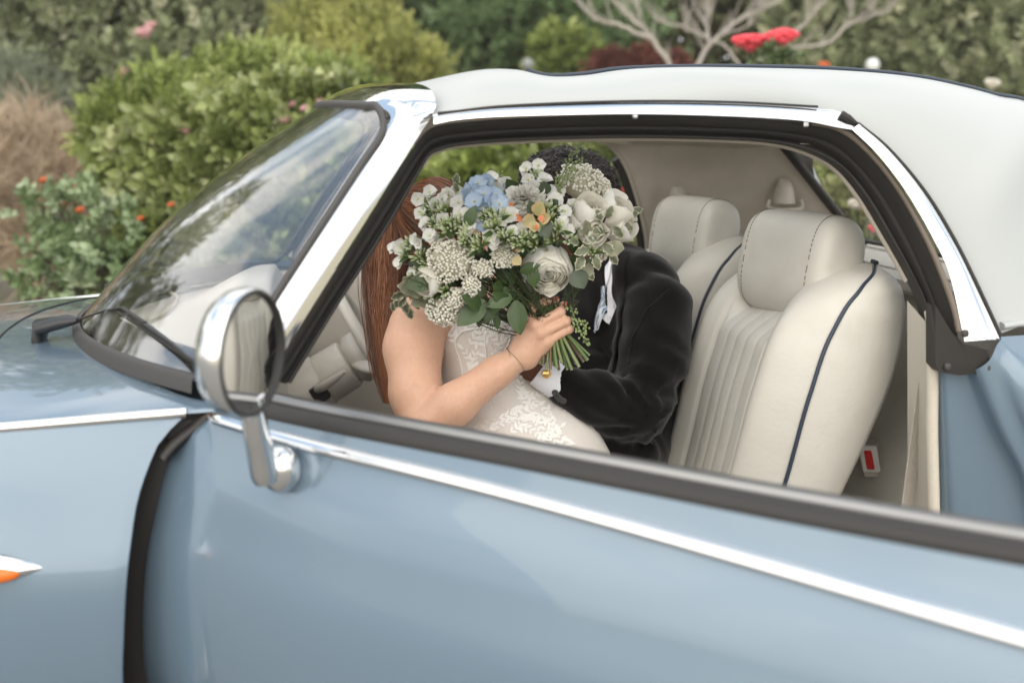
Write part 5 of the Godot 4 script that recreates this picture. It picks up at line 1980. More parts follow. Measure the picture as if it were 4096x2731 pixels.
func curls(t: Node3D, head: Vector3) -> void:
	var hm := hair_mat("black_hair", 0.42)
	var r2 := RandomNumberGenerator.new()
	r2.seed = 17
	var c := Vector3(0.6758, 1.169, -0.1649)
	var rad := Vector3(0.122, 0.088, 0.105)
	var b := Basis(Vector3.FORWARD, 0.12)
	var mb := MB.new()
	mb.tint = Color(0.008, 0.007, 0.007)
	mb.sup(Transform3D(b, c), rad * 0.93, 1.0, 1.0, 40, 24)
	mb.sup(Transform3D(Basis(), c + Vector3(0.05, -0.05, 0)), Vector3(0.075, 0.085, 0.09), 1.0, 1.0, 30, 20)
	for i in 3400:
		var v := Vector3(r2.randfn(), r2.randfn(), r2.randfn()).normalized()
		var at := c + b * (v * rad)
		if i % 4 == 0:
			v = (v + Vector3(0.5, -0.2, 0.3)).normalized()
			at = c + Vector3(0.05, -0.05, 0) + v * Vector3(0.08, 0.09, 0.093)
		if at.x < c.x - 0.06 and at.y < c.y - 0.035:
			continue
		if at.z < c.z - 0.06:
			continue
		var n := (at - c).normalized()
		var bump := 1.0 + 0.05 * sin(at.x * 130.0) * sin(at.y * 140.0 + 1.0) * sin(at.z * 120.0)
		at = c + (at - c) * bump
		var dir := (n + Vector3(r2.randfn(), r2.randfn(), r2.randfn()) * 0.55).normalized()
		var fr := frame(at, dir, Vector3(r2.randfn(), r2.randfn(), r2.randfn()).normalized())
		var rr := r2.randf_range(0.0032, 0.0065)
		var len := r2.randf_range(0.012, 0.021)
		var turns := r2.randf_range(1.3, 2.4)
		var path := PackedVector3Array()
		for k in 12:
			var u := k / 11.0
			var a := u * turns * TAU
			path.push_back(fr * Vector3(cos(a) * rr, (u - 0.4) * len, sin(a) * rr))
		var s := r2.randf_range(0.012, 0.085)
		mb.tint = Color(s, s * 0.88, s * 0.82)
		mb.tube(path, r2.randf_range(0.0008, 0.0014), 3, false)
	part(t, "curly_hair", mb, hm)


# ---- flowers
func vmat(called: String, rough := 0.55, back := 0.25) -> StandardMaterial3D:
	var m := mat(called, Color(1, 1, 1), rough)
	m.vertex_color_use_as_albedo = true
	m.cull_mode = BaseMaterial3D.CULL_DISABLED
	if back > 0.0:
		m.backlight_enabled = true
		m.backlight = Color(back, back, back)
	return m


# petal lying on a ball of radius r, from near its foot up to the angle open (from the axis), lip rolled out by flare
func ball_petal(r: float, wide: float, open: float, flare: float, rnd: RandomNumberGenerator, tall := 1.0, nu := 9, nv := 8) -> MB:
	var mb := MB.new()
	var rows := []
	var ph := rnd.randf() * TAU
	var wob := rnd.randf_range(0.02, 0.05)
	for i in nv:
		var t := float(i) / (nv - 1)
		var row := PackedVector3Array()
		for j in nu:
			var a := -1.0 + 2.0 * j / (nu - 1)
			var top := open + 0.28 * pow(absf(a), 2.5) + wob * sin(a * 5.0 + ph)
			var polar := lerpf(2.75, top, t)
			var w := wide * (0.35 + 0.65 * sin(minf(t * 1.25, 1.0) * PI / 2))
			var az := a * w / 2.0
			var lip := flare * pow(maxf(0.0, t - 0.55) / 0.45, 2.2)
			var rr := r * (1.0 + lip * 0.35 + 0.03 * absf(a)) 
			var p := Vector3(sin(polar) * cos(az), cos(polar) * tall, sin(polar) * sin(az)) * rr
			p += Vector3(cos(az), -0.55, sin(az)) * lip * r * 0.34
			p += Vector3(cos(az), 0, sin(az)) * r * 0.03 * sin(t * 9.0 + a * 4.0 + ph)
			row.push_back(p)
		rows.push_back(row)
	mb.grid(rows)
	return mb


# a bloom of petals round an axis: part with petals as its pieces
func bloom(under: Node3D, called: String, at: Transform3D, layers: Array, heart: float, heart_m: Material, petal_m: Array, seed_: int, label := "") -> void:
	var r2 := RandomNumberGenerator.new()
	r2.seed = seed_
	var mb := MB.new()
	mb.sup(Transform3D(), Vector3(heart, heart * 0.9, heart), 1.0, 1.0, 16, 10)
	var core := piece(under, called, mb.mesh(), heart_m, false, at)
	if label:
		core.set_meta("label", label)
	for l in layers:
		var shapes := [ball_petal(l.r, l.wide, l.open, l.flare, r2, l.get("tall", 1.0)).mesh(), ball_petal(l.r * 1.04, l.wide * 0.93, l.open * 1.08, l.flare * 1.15, r2, l.get("tall", 1.0)).mesh()]
		var off := r2.randf() * TAU
		for k in l.n:
			var b := Basis(Vector3.UP, off + TAU * k / l.n + r2.randf_range(-0.12, 0.12)) * Basis(Vector3(0, 0, 1), r2.randf_range(-0.05, 0.05))
			piece(core, "petal", shapes[k % 2], petal_m[r2.randi() % petal_m.size()], false, Transform3D(b.scaled(Vector3.ONE * r2.randf_range(0.96, 1.05)), Vector3.ZERO))


func floret(r2: RandomNumberGenerator, n: int, r: float, wide: float, cup: float, inner: Color, outer: Color) -> ArrayMesh:
	var mb := MB.new()
	for k in n:
		var a := TAU * k / n + r2.randf_range(-0.12, 0.12)
		var tilt := cup + r2.randf_range(-0.22, 0.3)
		var curl := r2.randf_range(-0.35, 0.25)
		var rows := []
		for i in 6:
			var t := i / 5.0
			var w := wide * r * (0.22 + 0.78 * pow(sin(PI * (0.08 + 0.8 * t)), 0.75)) * (1.0 - 0.72 * pow(t, 9.0))
			var row := PackedVector3Array()
			for j in 5:
				var s := -1.0 + j / 2.0
				var h := r * t * sin(tilt + curl * t) + 0.10 * r * s * s * (0.4 + t) + 0.03 * r * sin(s * 4.0 + k + t * 5.0)
				var q := Vector3(r * t * cos(tilt + curl * t) - 0.12 * r * s * s * t, h, s * w)
				row.push_back(q.rotated(Vector3.UP, a))
			rows.push_back(row)
		var at := mb.v.size()
		mb.grid(rows)
		for i in 6:
			for j in 5:
				mb.c[at + i * 5 + j] = inner.lerp(outer, smoothstep(0.0, 0.5, i / 5.0))
	mb.tint = inner * Color(0.9, 0.95, 0.5)
	mb.sup(Transform3D(Basis(), Vector3(0, r * 0.05, 0)), Vector3.ONE * r * 0.12, 1, 1, 8, 5)
	mb.tint = Color(0.12, 0.19, 0.05)
	mb.tube(PackedVector3Array([Vector3(0, 0, 0), Vector3(r * 0.1, -r * 1.1, 0)]), r * 0.08, 5)
	return mb.mesh()


func bud_spray(r2: RandomNumberGenerator, n: int, size: float) -> ArrayMesh:
	var mb := MB.new()
	for k in n:
		var d := Vector3(r2.randfn(0, 0.6), 1.0, r2.randfn(0, 0.6)).normalized()
		var foot := d * size * 0.35
		var len := size * r2.randf_range(0.55, 0.95)
		var fr := frame(foot, d, Vector3(1, 0, 0.2))
		var green := Color(0.10, 0.16, 0.035).lerp(Color(0.19, 0.26, 0.075), r2.randf())
		var pale := Color(0.36, 0.43, 0.20).lerp(Color(0.62, 0.64, 0.48), r2.randf())
		mb.tint = green
		mb.tube(PackedVector3Array([Vector3.ZERO, foot]), size * 0.035, 4, false)
		var rows := []
		for p in [Vector2(0.2, 0.0), Vector2(0.75, 0.16), Vector2(1.0, 0.4), Vector2(0.95, 0.65), Vector2(0.55, 0.88), Vector2(0.05, 1.0)]:
			var row := PackedVector3Array()
			for j in 6:
				var a := TAU * j / 6
				row.push_back(fr * Vector3(cos(a) * p.x * size * 0.115, p.y * len, sin(a) * p.x * size * 0.115))
			rows.push_back(row)
		var at := mb.v.size()
		mb.grid(rows, false, true)
		for i in 6:
			for j in 6:
				mb.c[at + i * 6 + j] = green.lerp(pale, smoothstep(0.25, 0.9, i / 5.0))
	# small pointed leaves below the buds
	for k in 4:
		mb.tint = Color(0.07, 0.12, 0.03)
		var a := TAU * k / 4 + r2.randf()
		mb.merge(leaf_shape(size * 1.3, size * 0.22, 0.2, 0.3, 0.0, Color(1, 1, 1), Color(1, 1, 1)), frame(Vector3.ZERO, Vector3(cos(a), 0.5, sin(a)), Vector3(0, 1, 0.1)))
	return mb.mesh()


# leaf along +y, face towards +z
func leaf_shape(len: float, wide: float, fold: float, curl: float, wave: float, mid: Color, rim: Color, rim_at := 0.72) -> MB:
	var mb := MB.new()
	var rows := []
	var n := 9
	for i in n:
		var t := float(i) / (n - 1)
		var w := wide * pow(sin(PI * pow(0.02 + 0.97 * t, 0.85)), 0.8)
		var row := PackedVector3Array()
		for j in 7:
			var s := -1.0 + j / 3.0
			var ww := w * (1.0 + wave * 0.35 * sin(t * 19.0 + s) * absf(s))
			row.push_back(Vector3(s * ww, len * t - curl * 0.2 * len * t * t, absf(s) * w * fold + wave * w * 0.55 * sin(t * 15.0 + s * 2.5) * absf(s) - curl * len * 0.45 * t * t))
		rows.push_back(row)
	mb.grid(rows)
	for i in n:
		for j in 7:
			var s := absf(-1.0 + j / 3.0)
			var t := float(i) / (n - 1)
			mb.c[i * 7 + j] = mid.lerp(rim, smoothstep(rim_at - 0.25, rim_at + 0.2, maxf(s, smoothstep(0.86, 1.0, t))))
	return mb


func rice_head(r2: RandomNumberGenerator, r: float, flat: float, n: int, bead: float, wide := 1.0) -> MB:
	var mb := MB.new()
	for i in n:
		var z := 1.0 - (i + 0.5) / n * 1.05
		var a := i * 2.39996 + r2.randf_range(-0.25, 0.25)
		var s := sqrt(maxf(0.0, 1.0 - z * z))
		var lump := 1.0 + 0.10 * sin(a * 3.0 + z * 7.0) + r2.randf_range(-0.06, 0.05)
		var p := Vector3(cos(a) * s * r * wide, z * r * flat, sin(a) * s * r) * lump
		var w := r2.randf_range(0.85, 1.12)
		var k := r2.randf_range(0.88, 1.0)
		mb.tint = Color(0.76 * k, 0.735 * k, 0.64 * k)
		mb.sup(Transform3D(Basis(), p), Vector3.ONE * bead * w * 1.12, 1.0, 1.0, 7, 5)
		if i % 4 == 0:
			mb.tint = Color(0.13, 0.15, 0.06)
			mb.tube(PackedVector3Array([p * 0.97, p * 0.5 + Vector3(0, -r * 0.35, 0), Vector3(0, -r * 1.3, 0)]), 0.0006, 4, false)
	mb.tint = Color(0.40, 0.39, 0.28)
	mb.sup(Transform3D(Basis(), Vector3(0, -0.05 * r, 0)), Vector3(r * wide * 0.92, r * flat * 0.92, r * 0.92), 1, 1, 14, 8)
	return mb


func bouquet() -> void:
	var t := thing("bouquet", "hand-tied bouquet of white roses, blue and white florets and trailing greenery", "bouquet", Vector3(0.5235, 0.8982, 0.3388))
	var r2 := RandomNumberGenerator.new()
	r2.seed = 77
	var focus := Vector3(0.5462, 0.8606, 0.3297)
	var inv := Transform3D(Basis(), -t.position)
	var white := [mat("white_petal", lin(0.84, 0.825, 0.77), 0.5), mat("cream_petal", lin(0.82, 0.79, 0.70), 0.5), mat("ivory_petal", lin(0.86, 0.85, 0.80), 0.5)]
	for m in white:
		m.cull_mode = BaseMaterial3D.CULL_DISABLED
		m.backlight_enabled = true
		m.backlight = Color(0.75, 0.74, 0.70)
	var heart := mat("green_heart", lin(0.42, 0.45, 0.20), 0.6)
	var green := vmat("foliage_green", 0.42, 0.12)
	var petal := vmat("floret_petal", 0.5, 0.6)
	# the big ranunculus, many close layers, facing out and a little down
	var rl := []
	for i in 9:
		var f := i / 8.0
		rl.push_back({"r": 0.011 + 0.036 * f, "wide": 2.0 - 0.35 * f, "open": 0.22 + 0.62 * f, "flare": 0.03 + 0.10 * f, "n": 4 + i / 2, "tall": 0.95})
	bloom(t, "ranunculus", inv * frame(Vector3(0.5014, 1.026, 0.3869), Vector3(-0.08, -0.42, 0.88), Vector3(1, 0, 0)), rl, 0.0085, heart, white, 4)
	# its fallen outer petal
	for q in [[Vector3(0.5056, 1, 0.3928), Vector3(0.06, -1, -0.1), 0.024, 0.021]]:
		var mb := leaf_shape(q[2] * 1.3, q[3], 0.15, 0.0, 0.08, Color(1, 1, 1), Color(1, 1, 1))
		piece(t, "fallen_petal", mb.mesh(), white[1], false, inv * frame(q[0], q[1], Vector3(1, 0, 0.3)))
	# white roses
	var roses := [[Vector3(0.5829, 1.139, 0.3966), 0.036, Vector3(0.15, 0.75, 0.6)], [Vector3(0.6386, 1.139, 0.3819), 0.039, Vector3(0.45, 0.7, 0.55)], [Vector3(0.5848, 1.098, 0.426), 0.031, Vector3(0.1, 0.25, 0.95)], [Vector3(0.5635, 1.117, 0.3974), 0.032, Vector3(0.0, 0.45, 0.85)], [Vector3(0.6552, 1.107, 0.3735), 0.034, Vector3(0.6, 0.2, 0.7)], [Vector3(0.2666, 1.006, 0.3759), 0.031, Vector3(-0.6, -0.1, 0.7)], [Vector3(0.2936, 1.009, 0.3652), 0.027, Vector3(-0.3, 0.1, 0.9)]]
	for i in roses.size():
		var r: float = roses[i][1]
		var ls := []
		for k in 4:
			var f := k / 3.0
			ls.push_back({"r": r * (0.34 + 0.5 * f), "wide": 2.1 - 0.4 * f, "open": 0.25 + 0.36 * f, "flare": 0.1 + 0.3 * f, "n": 3 + k / 2, "tall": 1.1})
		bloom(t, "white_rose", inv * frame(roses[i][0], roses[i][2], Vector3(1, 0, 0.2)), ls, r * 0.22, white[1], white, 20 + i)
	# rice flower heads
	for q in [[Vector3(0.5917, 1.192, 0.3084), 0.046, 0.72, 330, 0.0026, 1.1, Vector3(0.25, 0.9, 0.45)], [Vector3(0.3082, 1.048, 0.3934), 0.043, 0.7, 330, 0.0025, 1.1, Vector3(-0.45, 0.25, 0.85)], [Vector3(0.4081, 1.058, 0.4236), 0.024, 0.7, 150, 0.0021, 1.1, Vector3(-0.1, 0.3, 0.9)], [Vector3(0.2977, 0.9445, 0.3591), 0.033, 0.75, 200, 0.0029, 1.1, Vector3(-0.3, -0.5, 0.8)], [Vector3(0.3186, 0.9744, 0.3919), 0.019, 0.8, 70, 0.0029, 1.0, Vector3(0.0, 0.1, 0.95)], [Vector3(0.3458, 1, 0.4096), 0.021, 0.9, 85, 0.0024, 0.8, Vector3(-0.2, 0.0, 0.95)], [Vector3(0.3669, 1.033, 0.4193), 0.017, 0.8, 60, 0.0024, 1.2, Vector3(0.1, 0.3, 0.9)], [Vector3(0.6323, 1.183, 0.3124), 0.02, 0.8, 70, 0.0026, 1.0, Vector3(0.6, 0.5, 0.55)], [Vector3(0.3455, 1.036, 0.4012), 0.014, 0.8, 40, 0.0024, 1.2, Vector3(-0.1, 0.2, 0.9)], [Vector3(0.6013, 1.059, 0.4093), 0.017, 0.8, 60, 0.0022, 1.2, Vector3(0.4, 0.0, 0.9)]]:
		var mb := rice_head(r2, q[1], q[2], q[3], q[4], q[5])
		piece(t, "rice_flower", mb.mesh(), vmat("rice_bead", 0.6, 0.0) if not M.has("rice_bead") else M.rice_bead, false, inv * frame(q[0], q[6], Vector3(1, 0, 0.1)))
	# white pompom of narrow petals
	var pm := MB.new()
	for i in 190:
		var z := 1.0 - (i + 0.5) / 190.0 * 0.95
		var a := i * 2.39996
		var s := sqrt(1.0 - z * z)
		var d := Vector3(cos(a) * s, z, sin(a) * s)
		var k := r2.randf_range(0.85, 1.0)
		var pale := Color(0.76 * k, 0.74 * k, 0.68 * k)
		pm.merge(leaf_shape(0.017, 0.0036, 0.3, r2.randf_range(-0.6, 0.6), 0.2, pale, pale), frame(d * 0.017, (d + Vector3(r2.randfn(), r2.randfn(), r2.randfn()) * 0.25).normalized(), Vector3(r2.randf(), r2.randf(), 0.3)))
	piece(t, "scabious", pm.mesh(), petal, false, inv * frame(Vector3(0.4561, 1.163, 0.4001), Vector3(-0.1, 0.45, 0.9), Vector3(1, 0, 0)))
	# blue florets
	var blues := []
	for i in 4:
		var k := r2.randf_range(0.85, 1.1)
		blues.push_back(floret(r2, 4, 0.0215, 0.62, 0.15, Color(0.55, 0.62, 0.70) * k, Color(0.44, 0.56, 0.72) * k))
	var bl := [Vector3(0.3683, 1.194, 0.3567), Vector3(0.3875, 1.195, 0.3562), Vector3(0.355, 1.179, 0.3586), Vector3(0.3734, 1.175, 0.398), Vector3(0.3974, 1.173, 0.3915), Vector3(0.3546, 1.162, 0.4043), Vector3(0.3854, 1.159, 0.4134), Vector3(0.3474, 1.168, 0.3502), Vector3(0.4014, 1.157, 0.4088), Vector3(0.3697, 1.151, 0.4051), Vector3(0.3712, 1.121, 0.4164), Vector3(0.3808, 1.112, 0.4197), Vector3(0.4323, 1.18, 0.3589)]
	for i in bl.size():
		var d: Vector3 = (Vector3(r2.randfn() * 0.5, 0.35 + r2.randfn() * 0.4, 0.9)).normalized()
		piece(t, "blue_floret", blues[i % 4], petal, false, inv * frame(bl[i], d, Vector3(r2.randf(), 0.3, 0.4)))
	# white phlox florets
	var whites := []
	for i in 5:
		var k := r2.randf_range(0.9, 1.03)
		whites.push_back(floret(r2, 5, 0.0178, 0.62, 0.2, Color(0.70, 0.71, 0.55) * k, Color(0.80, 0.795, 0.755) * k))
	var wl := [Vector3(0.2545, 1.162, 0.2981), Vector3(0.2789, 1.175, 0.2921), Vector3(0.2994, 1.162, 0.3223), Vector3(0.2578, 1.135, 0.3259), Vector3(0.2636, 1.116, 0.3439), Vector3(0.3282, 1.157, 0.3573), Vector3(0.2968, 1.127, 0.3738), Vector3(0.3385, 1.137, 0.4029), Vector3(0.3566, 1.135, 0.4129), Vector3(0.4006, 1.139, 0.4241), Vector3(0.4202, 1.161, 0.3986), Vector3(0.4031, 1.203, 0.3121), Vector3(0.4081, 1.181, 0.3521), Vector3(0.2435, 1.086, 0.3516), Vector3(0.2693, 1.096, 0.381), Vector3(0.344, 1.119, 0.4178), Vector3(0.34, 1.106, 0.422), Vector3(0.2176, 1.067, 0.31), Vector3(0.4005, 1.123, 0.4348), Vector3(0.4741, 1.221, 0.309), Vector3(0.5011, 1.227, 0.3005), Vector3(0.5022, 1.2, 0.3565), Vector3(0.4702, 1.2, 0.3486), Vector3(0.4822, 1.174, 0.3986), Vector3(0.5117, 1.162, 0.4075), Vector3(0.5297, 1.142, 0.4206), Vector3(0.5225, 1.122, 0.4343), Vector3(0.4186, 1.108, 0.4564), Vector3(0.4422, 1.111, 0.4469), Vector3(0.4481, 1.145, 0.4152), Vector3(0.4216, 1.137, 0.4298), Vector3(0.2153, 1.035, 0.3087), Vector3(0.2374, 1.011, 0.3342), Vector3(0.3807, 1.096, 0.4421), Vector3(0.3858, 1.084, 0.4468), Vector3(0.5066, 1.178, 0.3818), Vector3(0.434, 1.173, 0.3884), Vector3(0.3278, 1.175, 0.3264), Vector3(0.3135, 1.171, 0.3217), Vector3(0.5524, 1.153, 0.3868), Vector3(0.2859, 1.152, 0.3335), Vector3(0.205, 1.063, 0.2871), Vector3(0.4757, 1.187, 0.3746), Vector3(0.532, 1.177, 0.359), Vector3(0.2504, 1.078, 0.3597), Vector3(0.4259, 1.19, 0.3348), Vector3(0.5312, 1.105, 0.4307), Vector3(0.2876, 1.089, 0.3752), Vector3(0.3276, 1.139, 0.3954), Vector3(0.4867, 1.155, 0.407), Vector3(0.4544, 1.124, 0.4408)]
	for i in wl.size():
		var out: Vector3 = (wl[i] - focus).normalized()
		var d := (out * 0.7 + Vector3(r2.randfn() * 0.35, r2.randfn() * 0.35, 0.75)).normalized()
		piece(t, "phlox_floret", whites[i % 5], petal, false, inv * frame(wl[i], d, Vector3(r2.randf(), r2.randf(), 0.4)).scaled_local(Vector3.ONE * r2.randf_range(0.8, 1.12)))
	# bud sprays
	var sprays := []
	for i in 4:
		sprays.push_back(bud_spray(r2, 15 + i, 0.0235))
	var sl := [Vector3(0.2739, 1.154, 0.3051), Vector3(0.2843, 1.152, 0.3323), Vector3(0.2969, 1.145, 0.3594), Vector3(0.2692, 1.135, 0.3243), Vector3(0.2804, 1.119, 0.367), Vector3(0.3073, 1.113, 0.4006), Vector3(0.3752, 1.144, 0.4242), Vector3(0.3362, 1.095, 0.4246), Vector3(0.2231, 1.058, 0.3163), Vector3(0.2491, 1.055, 0.3506), Vector3(0.2948, 1.114, 0.3916), Vector3(0.3721, 1.138, 0.4164), Vector3(0.4694, 1.107, 0.459), Vector3(0.4445, 1.101, 0.4615), Vector3(0.4042, 1.102, 0.467), Vector3(0.3557, 1.086, 0.4467), Vector3(0.335, 1.103, 0.421), Vector3(0.2754, 0.9841, 0.3618), Vector3(0.2936, 0.9917, 0.3875), Vector3(0.5825, 1.069, 0.4332), Vector3(0.4921, 1.204, 0.3322), Vector3(0.317, 1.127, 0.3982), Vector3(0.3821, 1.117, 0.4444), Vector3(0.4259, 1.093, 0.4627), Vector3(0.4897, 1.131, 0.4345), Vector3(0.5158, 1.142, 0.4132), Vector3(0.2334, 1.075, 0.3234), Vector3(0.2602, 1.043, 0.3594), Vector3(0.4662, 1.082, 0.4464), Vector3(0.5016, 1.094, 0.4404), Vector3(0.5377, 1.093, 0.4335), Vector3(0.3916, 1.133, 0.4374), Vector3(0.3458, 1.079, 0.4332), Vector3(0.492, 1.147, 0.4229), Vector3(0.4389, 1.084, 0.4557), Vector3(0.3273, 1.127, 0.404), Vector3(0.514, 1.111, 0.4419), Vector3(0.2447, 1.023, 0.3332)]
	for i in sl.size():
		var out: Vector3 = (sl[i] - focus).normalized()
		var d := (out + Vector3(r2.randfn() * 0.25, r2.randfn() * 0.25, 0.35)).normalized()
		var s := r2.randf_range(0.85, 1.2)
		piece(t, "bud_spray", sprays[i % 4], green, false, inv * frame(sl[i] - d * 0.012, d, Vector3(r2.randf(), r2.randf(), 0.4)).scaled_local(Vector3.ONE * s))
	# leaves: [where, along, length, half width, kind]
	var g1 := Color(0.045, 0.075, 0.022)
	var g2 := Color(0.055, 0.095, 0.03)
	var gv := Color(0.115, 0.135, 0.075)
	var cream := Color(0.62, 0.58, 0.42)
	var plain := leaf_shape(0.06, 0.016, 0.2, 0.5, 0.06, g2, g1)
	var kinds := {"dark": plain.mesh(), "broad": leaf_shape(0.072, 0.021, 0.15, 0.25, 0.05, g1 * 1.1, g1).mesh(), "round": leaf_shape(0.04, 0.019, 0.12, 0.2, 0.03, Color(0.06, 0.085, 0.05), Color(0.05, 0.07, 0.04)).mesh(), "edged": leaf_shape(0.033, 0.010, 0.25, 0.7, 0.6, gv, cream, 0.85).mesh(), "small_edged": leaf_shape(0.027, 0.0085, 0.3, 0.7, 0.6, gv * 0.8, cream, 0.75).mesh(), "peach": leaf_shape(0.03, 0.0145, 0.15, 0.3, 0.1, Color(0.34, 0.30, 0.13), Color(0.5, 0.33, 0.15)).mesh(), "orange": leaf_shape(0.015, 0.0065, 0.2, 0.5, 0.2, Color(0.55, 0.16, 0.07), Color(0.62, 0.24, 0.10)).mesh(), "grey": leaf_shape(0.05, 0.019, 0.1, 0.4, 0.35, Color(0.17, 0.18, 0.11), Color(0.26, 0.25, 0.16)).mesh()}
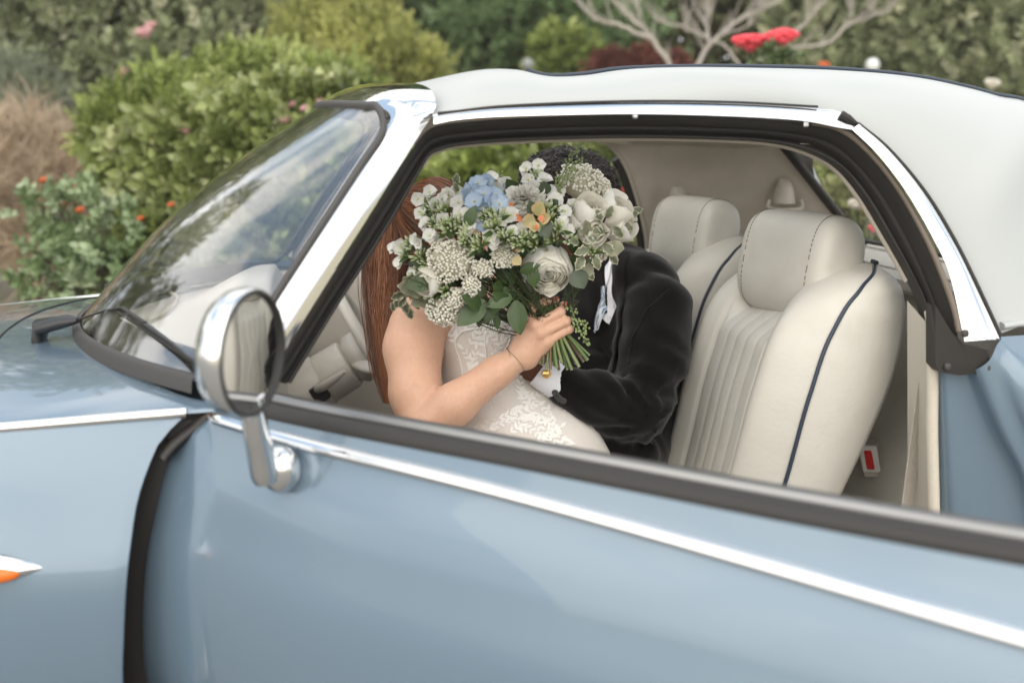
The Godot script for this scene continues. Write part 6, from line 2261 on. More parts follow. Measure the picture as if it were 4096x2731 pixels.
	var lv := [
		[Vector3(0.3765, 0.9668, 0.3925), Vector3(-0.75, -0.55, 0.25), "broad", 1.1], [Vector3(0.4363, 0.9665, 0.4008), Vector3(0.05, -1, 0.3), "broad", 1.0], [Vector3(0.3993, 0.9801, 0.3978), Vector3(-0.15, -1, 0.2), "dark", 0.8], [Vector3(0.4276, 0.9754, 0.4006), Vector3(-0.8, -0.2, 0.3), "dark", 1.0], [Vector3(0.3957, 0.9558, 0.3814), Vector3(-0.5, -0.8, 0.3), "dark", 0.75], [Vector3(0.5495, 1.027, 0.4236), Vector3(0.35, -0.75, 0.3), "round", 1.05],
		[Vector3(0.4764, 1.129, 0.4574), Vector3(0.2, -0.9, 0.4), "round", 0.95], [Vector3(0.5003, 1.146, 0.4123), Vector3(0.4, 0.6, 0.5), "round", 0.7],
		[Vector3(0.4643, 1.138, 0.4627), Vector3(0.25, 0.9, 0.4), "peach", 1.0], [Vector3(0.4604, 1.134, 0.4654), Vector3(-0.7, -0.4, 0.4), "peach", 1.0], [Vector3(0.467, 1.132, 0.4662), Vector3(0.9, 0.15, 0.4), "peach", 0.85], [Vector3(0.4591, 1.141, 0.4551), Vector3(-0.3, 0.8, 0.4), "round", 0.7], [Vector3(0.458, 1.128, 0.4694), Vector3(0.0, -1, 0.4), "peach", 0.75],
		[Vector3(0.4662, 1.134, 0.4701), Vector3(0.85, -0.2, 0.4), "orange", 1.0], [Vector3(0.4388, 1.132, 0.4561), Vector3(-0.9, -0.1, 0.3), "orange", 0.9], [Vector3(0.4615, 1.122, 0.4774), Vector3(0.0, -1.0, 0.2), "orange", 0.7], [Vector3(0.4325, 1.135, 0.4536), Vector3(-0.6, 0.6, 0.3), "orange", 0.6], [Vector3(0.4292, 1.156, 0.4154), Vector3(-0.7, 0.1, 0.4), "orange", 0.8], [Vector3(0.427, 1.068, 0.4567), Vector3(0.2, 0.8, 0.4), "orange", 0.7], [Vector3(0.422, 1.059, 0.4562), Vector3(0.5, -0.6, 0.4), "peach", 0.7],
		[Vector3(0.6156, 1.128, 0.4173), Vector3(0.2, 0.9, 0.5), "edged", 0.9], [Vector3(0.5976, 1.121, 0.4292), Vector3(-0.2, 0.9, 0.5), "edged", 0.95], [Vector3(0.6433, 1.122, 0.3984), Vector3(0.6, 0.75, 0.4), "edged", 0.9], [Vector3(0.6628, 1.127, 0.3774), Vector3(0.9, 0.35, 0.3), "edged", 1.0], [Vector3(0.683, 1.132, 0.3549), Vector3(0.85, 0.5, 0.3), "edged", 0.9], [Vector3(0.6557, 1.115, 0.3869), Vector3(0.8, -0.5, 0.4), "edged", 0.9], [Vector3(0.6313, 1.111, 0.4099), Vector3(0.5, -0.8, 0.4), "edged", 1.0], [Vector3(0.6076, 1.104, 0.4323), Vector3(-0.8, 0.1, 0.5), "edged", 1.0], [Vector3(0.5889, 1.093, 0.444), Vector3(-0.9, -0.2, 0.4), "edged", 1.0], [Vector3(0.6037, 1.079, 0.4323), Vector3(0.6, -0.6, 0.5), "edged", 1.05], [Vector3(0.5714, 1.071, 0.4459), Vector3(-0.9, -0.2, 0.4), "edged", 1.0], [Vector3(0.5625, 1.055, 0.4407), Vector3(-0.5, -0.7, 0.4), "edged", 1.0], [Vector3(0.5839, 1.056, 0.4422), Vector3(0.3, -0.9, 0.4), "edged", 0.95], [Vector3(0.6264, 1.077, 0.4139), Vector3(0.9, -0.2, 0.4), "edged", 0.9], [Vector3(0.6238, 1.055, 0.4088), Vector3(0.7, -0.7, 0.3), "small_edged", 1.1], [Vector3(0.5533, 1.081, 0.4413), Vector3(-0.8, 0.4, 0.5), "edged", 0.8], [Vector3(0.5756, 1.027, 0.4248), Vector3(0.4, -0.8, 0.4), "edged", 0.8], [Vector3(0.5655, 1.093, 0.4436), Vector3(0.0, 0.9, 0.5), "grey", 0.8], [Vector3(0.6047, 1.066, 0.4292), Vector3(0.9, 0.2, 0.4), "grey", 0.9], [Vector3(0.5797, 1.04, 0.4254), Vector3(-0.4, -0.9, 0.3), "grey", 0.7],
		[Vector3(0.2599, 0.9856, 0.3515), Vector3(-0.9, 0.15, 0.4), "grey", 1.15], [Vector3(0.2525, 0.9863, 0.3364), Vector3(-0.7, 0.5, 0.4), "grey", 0.95], [Vector3(0.2694, 0.9706, 0.3403), Vector3(-0.8, -0.25, 0.4), "grey", 0.9], [Vector3(0.2368, 0.9853, 0.3134), Vector3(-0.85, 0.3, 0.3), "small_edged", 1.2], [Vector3(0.2228, 0.9722, 0.295), Vector3(-0.85, -0.4, 0.3), "small_edged", 1.2], [Vector3(0.2151, 0.962, 0.273), Vector3(-0.4, -0.9, 0.3), "small_edged", 1.1], [Vector3(0.2068, 0.951, 0.259), Vector3(-0.3, -0.95, 0.2), "small_edged", 1.0], [Vector3(0.2214, 0.9543, 0.2834), Vector3(0.25, -0.95, 0.3), "small_edged", 1.2], [Vector3(0.2303, 0.939, 0.2804), Vector3(0.3, -0.95, 0.2), "small_edged", 1.1], [Vector3(0.2448, 0.9634, 0.3177), Vector3(0.1, -1.0, 0.3), "small_edged", 1.0], [Vector3(0.2246, 0.9626, 0.2912), Vector3(-0.5, -0.8, 0.3), "small_edged", 1.0], [Vector3(0.2504, 0.9708, 0.3264), Vector3(-0.6, -0.7, 0.3), "small_edged", 0.9],
		[Vector3(0.3762, 0.9404, 0.3642), Vector3(0.3, -0.9, 0.3), "dark", 0.55], [Vector3(0.3692, 0.9268, 0.3508), Vector3(0.0, -0.95, 0.3), "small_edged", 0.9], [Vector3(0.3979, 0.9357, 0.3669), Vector3(0.3, -0.95, 0.3), "dark", 0.6], [Vector3(0.3056, 1.091, 0.3977), Vector3(0.2, 0.9, 0.4), "dark", 0.6], [Vector3(0.3374, 1.115, 0.4164), Vector3(0.3, 0.9, 0.3), "dark", 0.8], [Vector3(0.3221, 1.02, 0.3961), Vector3(0.4, 0.8, 0.4), "broad", 0.6], [Vector3(0.3131, 0.9973, 0.3823), Vector3(-0.5, 0.7, 0.4), "broad", 0.7], [Vector3(0.3308, 1.189, 0.2885), Vector3(0.2, 0.95, 0.3), "edged", 0.8], [Vector3(0.3323, 1.177, 0.326), Vector3(-0.4, 0.8, 0.4), "edged", 0.7], [Vector3(0.4942, 1.171, 0.3914), Vector3(-0.1, 0.9, 0.4), "round", 0.8]]
	for i in 70:
		var a := r2.randf() * TAU
		var rr := sqrt(r2.randf())
		var p := Vector3(cos(a) * rr * 0.165, sin(a) * rr * 0.10, 0) + Vector3(0.4274, 1.061, 0.3513)
		p.z += -0.015 + 0.03 * (1.0 - rr)
		if i >= 46:
			p = Vector3(0.4056, 0.9985, 0.3755) + Vector3(r2.randfn() * 0.05, r2.randfn() * 0.024, r2.randfn() * 0.012)
		lv.push_back([p, (p - focus).normalized() + Vector3(r2.randfn(), r2.randfn(), r2.randfn()) * 0.4, "dark" if i % 3 else "broad", r2.randf_range(0.6, 1.0)])
	for l in lv:
		var d: Vector3 = l[1].normalized()
		var x := d.cross(Vector3(r2.randfn() * 0.25, 0.25 + r2.randfn() * 0.2, 1.0)).normalized()
		var b := Basis(x, d, x.cross(d))
		piece(t, "leaf", kinds[l[2]], green, false, inv * Transform3D(b.scaled_local(Vector3.ONE * l[3]), l[0]))
	# feathery greens and flower stems gathered towards the hand
	var fm := MB.new()
	for i in 130:
		var a := r2.randf() * TAU
		var rr := sqrt(r2.randf())
		var p := Vector3(cos(a) * rr * 0.19, sin(a) * rr * 0.115, -0.01 - 0.03 * rr) + Vector3(0.4239, 1.059, 0.3718)
		if i < 60:
			p = Vector3(0.3823, 1.009, 0.3848) + Vector3(r2.randfn() * 0.06, r2.randfn() * 0.035, r2.randfn() * 0.015)
		var k := r2.randf_range(0.6, 1.3)
		fm.tint = Color(0.055 * k, 0.075 * k, 0.028 * k)
		var mid: Vector3 = p.lerp(focus, 0.45) + Vector3(r2.randfn(), r2.randfn(), r2.randfn()) * 0.008
		var path := even([p, mid, focus + Vector3(r2.randfn(), r2.randfn(), r2.randfn()) * 0.012], 12)
		fm.tube(path, 0.0011, 4, false)
		for j in range(0, 8):
			var ax := (path[j] - path[j + 1]).normalized()
			for e in 3:
				var o := (ax * 0.9 + Vector3(r2.randfn(), r2.randfn(), r2.randfn()) * 0.55).normalized()
				fm.tube(PackedVector3Array([path[j], path[j] + o * 0.008, path[j] + o * 0.014 + Vector3(r2.randfn(), r2.randfn(), r2.randfn()) * 0.003]), 0.0006, 3, false)
	piece(t, "feathery_greens", fm.mesh(), green, false, inv).set_meta("kind", "stuff")
	# seed-pod sprigs
	for q in [[[Vector3(0.5154, 1.167, 0.3661), Vector3(0.5378, 1.207, 0.3517), Vector3(0.5602, 1.241, 0.3385), Vector3(0.5789, 1.264, 0.3268), Vector3(0.5932, 1.278, 0.3265)], 16], [[Vector3(0.5209, 1.152, 0.3701), Vector3(0.5288, 1.186, 0.3647), Vector3(0.5325, 1.211, 0.3551)], 8], [[Vector3(0.5459, 1.194, 0.3557), Vector3(0.5624, 1.224, 0.3526), Vector3(0.5775, 1.244, 0.341)], 8], [[Vector3(0.5554, 0.9488, 0.3653), Vector3(0.5649, 0.9184, 0.3731), Vector3(0.573, 0.8941, 0.3898), Vector3(0.5827, 0.8724, 0.3958)], 12], [[Vector3(0.5675, 0.9184, 0.3736), Vector3(0.5763, 0.914, 0.3863), Vector3(0.5827, 0.9002, 0.3903)], 6], [[Vector3(0.4177, 1.154, 0.3829), Vector3(0.4276, 1.186, 0.3504), Vector3(0.4231, 1.209, 0.2987)], 7]]:
		var mb := MB.new()
		var path := even(q[0], q[1] * 2)
		mb.tint = Color(0.16, 0.21, 0.07)
		mb.tube(path, 0.0009, 5)
		for j in range(1, path.size() - 1):
			var ax := (path[j + 1] - path[j - 1]).normalized()
			for e in 2:
				var o := (ax * 0.7 + Vector3(r2.randfn(), r2.randfn(), r2.randfn() * 0.6)).normalized()
				var end := path[j] + o * 0.0095
				mb.tint = Color(0.17, 0.23, 0.08)
				mb.tube(PackedVector3Array([path[j], end]), 0.0004, 3, false)
				var k := r2.randf_range(0.8, 1.3)
				mb.tint = Color(0.22 * k, 0.28 * k, 0.11 * k)
				mb.sup(Transform3D(Basis(), end), Vector3(0.0023, 0.0027, 0.0012), 1, 1, 7, 4)
		piece(t, "seed_sprig", mb.mesh(), green, false, inv)
	# the arching stem over the ranunculus
	var am := MB.new()
	am.tint = Color(0.22, 0.27, 0.12)
	am.tube(even([Vector3(0.489, 1.107, 0.4099), Vector3(0.4873, 1.093, 0.4227), Vector3(0.4893, 1.078, 0.4259), Vector3(0.4951, 1.067, 0.419)], 12), 0.0032, 8)
	piece(t, "stem", am.mesh(), green, false, inv)
	# cut stems below the hand, each one a piece
	var bark := [Color(0.14, 0.19, 0.07), Color(0.10, 0.15, 0.05), Color(0.17, 0.11, 0.06), Color(0.19, 0.23, 0.10), Color(0.09, 0.075, 0.04)]
	var ends := [Vector3(0.5871, 0.8508, 0.401), Vector3(0.5809, 0.8434, 0.4117), Vector3(0.5778, 0.8357, 0.392), Vector3(0.564, 0.8296, 0.4115), Vector3(0.5619, 0.8313, 0.3901), Vector3(0.5468, 0.8266, 0.4194), Vector3(0.5427, 0.8222, 0.3989), Vector3(0.5399, 0.8287, 0.3867), Vector3(0.5296, 0.8382, 0.4037), Vector3(0.5282, 0.8182, 0.3868), Vector3(0.5198, 0.8287, 0.4039), Vector3(0.518, 0.8269, 0.3832), Vector3(0.5087, 0.8222, 0.3929), Vector3(0.5039, 0.8217, 0.3818), Vector3(0.4962, 0.8287, 0.379), Vector3(0.4931, 0.83, 0.3679), Vector3(0.5762, 0.8466, 0.3792), Vector3(0.5611, 0.8405, 0.3777), Vector3(0.5474, 0.8358, 0.3659), Vector3(0.5342, 0.8358, 0.3636), Vector3(0.519, 0.8314, 0.3618), Vector3(0.5536, 0.8265, 0.3792), Vector3(0.5873, 0.8402, 0.3721), Vector3(0.5725, 0.8275, 0.3617)]
	for i in ends.size():
		var mb := MB.new()
		var e: Vector3 = ends[i]
		var nrm := (e - Vector3(0.5391, 0.8287, 0.3866))
		var top := Vector3(0.5277, 0.8976, 0.3366) + Vector3(nrm.x * 0.28, nrm.y * 0.15, nrm.z * 0.5)
		var r := r2.randf_range(0.0022, 0.0041)
		var up: Vector3 = Vector3(0.4922, 0.956, 0.3424) + Vector3(r2.randfn(), r2.randfn(), r2.randfn() * 0.6) * 0.014
		mb.tint = bark[i % 5]
		mb.tube(even([e, e.lerp(top, 0.5) + Vector3(r2.randfn(), r2.randfn(), 0) * 0.0015, top, up], 12), r, 8, false)
		mb.tint = Color(0.34, 0.36, 0.20)
		var ax := (e - top).normalized()
		mb.lathe([Vector2(r, 0.0), Vector2(r * 0.97, 0.0008), Vector2(0.0, 0.001)], frame(e, ax, Vector3(1, 0, 0)), 8)
		piece(t, "stem", mb.mesh(), green, false, inv)


# ---- the garden behind
func sprig_mesh(kind: String) -> ArrayMesh:
	var mb := MB.new()
	var r2 := RandomNumberGenerator.new()
	r2.seed = hash(kind) % 1000
	if kind == "leafy":
		for k in 11:
			var u := k / 10.0
			var a := k * 2.4
			var d := Vector3(cos(a) * (1.0 - 0.5 * u), 0.45 + 0.7 * u, sin(a) * (1.0 - 0.5 * u)).normalized()
			mb.merge(leaf_lite(0.055 * (1.0 - 0.3 * u), 0.014), frame(Vector3(0, u * 0.09, 0), d, Vector3(r2.randfn(), 0.3, r2.randfn())))
	elif kind == "fine":
		for k in 14:
			var u := k / 13.0
			var a := k * 2.4
			var d := Vector3(cos(a) * (1.0 - 0.6 * u), 0.5 + 0.8 * u, sin(a) * (1.0 - 0.6 * u)).normalized()
			mb.merge(leaf_lite(0.06 * (1.0 - 0.35 * u), 0.0085), frame(Vector3(0, u * 0.11, 0), d, Vector3(r2.randfn(), 0.3, r2.randfn())))
	elif kind == "glossy":
		for k in 8:
			var a := k * 2.4
			var d := Vector3(cos(a), 0.25 + 0.08 * k, sin(a)).normalized()
			mb.merge(leaf_lite(0.062, 0.021), frame(Vector3(0, k * 0.012, 0), d, Vector3(0.1 * r2.randfn(), 1, 0.1 * r2.randfn())))
	elif kind == "feather":
		for k in 16:
			var u := k / 15.0
			var a := k * 2.4
			var d := Vector3(cos(a) * 0.7, 0.9, sin(a) * 0.7).normalized()
			mb.merge(leaf_lite(0.05 * (1.1 - 0.6 * u), 0.0055), frame(Vector3(0, u * 0.13, 0), d, Vector3(r2.randfn(), 0.3, r2.randfn())))
	elif kind == "blade":
		for k in 9:
			var a := k * 2.4
			var l := r2.randf_range(0.25, 0.45)
			var p := PackedVector3Array()
			for i in 5:
				var u := i / 4.0
				p.push_back(Vector3(cos(a) * l * 0.45 * u * u, l * (u - 0.25 * u * u), sin(a) * l * 0.45 * u * u))
			mb.tube(p, [0.003, 0.0045, 0.004, 0.003, 0.001], 3, false, 0.3)
	elif kind == "strap":
		for k in 7:
			var a := k * 2.4
			mb.merge(leaf_lite(0.32, 0.02), frame(Vector3.ZERO, Vector3(cos(a) * 0.6, 1.0, sin(a) * 0.6), Vector3(r2.randfn(), 0.3, r2.randfn())))
	return mb.mesh()


func leaf_lite(len: float, wide: float) -> MB:
	var mb := MB.new()
	var rows := []
	for i in 4:
		var t := i / 3.0
		var w: float = wide * [0.25, 1.0, 0.75, 0.05][i]
		rows.push_back(PackedVector3Array([Vector3(-w, len * t, 0.25 * w - 0.2 * len * t * t), Vector3(0, len * t, -0.2 * len * t * t), Vector3(w, len * t, 0.25 * w - 0.2 * len * t * t)]))
	mb.grid(rows)
	return mb


var sprigs := {}
var clump := FastNoiseLite.new()


# a shrub or tree crown: lobes are [centre, radius]; sprigs stand through them, thickest near the outside
func foliage(under: Node3D, called: String, kind: String, lobes: Array, n: int, size: float, tones: Array, seed_: int, gloss := 0.55, squash := 0.85) -> void:
	if not sprigs.has(kind):
		sprigs[kind] = sprig_mesh(kind)
	var r2 := RandomNumberGenerator.new()
	r2.seed = seed_
	clump.seed = seed_
	clump.frequency = 1.6
	var mm := MultiMesh.new()
	mm.transform_format = MultiMesh.TRANSFORM_3D
	mm.use_colors = true
	mm.mesh = sprigs[kind]
	mm.instance_count = n
	var total := 0.0
	for l in lobes:
		total += l[1] * l[1]
	for i in n:
		var pick := r2.randf() * total
		var l: Array = lobes[0]
		for q in lobes:
			pick -= q[1] * q[1]
			if pick <= 0.0:
				l = q
				break
		var d := Vector3(r2.randfn(), r2.randfn(), r2.randfn()).normalized()
		var rr: float = l[1] * (0.55 + 0.45 * pow(r2.randf(), 0.55)) * (1.0 + 0.34 * clump.get_noise_3dv(d * 2.2 + l[0]))
		if r2.randf() < 0.15:
			rr *= r2.randf_range(1.0, 1.2)
		var p: Vector3 = l[0] + d * Vector3(1, squash, 1) * rr
		if p.y < 0.03:
			p.y = r2.randf_range(0.03, 0.3)
		var up := (d + Vector3(0, 0.55, 0) + Vector3(r2.randfn(), r2.randfn(), r2.randfn()) * 0.45).normalized()
		var f := frame(p, up, Vector3(r2.randfn(), r2.randfn(), r2.randfn()).normalized())
		var s := size * r2.randf_range(0.7, 1.35)
		f.basis = f.basis.scaled_local(Vector3.ONE * s)
		mm.set_instance_transform(i, f.translated(-under.position))
		var tone := clampf(0.5 + 0.9 * clump.get_noise_3dv(p * 1.3) + r2.randfn() * 0.2, 0.0, 0.999) * (tones.size() - 1)
		var k := int(tone)
		var c: Color = tones[k].lerp(tones[k + 1], tone - k)
		mm.set_instance_color(i, c * r2.randf_range(0.8, 1.2))
	var o := MultiMeshInstance3D.new()
	o.name = numbered(called, under)
	o.multimesh = mm
	var key := "foliage_%d" % int(gloss * 100)
	o.material_override = M[key] if M.has(key) else vmat(key, gloss, 0.35)
	under.add_child(o, true)
	o.set_meta("kind", "stuff")


func shrub(called: String, label: String, category: String, kind: String, lobes: Array, n: int, size: float, tones: Array, seed_: int, gloss := 0.55, group := "", bark := Color(0.09, 0.07, 0.05)) -> Node3D:
	var mid := Vector3.ZERO
	for l in lobes:
		mid += l[0] / lobes.size()
	var t := thing(called, label, category, Vector3(mid.x, 0, mid.z), group)
	foliage(t, "foliage", kind, lobes, n, size, tones, seed_, gloss)
	var r2 := RandomNumberGenerator.new()
	r2.seed = seed_ + 1
	var key := "bark_%d" % int(bark.r * 1000)
	if not M.has(key):
		mat(key, lin(bark.r, bark.g, bark.b), 0.9)
	# stems, one to each lobe, forking towards its outside
	for l in lobes:
		var mb := MB.new()
		var foot := Vector3(mid.x + r2.randfn() * 0.1, 0, mid.z + r2.randfn() * 0.1)
		var w: float = clampf(l[1] * 0.055, 0.012, 0.12)
		mb.tube(even([foot, foot.lerp(l[0], 0.5) + Vector3(r2.randfn(), 0, r2.randfn()) * 0.08, l[0]], 8), [w, w * 0.9, w * 0.85, w * 0.8, w * 0.7, w * 0.6, w * 0.55, w * 0.5], 7)
		for k in 7:
			var d := Vector3(r2.randfn(), absf(r2.randfn()) * 0.7, r2.randfn()).normalized()
			var a: Vector3 = foot.lerp(l[0], r2.randf_range(0.6, 1.0))
			mb.tube(even([a, a.lerp(l[0] + d * l[1] * 0.85, 0.5) + Vector3(0, 0.05, 0), l[0] + d * l[1] * 0.85], 6), [w * 0.5, w * 0.42, w * 0.35, w * 0.28, w * 0.2, w * 0.1], 5)
		part(t, "trunk" if category == "tree" else "stem", mb, M[key])
	return t


func rose_bloom(label: String, at: Vector3, size: float, m: Material, seed_: int, group: String, stem_to := Vector3.ZERO) -> void:
	var t := thing("rose", label, "flower", at, group)
	var r2 := RandomNumberGenerator.new()
	r2.seed = seed_
	var mb := MB.new()
	for k in 4:
		var f := k / 3.0
		for j in 4 + k:
			var p := ball_petal(size * (0.35 + 0.6 * f), 1.7, 0.3 + 0.7 * f, 0.15 + 0.6 * f, r2, 0.9, 5, 5)
			mb.merge(p, Transform3D(Basis(Vector3(1, 0, 0.3).normalized(), 0.5) * Basis(Vector3.UP, TAU * j / (4 + k) + k), Vector3.ZERO))
	piece(t, "bloom", mb.mesh(), m)
	if stem_to != Vector3.ZERO:
		mb = MB.new()
		mb.tube(even([Vector3(0, -size * 0.3, 0), (stem_to - at) * 0.5 + Vector3(r2.randfn() * 0.02, 0, 0), stem_to - at], 8), 0.0045, 6)
		piece(t, "stem", mb.mesh(), M["foliage_stem"] if M.has("foliage_stem") else mat("foliage_stem", lin(0.10, 0.15, 0.05), 0.6))


func garden() -> void:
	var G := func(r: float, g: float, b: float) -> Color: return Color(r, g, b)
	var grey := [Color(0.13, 0.15, 0.075), Color(0.23, 0.26, 0.13), Color(0.31, 0.345, 0.19), Color(0.42, 0.42, 0.28)]
	var dark := [Color(0.04, 0.06, 0.025), Color(0.10, 0.16, 0.06), Color(0.18, 0.27, 0.11), Color(0.27, 0.36, 0.18)]
	var lime := [Color(0.12, 0.16, 0.035), Color(0.23, 0.29, 0.07), Color(0.33, 0.39, 0.12), Color(0.42, 0.46, 0.18)]
	var gold := [Color(0.17, 0.18, 0.05), Color(0.34, 0.36, 0.10), Color(0.47, 0.47, 0.16)]
	var mid := [Color(0.07, 0.09, 0.025), Color(0.15, 0.185, 0.05), Color(0.25, 0.29, 0.10), Color(0.36, 0.385, 0.18)]
	var brown := [Color(0.11, 0.085, 0.06), Color(0.18, 0.145, 0.10), Color(0.14, 0.18, 0.08)]
	var rust := [Color(0.46, 0.36, 0.25), Color(0.64, 0.50, 0.36), Color(0.72, 0.60, 0.46)]
	# far wall of trees
	shrub("tree", "dark green spreading tree behind the car roof, darkest of the far trees", "tree", "feather", [[Vector3(1.13, 3.005, -11.3), 1.3], [Vector3(1.91, 2.894, -11.14), 1.3], [Vector3(1.671, 4.114, -11.95), 1.6], [Vector3(0.9691, 3.998, -12.05), 1.3], [Vector3(1.437, 2.169, -11.08), 1.2], [Vector3(1.482, 5.388, -12.24), 1.7]], 6400, 2.3, dark, 101, 0.6, "far trees")
	shrub("tree", "green tree with layered boughs right of the darkest far tree", "tree", "feather", [[Vector3(2.283, 2.666, -9.996), 0.9], [Vector3(2.857, 2.82, -9.926), 1.0], [Vector3(2.677, 3.689, -10.65), 1.3], [Vector3(3.094, 2.202, -9.76), 0.8]], 4200, 2.2, dark.slice(1), 102, 0.6, "far trees")
	shrub("tree", "brownish sparse tree at the top edge, left of the dark far trees", "tree", "leafy", [[Vector3(-0.5039, 2.769, -10.51), 0.95], [Vector3(-0.9409, 3.367, -11.22), 1.2], [Vector3(-0.07963, 3.367, -11.07), 1.2], [Vector3(-0.6267, 2.202, -10.42), 0.8], [Vector3(-0.4737, 4.9, -11.76), 1.6], [Vector3(0.4074, 4.789, -11.79), 1.5]], 5600, 1.7, brown, 103, 0.7, "far trees")
	shrub("tree", "brown-green tree behind the bare grey branches", "tree", "leafy", [[Vector3(4.457, 2.898, -11.73), 1.3], [Vector3(5.49, 3.139, -11.6), 1.5], [Vector3(6.386, 2.898, -11.39), 1.3], [Vector3(5.159, 4.325, -12.41), 1.6], [Vector3(6.348, 4.387, -12.21), 1.6]], 5600, 1.9, [Color(0.11, 0.10, 0.06), Color(0.20, 0.18, 0.10), Color(0.19, 0.24, 0.10), Color(0.31, 0.29, 0.18)], 104, 0.7, "far trees")
	shrub("tree", "grey-green tree filling the top right corner", "tree", "leafy", [[Vector3(5.885, 2.408, -8.274), 1.0], [Vector3(6.292, 2.131, -7.629), 1.0], [Vector3(6.608, 2.347, -7.099), 1.2], [Vector3(6.625, 1.56, -6.42), 1.0], [Vector3(6.487, 3.399, -8.367), 1.5], [Vector3(7.818, 3.54, -8.16), 1.5], [Vector3(5.685, 1.59, -7.627), 0.9]], 7600, 1.5, grey, 105, 0.7, "far trees")
	shrub("tree", "tall grey-green bush in the top left corner with pale pink blooms", "tree", "leafy", [[Vector3(-2.418, 2.086, -7.189), 0.95], [Vector3(-1.646, 2.029, -7.248), 0.95], [Vector3(-1.097, 1.754, -6.889), 0.7], [Vector3(-2.424, 1.417, -6.744), 0.75], [Vector3(-1.724, 1.38, -6.51), 0.8], [Vector3(-2.166, 3.05, -7.959), 1.25], [Vector3(-1.246, 3.008, -7.995), 1.15], [Vector3(-3.298, 2.471, -7.835), 1.2], [Vector3(-2.092, 0.9575, -6.49), 0.8], [Vector3(-1.475, 0.9537, -6.484), 0.7], [Vector3(-3.076, 1.274, -7.038), 1.0], [Vector3(-5.4, 2.4, -6.6), 1.6], [Vector3(-5.6, 3.8, -6.8), 1.2], [Vector3(-7.0, 2.1, -4.8), 1.7], [Vector3(-7.2, 3.7, -5.0), 1.2], [Vector3(-8.4, 2.4, -2.8), 1.8], [Vector3(-5.6, 5.0, -7.2), 1.2], [Vector3(-2.229, 4.157, -8.607), 1.3], [Vector3(-1.228, 4.049, -8.616), 1.3], [Vector3(-3.355, 3.869, -8.747), 1.2]], 21000, 1.2, grey, 106, 0.65, "far trees")
	# middle distance
	shrub("shrub", "golden conifer shrub with feathery layered boughs, left above the windscreen", "shrub", "feather", [[Vector3(0.104, 2.218, -6.977), 0.42], [Vector3(0.3566, 2.012, -6.684), 0.42], [Vector3(-0.05461, 1.901, -6.735), 0.4], [Vector3(0.5992, 1.869, -6.406), 0.36], [Vector3(0.301, 2.381, -7.079), 0.34], [Vector3(0.8144, 1.815, -6.357), 0.25], [Vector3(0.2319, 1.707, -6.438), 0.45]], 3000, 1.25, gold, 107, 0.6)
	shrub("shrub", "bright lime-green rounded shrub left of the windscreen", "shrub", "fine", [[Vector3(-0.3674, 1.599, -4.659), 0.34], [Vector3(-0.5868, 1.524, -4.579), 0.34], [Vector3(-0.8548, 1.438, -4.505), 0.34], [Vector3(-1.133, 1.356, -4.538), 0.33], [Vector3(-0.114, 1.528, -4.6), 0.34], [Vector3(-1.253, 1.273, -4.439), 0.2], [Vector3(-0.6837, 1.246, -4.333), 0.45], [Vector3(-0.3093, 1.273, -4.376), 0.4], [Vector3(0.08102, 1.415, -4.543), 0.4]], 6500, 0.8, lime, 108, 0.5)
	shrub("shrub", "glossy-leaved green shrub in front of the lime-green one, with a few faded pink heads", "shrub", "glossy", [[Vector3(-0.8443, 1.116, -3.197), 0.26], [Vector3(-0.6068, 1.119, -3.052), 0.3], [Vector3(-0.3703, 1.228, -3.135), 0.3], [Vector3(-0.1462, 1.364, -3.227), 0.26], [Vector3(0.03535, 1.365, -3.299), 0.26], [Vector3(-0.6658, 0.8865, -2.912), 0.32], [Vector3(-0.3614, 0.9722, -2.875), 0.38], [Vector3(-0.1054, 1.116, -3.066), 0.34], [Vector3(-0.7423, 0.684, -2.781), 0.34], [Vector3(-0.4462, 0.705, -2.733), 0.4]], 4600, 0.95, mid, 109, 0.3)
	shrub("rose_bush", "sparse rose bush with red buds beside the path at the left edge", "shrub", "glossy", [[Vector3(-1.185, 0.9699, -2.71), 0.16], [Vector3(-1.042, 0.8974, -2.566), 0.2], [Vector3(-1.269, 0.8893, -2.708), 0.14], [Vector3(-0.9637, 0.7704, -2.423), 0.22], [Vector3(-1.146, 0.7396, -2.553), 0.16], [Vector3(-0.888, 0.6494, -2.282), 0.2], [Vector3(-1.047, 0.616, -2.407), 0.2], [Vector3(-1.257, 0.6474, -2.657), 0.12]], 270, 0.62, [Color(0.10, 0.15, 0.06), Color(0.18, 0.25, 0.11), Color(0.30, 0.36, 0.22)], 110, 0.28)
	shrub("grass_tuft", "tan and orange dry grass tuft at the left edge", "grass", "blade", [[Vector3(-2.069, 1.153, -5.283), 0.36], [Vector3(-1.805, 1.007, -5.104), 0.32], [Vector3(-2.161, 0.9526, -5.052), 0.4], [Vector3(-1.903, 0.7775, -4.971), 0.4], [Vector3(-1.631, 0.8887, -5.049), 0.25]], 1500, 0.75, rust, 111, 0.8)
	shrub("grass_tuft", "pale green arching grass clump above the tan tuft", "grass", "blade", [[Vector3(-2.371, 1.535, -6.034), 0.3], [Vector3(-2.248, 1.37, -5.876), 0.26]], 380, 0.95, [Color(0.22, 0.26, 0.17), Color(0.34, 0.37, 0.27)], 112, 0.6)
	shrub("shrub", "small lime-green shrub under the bare tree, behind the roof", "shrub", "leafy", [[Vector3(2.612, 2.29, -8.827), 0.26], [Vector3(2.798, 2.172, -8.77), 0.22], [Vector3(2.6, 1.936, -8.758), 0.35]], 800, 1.3, lime, 113, 0.6)
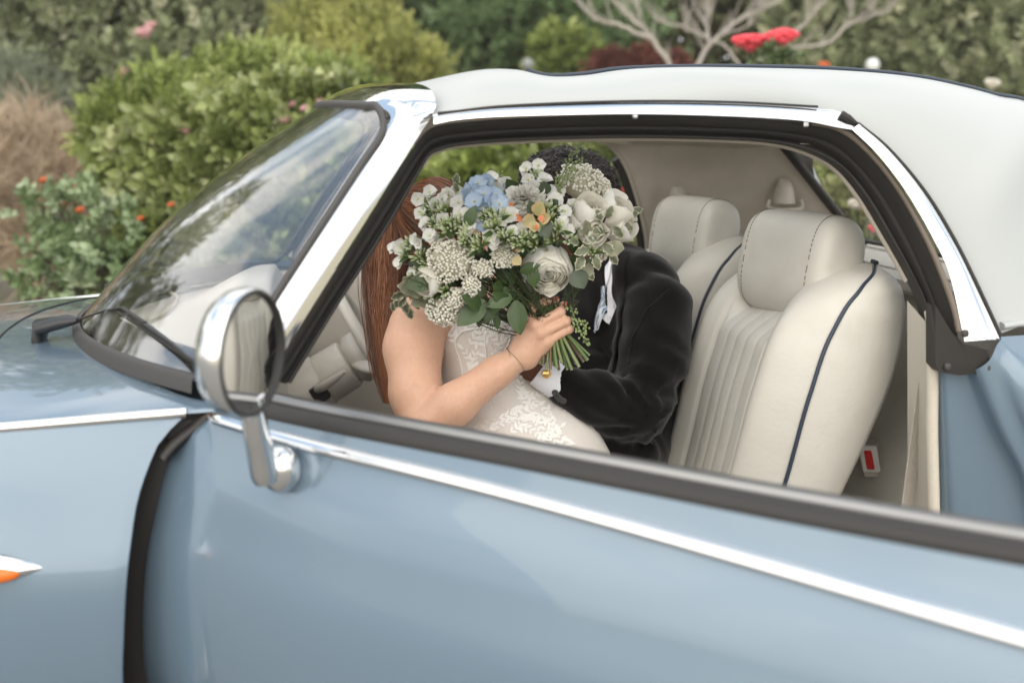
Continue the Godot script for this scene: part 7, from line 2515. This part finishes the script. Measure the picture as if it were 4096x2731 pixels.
	shrub("shrub", "low red-leaved shrub just above the middle of the roof", "shrub", "leafy", [[Vector3(2.849, 1.961, -7.684), 0.2], [Vector3(3.194, 1.983, -7.627), 0.22], [Vector3(3.451, 1.94, -7.574), 0.2]], 900, 0.9, [Color(0.12, 0.035, 0.025), Color(0.2, 0.07, 0.05)], 114, 0.7)
	# hedge seen through the far window and the rear window
	shrub("shrub", "light green leafy shrub seen through the far window above the ponytail", "shrub", "glossy", [[Vector3(0.6079, 1.111, -3.146), 0.3], [Vector3(0.3811, 0.938, -2.945), 0.35], [Vector3(0.7857, 0.9826, -2.882), 0.32], [Vector3(0.5765, 1.248, -3.594), 0.24], [Vector3(0.2534, 0.6934, -2.711), 0.35], [Vector3(0.8127, 1.222, -3.65), 0.18]], 2100, 0.95, lime, 115, 0.4)
	shrub("shrub", "dark green leafy shrub seen through the far window behind the man's head", "shrub", "strap", [[Vector3(1.132, 1.057, -3.25), 0.22], [Vector3(1.231, 0.9716, -3.009), 0.3], [Vector3(1.044, 0.9484, -3.037), 0.25]], 330, 0.9, mid, 116, 0.35)
	shrub("rose_bush", "green rose bush seen through the gap between the man and the rear pillar", "shrub", "glossy", [[Vector3(1.535, 1.015, -2.55), 0.22], [Vector3(1.627, 0.8731, -2.401), 0.25], [Vector3(1.415, 0.8311, -2.43), 0.25], [Vector3(1.534, 1.114, -2.88), 0.2]], 1100, 0.9, mid, 117, 0.35)
	shrub("rose_bush", "green rose bush with orange blooms seen through the rear window", "shrub", "glossy", [[Vector3(2.411, 1.128, -2.211), 0.22], [Vector3(2.449, 1.036, -1.979), 0.25], [Vector3(2.53, 0.9441, -1.842), 0.25], [Vector3(2.327, 0.9369, -1.98), 0.25], [Vector3(2.689, 1.095, -1.948), 0.2]], 1700, 0.85, mid, 118, 0.3)
	garden_flowers()
	bare_tree()
	# pale post and dark trunk seen through the far window
	var mb := MB.new()
	var a := Vector3(1.387, 1.225, -5.206)
	mb.lathe([Vector2(0.07, -1.25), Vector2(0.068, 0.3), Vector2(0.075, 0.31), Vector2(0.075, 0.36), Vector2(0.0, 0.38)], Transform3D(Basis(), a), 18)
	var p := thing("garden_post", "pale round garden post seen through the far window, left of the man's hair", "post", Vector3(a.x, 0, a.z))
	part(p, "post", mb, mat("pale_paint", lin(0.62, 0.60, 0.56), 0.7))
	mb = MB.new()
	var b := Vector3(1.233, 1.227, -4.923)
	mb.tube(PackedVector3Array([Vector3(b.x + 0.02, 0, b.z), b, b + Vector3(-0.01, 0.13, 0)]), [0.07, 0.062, 0.06], 9)
	var tr := thing("garden_post", "thick dark wooden post seen through the far window beside the pale post", "post", Vector3(b.x, 0, b.z))
	part(tr, "post", mb, mat("dark_bark", lin(0.055, 0.045, 0.035), 0.9))
	# globe lamps among the planting
	for g in [[Vector3(4.92, 1.973, -6.286), 0.062, "white globe garden lamp against the grey-green tree at the right", lin(0.75, 0.77, 0.77)], [Vector3(1.945, 2.016, -7.337), 0.062, "grey globe garden lamp half hidden behind the front of the roof", lin(0.24, 0.26, 0.24)]]:
		var at: Vector3 = g[0]
		var l := thing("garden_lamp", g[2], "lamp", Vector3(at.x, 0, at.z), "globe garden lamps")
		mb = MB.new()
		mb.sup(Transform3D(Basis(), at), Vector3.ONE * g[1], 1, 1, 20, 14)
		part(l, "globe", mb, mat("globe_%d" % int(at.x * 10), g[3], 0.35))
		mb = MB.new()
		mb.tube(PackedVector3Array([at + Vector3(0, -0.05, 0), Vector3(at.x, 0, at.z)]), 0.015, 8)
		part(l, "post", mb, M.dark_metal)


func garden_flowers() -> void:
	var red := mat("red_petal", lin(0.85, 0.13, 0.16), 0.55)
	var orange := mat("orange_petal", lin(0.72, 0.20, 0.06), 0.55)
	var pink := mat("pink_petal", lin(0.72, 0.45, 0.44), 0.6)
	var blue := mat("blue_petal", lin(0.14, 0.26, 0.42), 0.6)
	var pale := mat("pale_petal", lin(0.72, 0.68, 0.60), 0.6)
	for m in [red, orange, pink, blue, pale]:
		m.cull_mode = BaseMaterial3D.CULL_DISABLED
		m.backlight_enabled = true
		m.backlight = Color(0.3, 0.3, 0.3)
	var k := 0
	# the red cluster standing above the roof, on its own leafy stems
	var foot := Vector3(2.254, 1.272, -2.475)
	var cl := [Vector3(2.125, 1.776, -2.599), Vector3(2.168, 1.785, -2.614), Vector3(2.188, 1.781, -2.568), Vector3(2.224, 1.766, -2.579), Vector3(2.262, 1.768, -2.593), Vector3(2.268, 1.789, -2.555), Vector3(2.307, 1.804, -2.572), Vector3(2.351, 1.815, -2.587), Vector3(2.367, 1.804, -2.562), Vector3(2.317, 1.781, -2.545), Vector3(2.174, 1.753, -2.585)]
	var which := ["leftmost red rose of the cluster above the roof", "second red rose from the left in the cluster above the roof", "red rose left of the dip in the cluster above the roof", "red rose at the left side of the dip in the cluster above the roof", "red rose in the dip, middle of the cluster above the roof", "red rose at the right side of the dip in the cluster above the roof", "red rose just left of the topmost one in the cluster above the roof", "topmost red rose of the cluster above the roof", "rightmost red rose of the cluster above the roof", "red rose under the topmost one in the cluster above the roof", "red rose hanging lowest at the left of the cluster above the roof"]
	for p in cl:
		rose_bloom(which[k], p, 0.036, red, 300 + k, "red roses above the roof", Vector3(2.262, 1.626, -2.544) + Vector3((k - 5) * 0.004, 0, 0))
		k += 1
	var st := shrub("rose_bush", "thin leafy rose stems holding the red cluster above the roof", "shrub", "glossy", [[Vector3(2.257, 1.68, -2.556), 0.07], [Vector3(2.309, 1.626, -2.536), 0.1], [Vector3(2.222, 1.594, -2.545), 0.1], [Vector3(2.27, 1.423, -2.502), 0.2]], 90, 0.6, [Color(0.09, 0.13, 0.05), Color(0.2, 0.24, 0.13)], 121, 0.35)
	for q in [[Vector3(-1.105, 1.061, -2.61), red, 0.025, "red rose topping the sparse bush at the left edge"], [Vector3(-1.268, 1.103, -2.751), orange, 0.015, "orange-red rosebud at the upper left of the sparse bush"], [Vector3(-1.048, 0.9789, -2.48), orange, 0.015, "orange-red rosebud below the topmost red rose at the left"], [Vector3(-1.153, 0.9961, -2.606), orange, 0.013, "small orange bud in the middle of the sparse bush at the left"], [Vector3(-1.403, 0.6474, -2.683), red, 0.016, "small red bud low on the sparse bush near the path"], [Vector3(-0.6418, 1.002, -2.413), orange, 0.012, "orange bud in the glossy shrub left of the windscreen"], [Vector3(-0.7796, 0.9403, -2.425), orange, 0.012, "orange bud low in the glossy shrub, nearest the rose bush"],
			[Vector3(0.9136, 1.162, -3.31), red, 0.055, "red bloom seen through the far window beside the dark trunk"], [Vector3(0.9248, 1.206, -3.317), orange, 0.035, "orange bloom just above the red one in the far window"], [Vector3(1.037, 1.168, -3.393), orange, 0.022, "small orange bloom in front of the pale post"], [Vector3(0.877, 1.148, -3.313), blue, 0.04, "blue bloom left of the red one in the far window"], [Vector3(0.9859, 1.235, -3.622), blue, 0.04, "blue bloom above the red one in the far window"], [Vector3(1.434, 1.061, -2.163), red, 0.028, "red rose in the gap behind the man's hair"],
			[Vector3(2.252, 1.02, -1.596), pale, 0.024, "cream rose in the rear window"], [Vector3(2.258, 1.008, -1.489), orange, 0.024, "orange rose beside the cream one in the rear window"], [Vector3(2.293, 0.9819, -1.53), orange, 0.02, "orange rose just below its neighbour in the rear window"], [Vector3(2.276, 0.9291, -1.47), red, 0.02, "red rose lowest in the rear window"], [Vector3(2.313, 0.9731, -1.472), orange, 0.018, "orange rose against the rubber seal of the rear window"],
			[Vector3(-1.305, 2.105, -5.961), pink, 0.05, "pale pink bloom high in the tall corner bush"], [Vector3(-1.271, 2.172, -6.072), pink, 0.035, "smaller pale pink bloom above the other in the tall corner bush"], [Vector3(-1.427, 1.797, -5.714), pink, 0.035, "pale pink bloom lowest in the tall corner bush"], [Vector3(4.017, 1.628, -3.27), pale, 0.035, "cream rosebud at the right end of the roof"], [Vector3(3.509, 1.814, -4.432), orange, 0.03, "faded orange bloom just over the roof, left of the white lamp"]]:
		rose_bloom(q[3], q[0], q[2], q[1], 400 + k, "", q[0] + Vector3(0.01, -0.25, -0.02))
		k += 1
	# faded pink heads on the glossy shrub
	var r2 := RandomNumberGenerator.new()
	r2.seed = 8
	for q in [[Vector3(-0.5445, 1.252, -2.705), "faded pink head lowest at the left of the glossy shrub"], [Vector3(-0.6177, 1.335, -2.838), "faded pink head highest at the left of the glossy shrub"], [Vector3(-0.1707, 1.432, -2.882), "leftmost faded pink head of the group beside the windscreen top"], [Vector3(-0.1119, 1.466, -2.931), "faded pink head at the top of the group beside the windscreen top"], [Vector3(-0.04377, 1.444, -2.914), "faded pink head right of the topmost one beside the windscreen top"], [Vector3(-0.1379, 1.388, -2.816), "faded pink head lowest in the group beside the windscreen top"], [Vector3(0.03154, 1.48, -3.012), "faded pink head touching the windscreen's upper corner"]]:
		rose_bloom(q[1], q[0], 0.02, pink, 500 + k, "faded pink heads", q[0] + Vector3(0, -0.15, -0.05))
		k += 1


func bare_tree() -> void:
	var foot := Vector3(3.038, 1.385, -6.085)
	var t := thing("tree", "bare grey tree with forked branches behind the roof", "tree", Vector3(foot.x, 0, foot.z))
	var m := mat("grey_bark", lin(0.36, 0.33, 0.29), 0.9)
	var lines := [
		[[Vector3(3.02, 1.385, -6.089), Vector3(2.931, 1.92, -6.108), Vector3(2.87, 2.047, -6.145), Vector3(2.797, 2.16, -6.18), Vector3(2.708, 2.255, -6.215), Vector3(2.581, 2.383, -6.263), Vector3(2.405, 2.587, -6.335)], 0.042],
		[[Vector3(2.796, 2.149, -6.178), Vector3(2.618, 2.204, -6.117), Vector3(2.472, 2.261, -6.155), Vector3(2.307, 2.308, -6.193), Vector3(2.146, 2.463, -6.253), Vector3(2.035, 2.607, -6.301)], 0.03],
		[[Vector3(3.038, 1.385, -6.085), Vector3(3.224, 1.938, -6.164), Vector3(3.323, 2.115, -6.182), Vector3(3.437, 2.208, -6.181), Vector3(3.593, 2.322, -6.176), Vector3(3.785, 2.418, -6.161), Vector3(3.939, 2.492, -6.149), Vector3(4.157, 2.676, -6.148)], 0.036],
		[[Vector3(3.323, 2.115, -6.182), Vector3(3.338, 2.334, -6.327), Vector3(3.353, 2.58, -6.374)], 0.02],
		[[Vector3(3.075, 1.385, -6.079), Vector3(3.674, 1.887, -5.867), Vector3(3.871, 2.038, -5.863), Vector3(4.097, 2.085, -5.832), Vector3(4.246, 2.114, -5.812), Vector3(4.399, 2.243, -5.811), Vector3(4.55, 2.315, -5.799), Vector3(4.736, 2.369, -5.777), Vector3(4.816, 2.463, -5.782)], 0.032],
		[[Vector3(3.871, 2.038, -5.863), Vector3(3.892, 2.164, -5.781), Vector3(4.021, 2.285, -5.783), Vector3(4.152, 2.449, -5.793), Vector3(4.228, 2.591, -5.808)], 0.022],
		[[Vector3(4.473, 2.276, -5.805), Vector3(4.542, 2.378, -5.709), Vector3(4.612, 2.52, -5.726)], 0.016],
		[[Vector3(4.399, 2.243, -5.811), Vector3(4.443, 2.373, -5.829), Vector3(4.419, 2.499, -5.859)], 0.012],
		[[Vector3(3.535, 1.93, -6.004), Vector3(3.416, 2.087, -6.057), Vector3(3.251, 2.167, -6.102), Vector3(3.081, 2.237, -6.146), Vector3(2.842, 2.31, -6.202)], 0.018],
		[[Vector3(3.455, 2.208, -6.177), Vector3(3.662, 2.289, -6.157), Vector3(3.818, 2.51, -6.174)], 0.012],
		[[Vector3(2.708, 2.255, -6.215), Vector3(2.691, 2.404, -6.248), Vector3(2.605, 2.55, -6.293)], 0.014]]
	var r2 := RandomNumberGenerator.new()
	r2.seed = 6
	for l in lines:
		var mb := MB.new()
		var path := even(l[0], 26)
		var rad := []
		for i in 26:
			path[i] += Vector3(r2.randfn(), r2.randfn(), r2.randfn()) * 0.006
			rad.push_back(l[1] * 0.75 * lerpf(1.0, 0.4, i / 25.0))
		mb.tube(path, rad, 7)
		# twigs
		for k in range(10, 26, 2):
			var ax := (path[mini(k + 1, 25)] - path[k - 1]).normalized()
			for e in 2:
				var o := (ax + Vector3(r2.randfn() * 0.6, 0.4 + 0.4 * r2.randf(), r2.randfn() * 0.4)).normalized()
				var ln := r2.randf_range(0.12, 0.35)
				mb.tube(PackedVector3Array([path[k], path[k] + o * ln * 0.5, path[k] + o * ln + Vector3(0, 0.04, 0)]), [0.007, 0.005, 0.002], 4, false)
		part(t, "branch", mb, m)
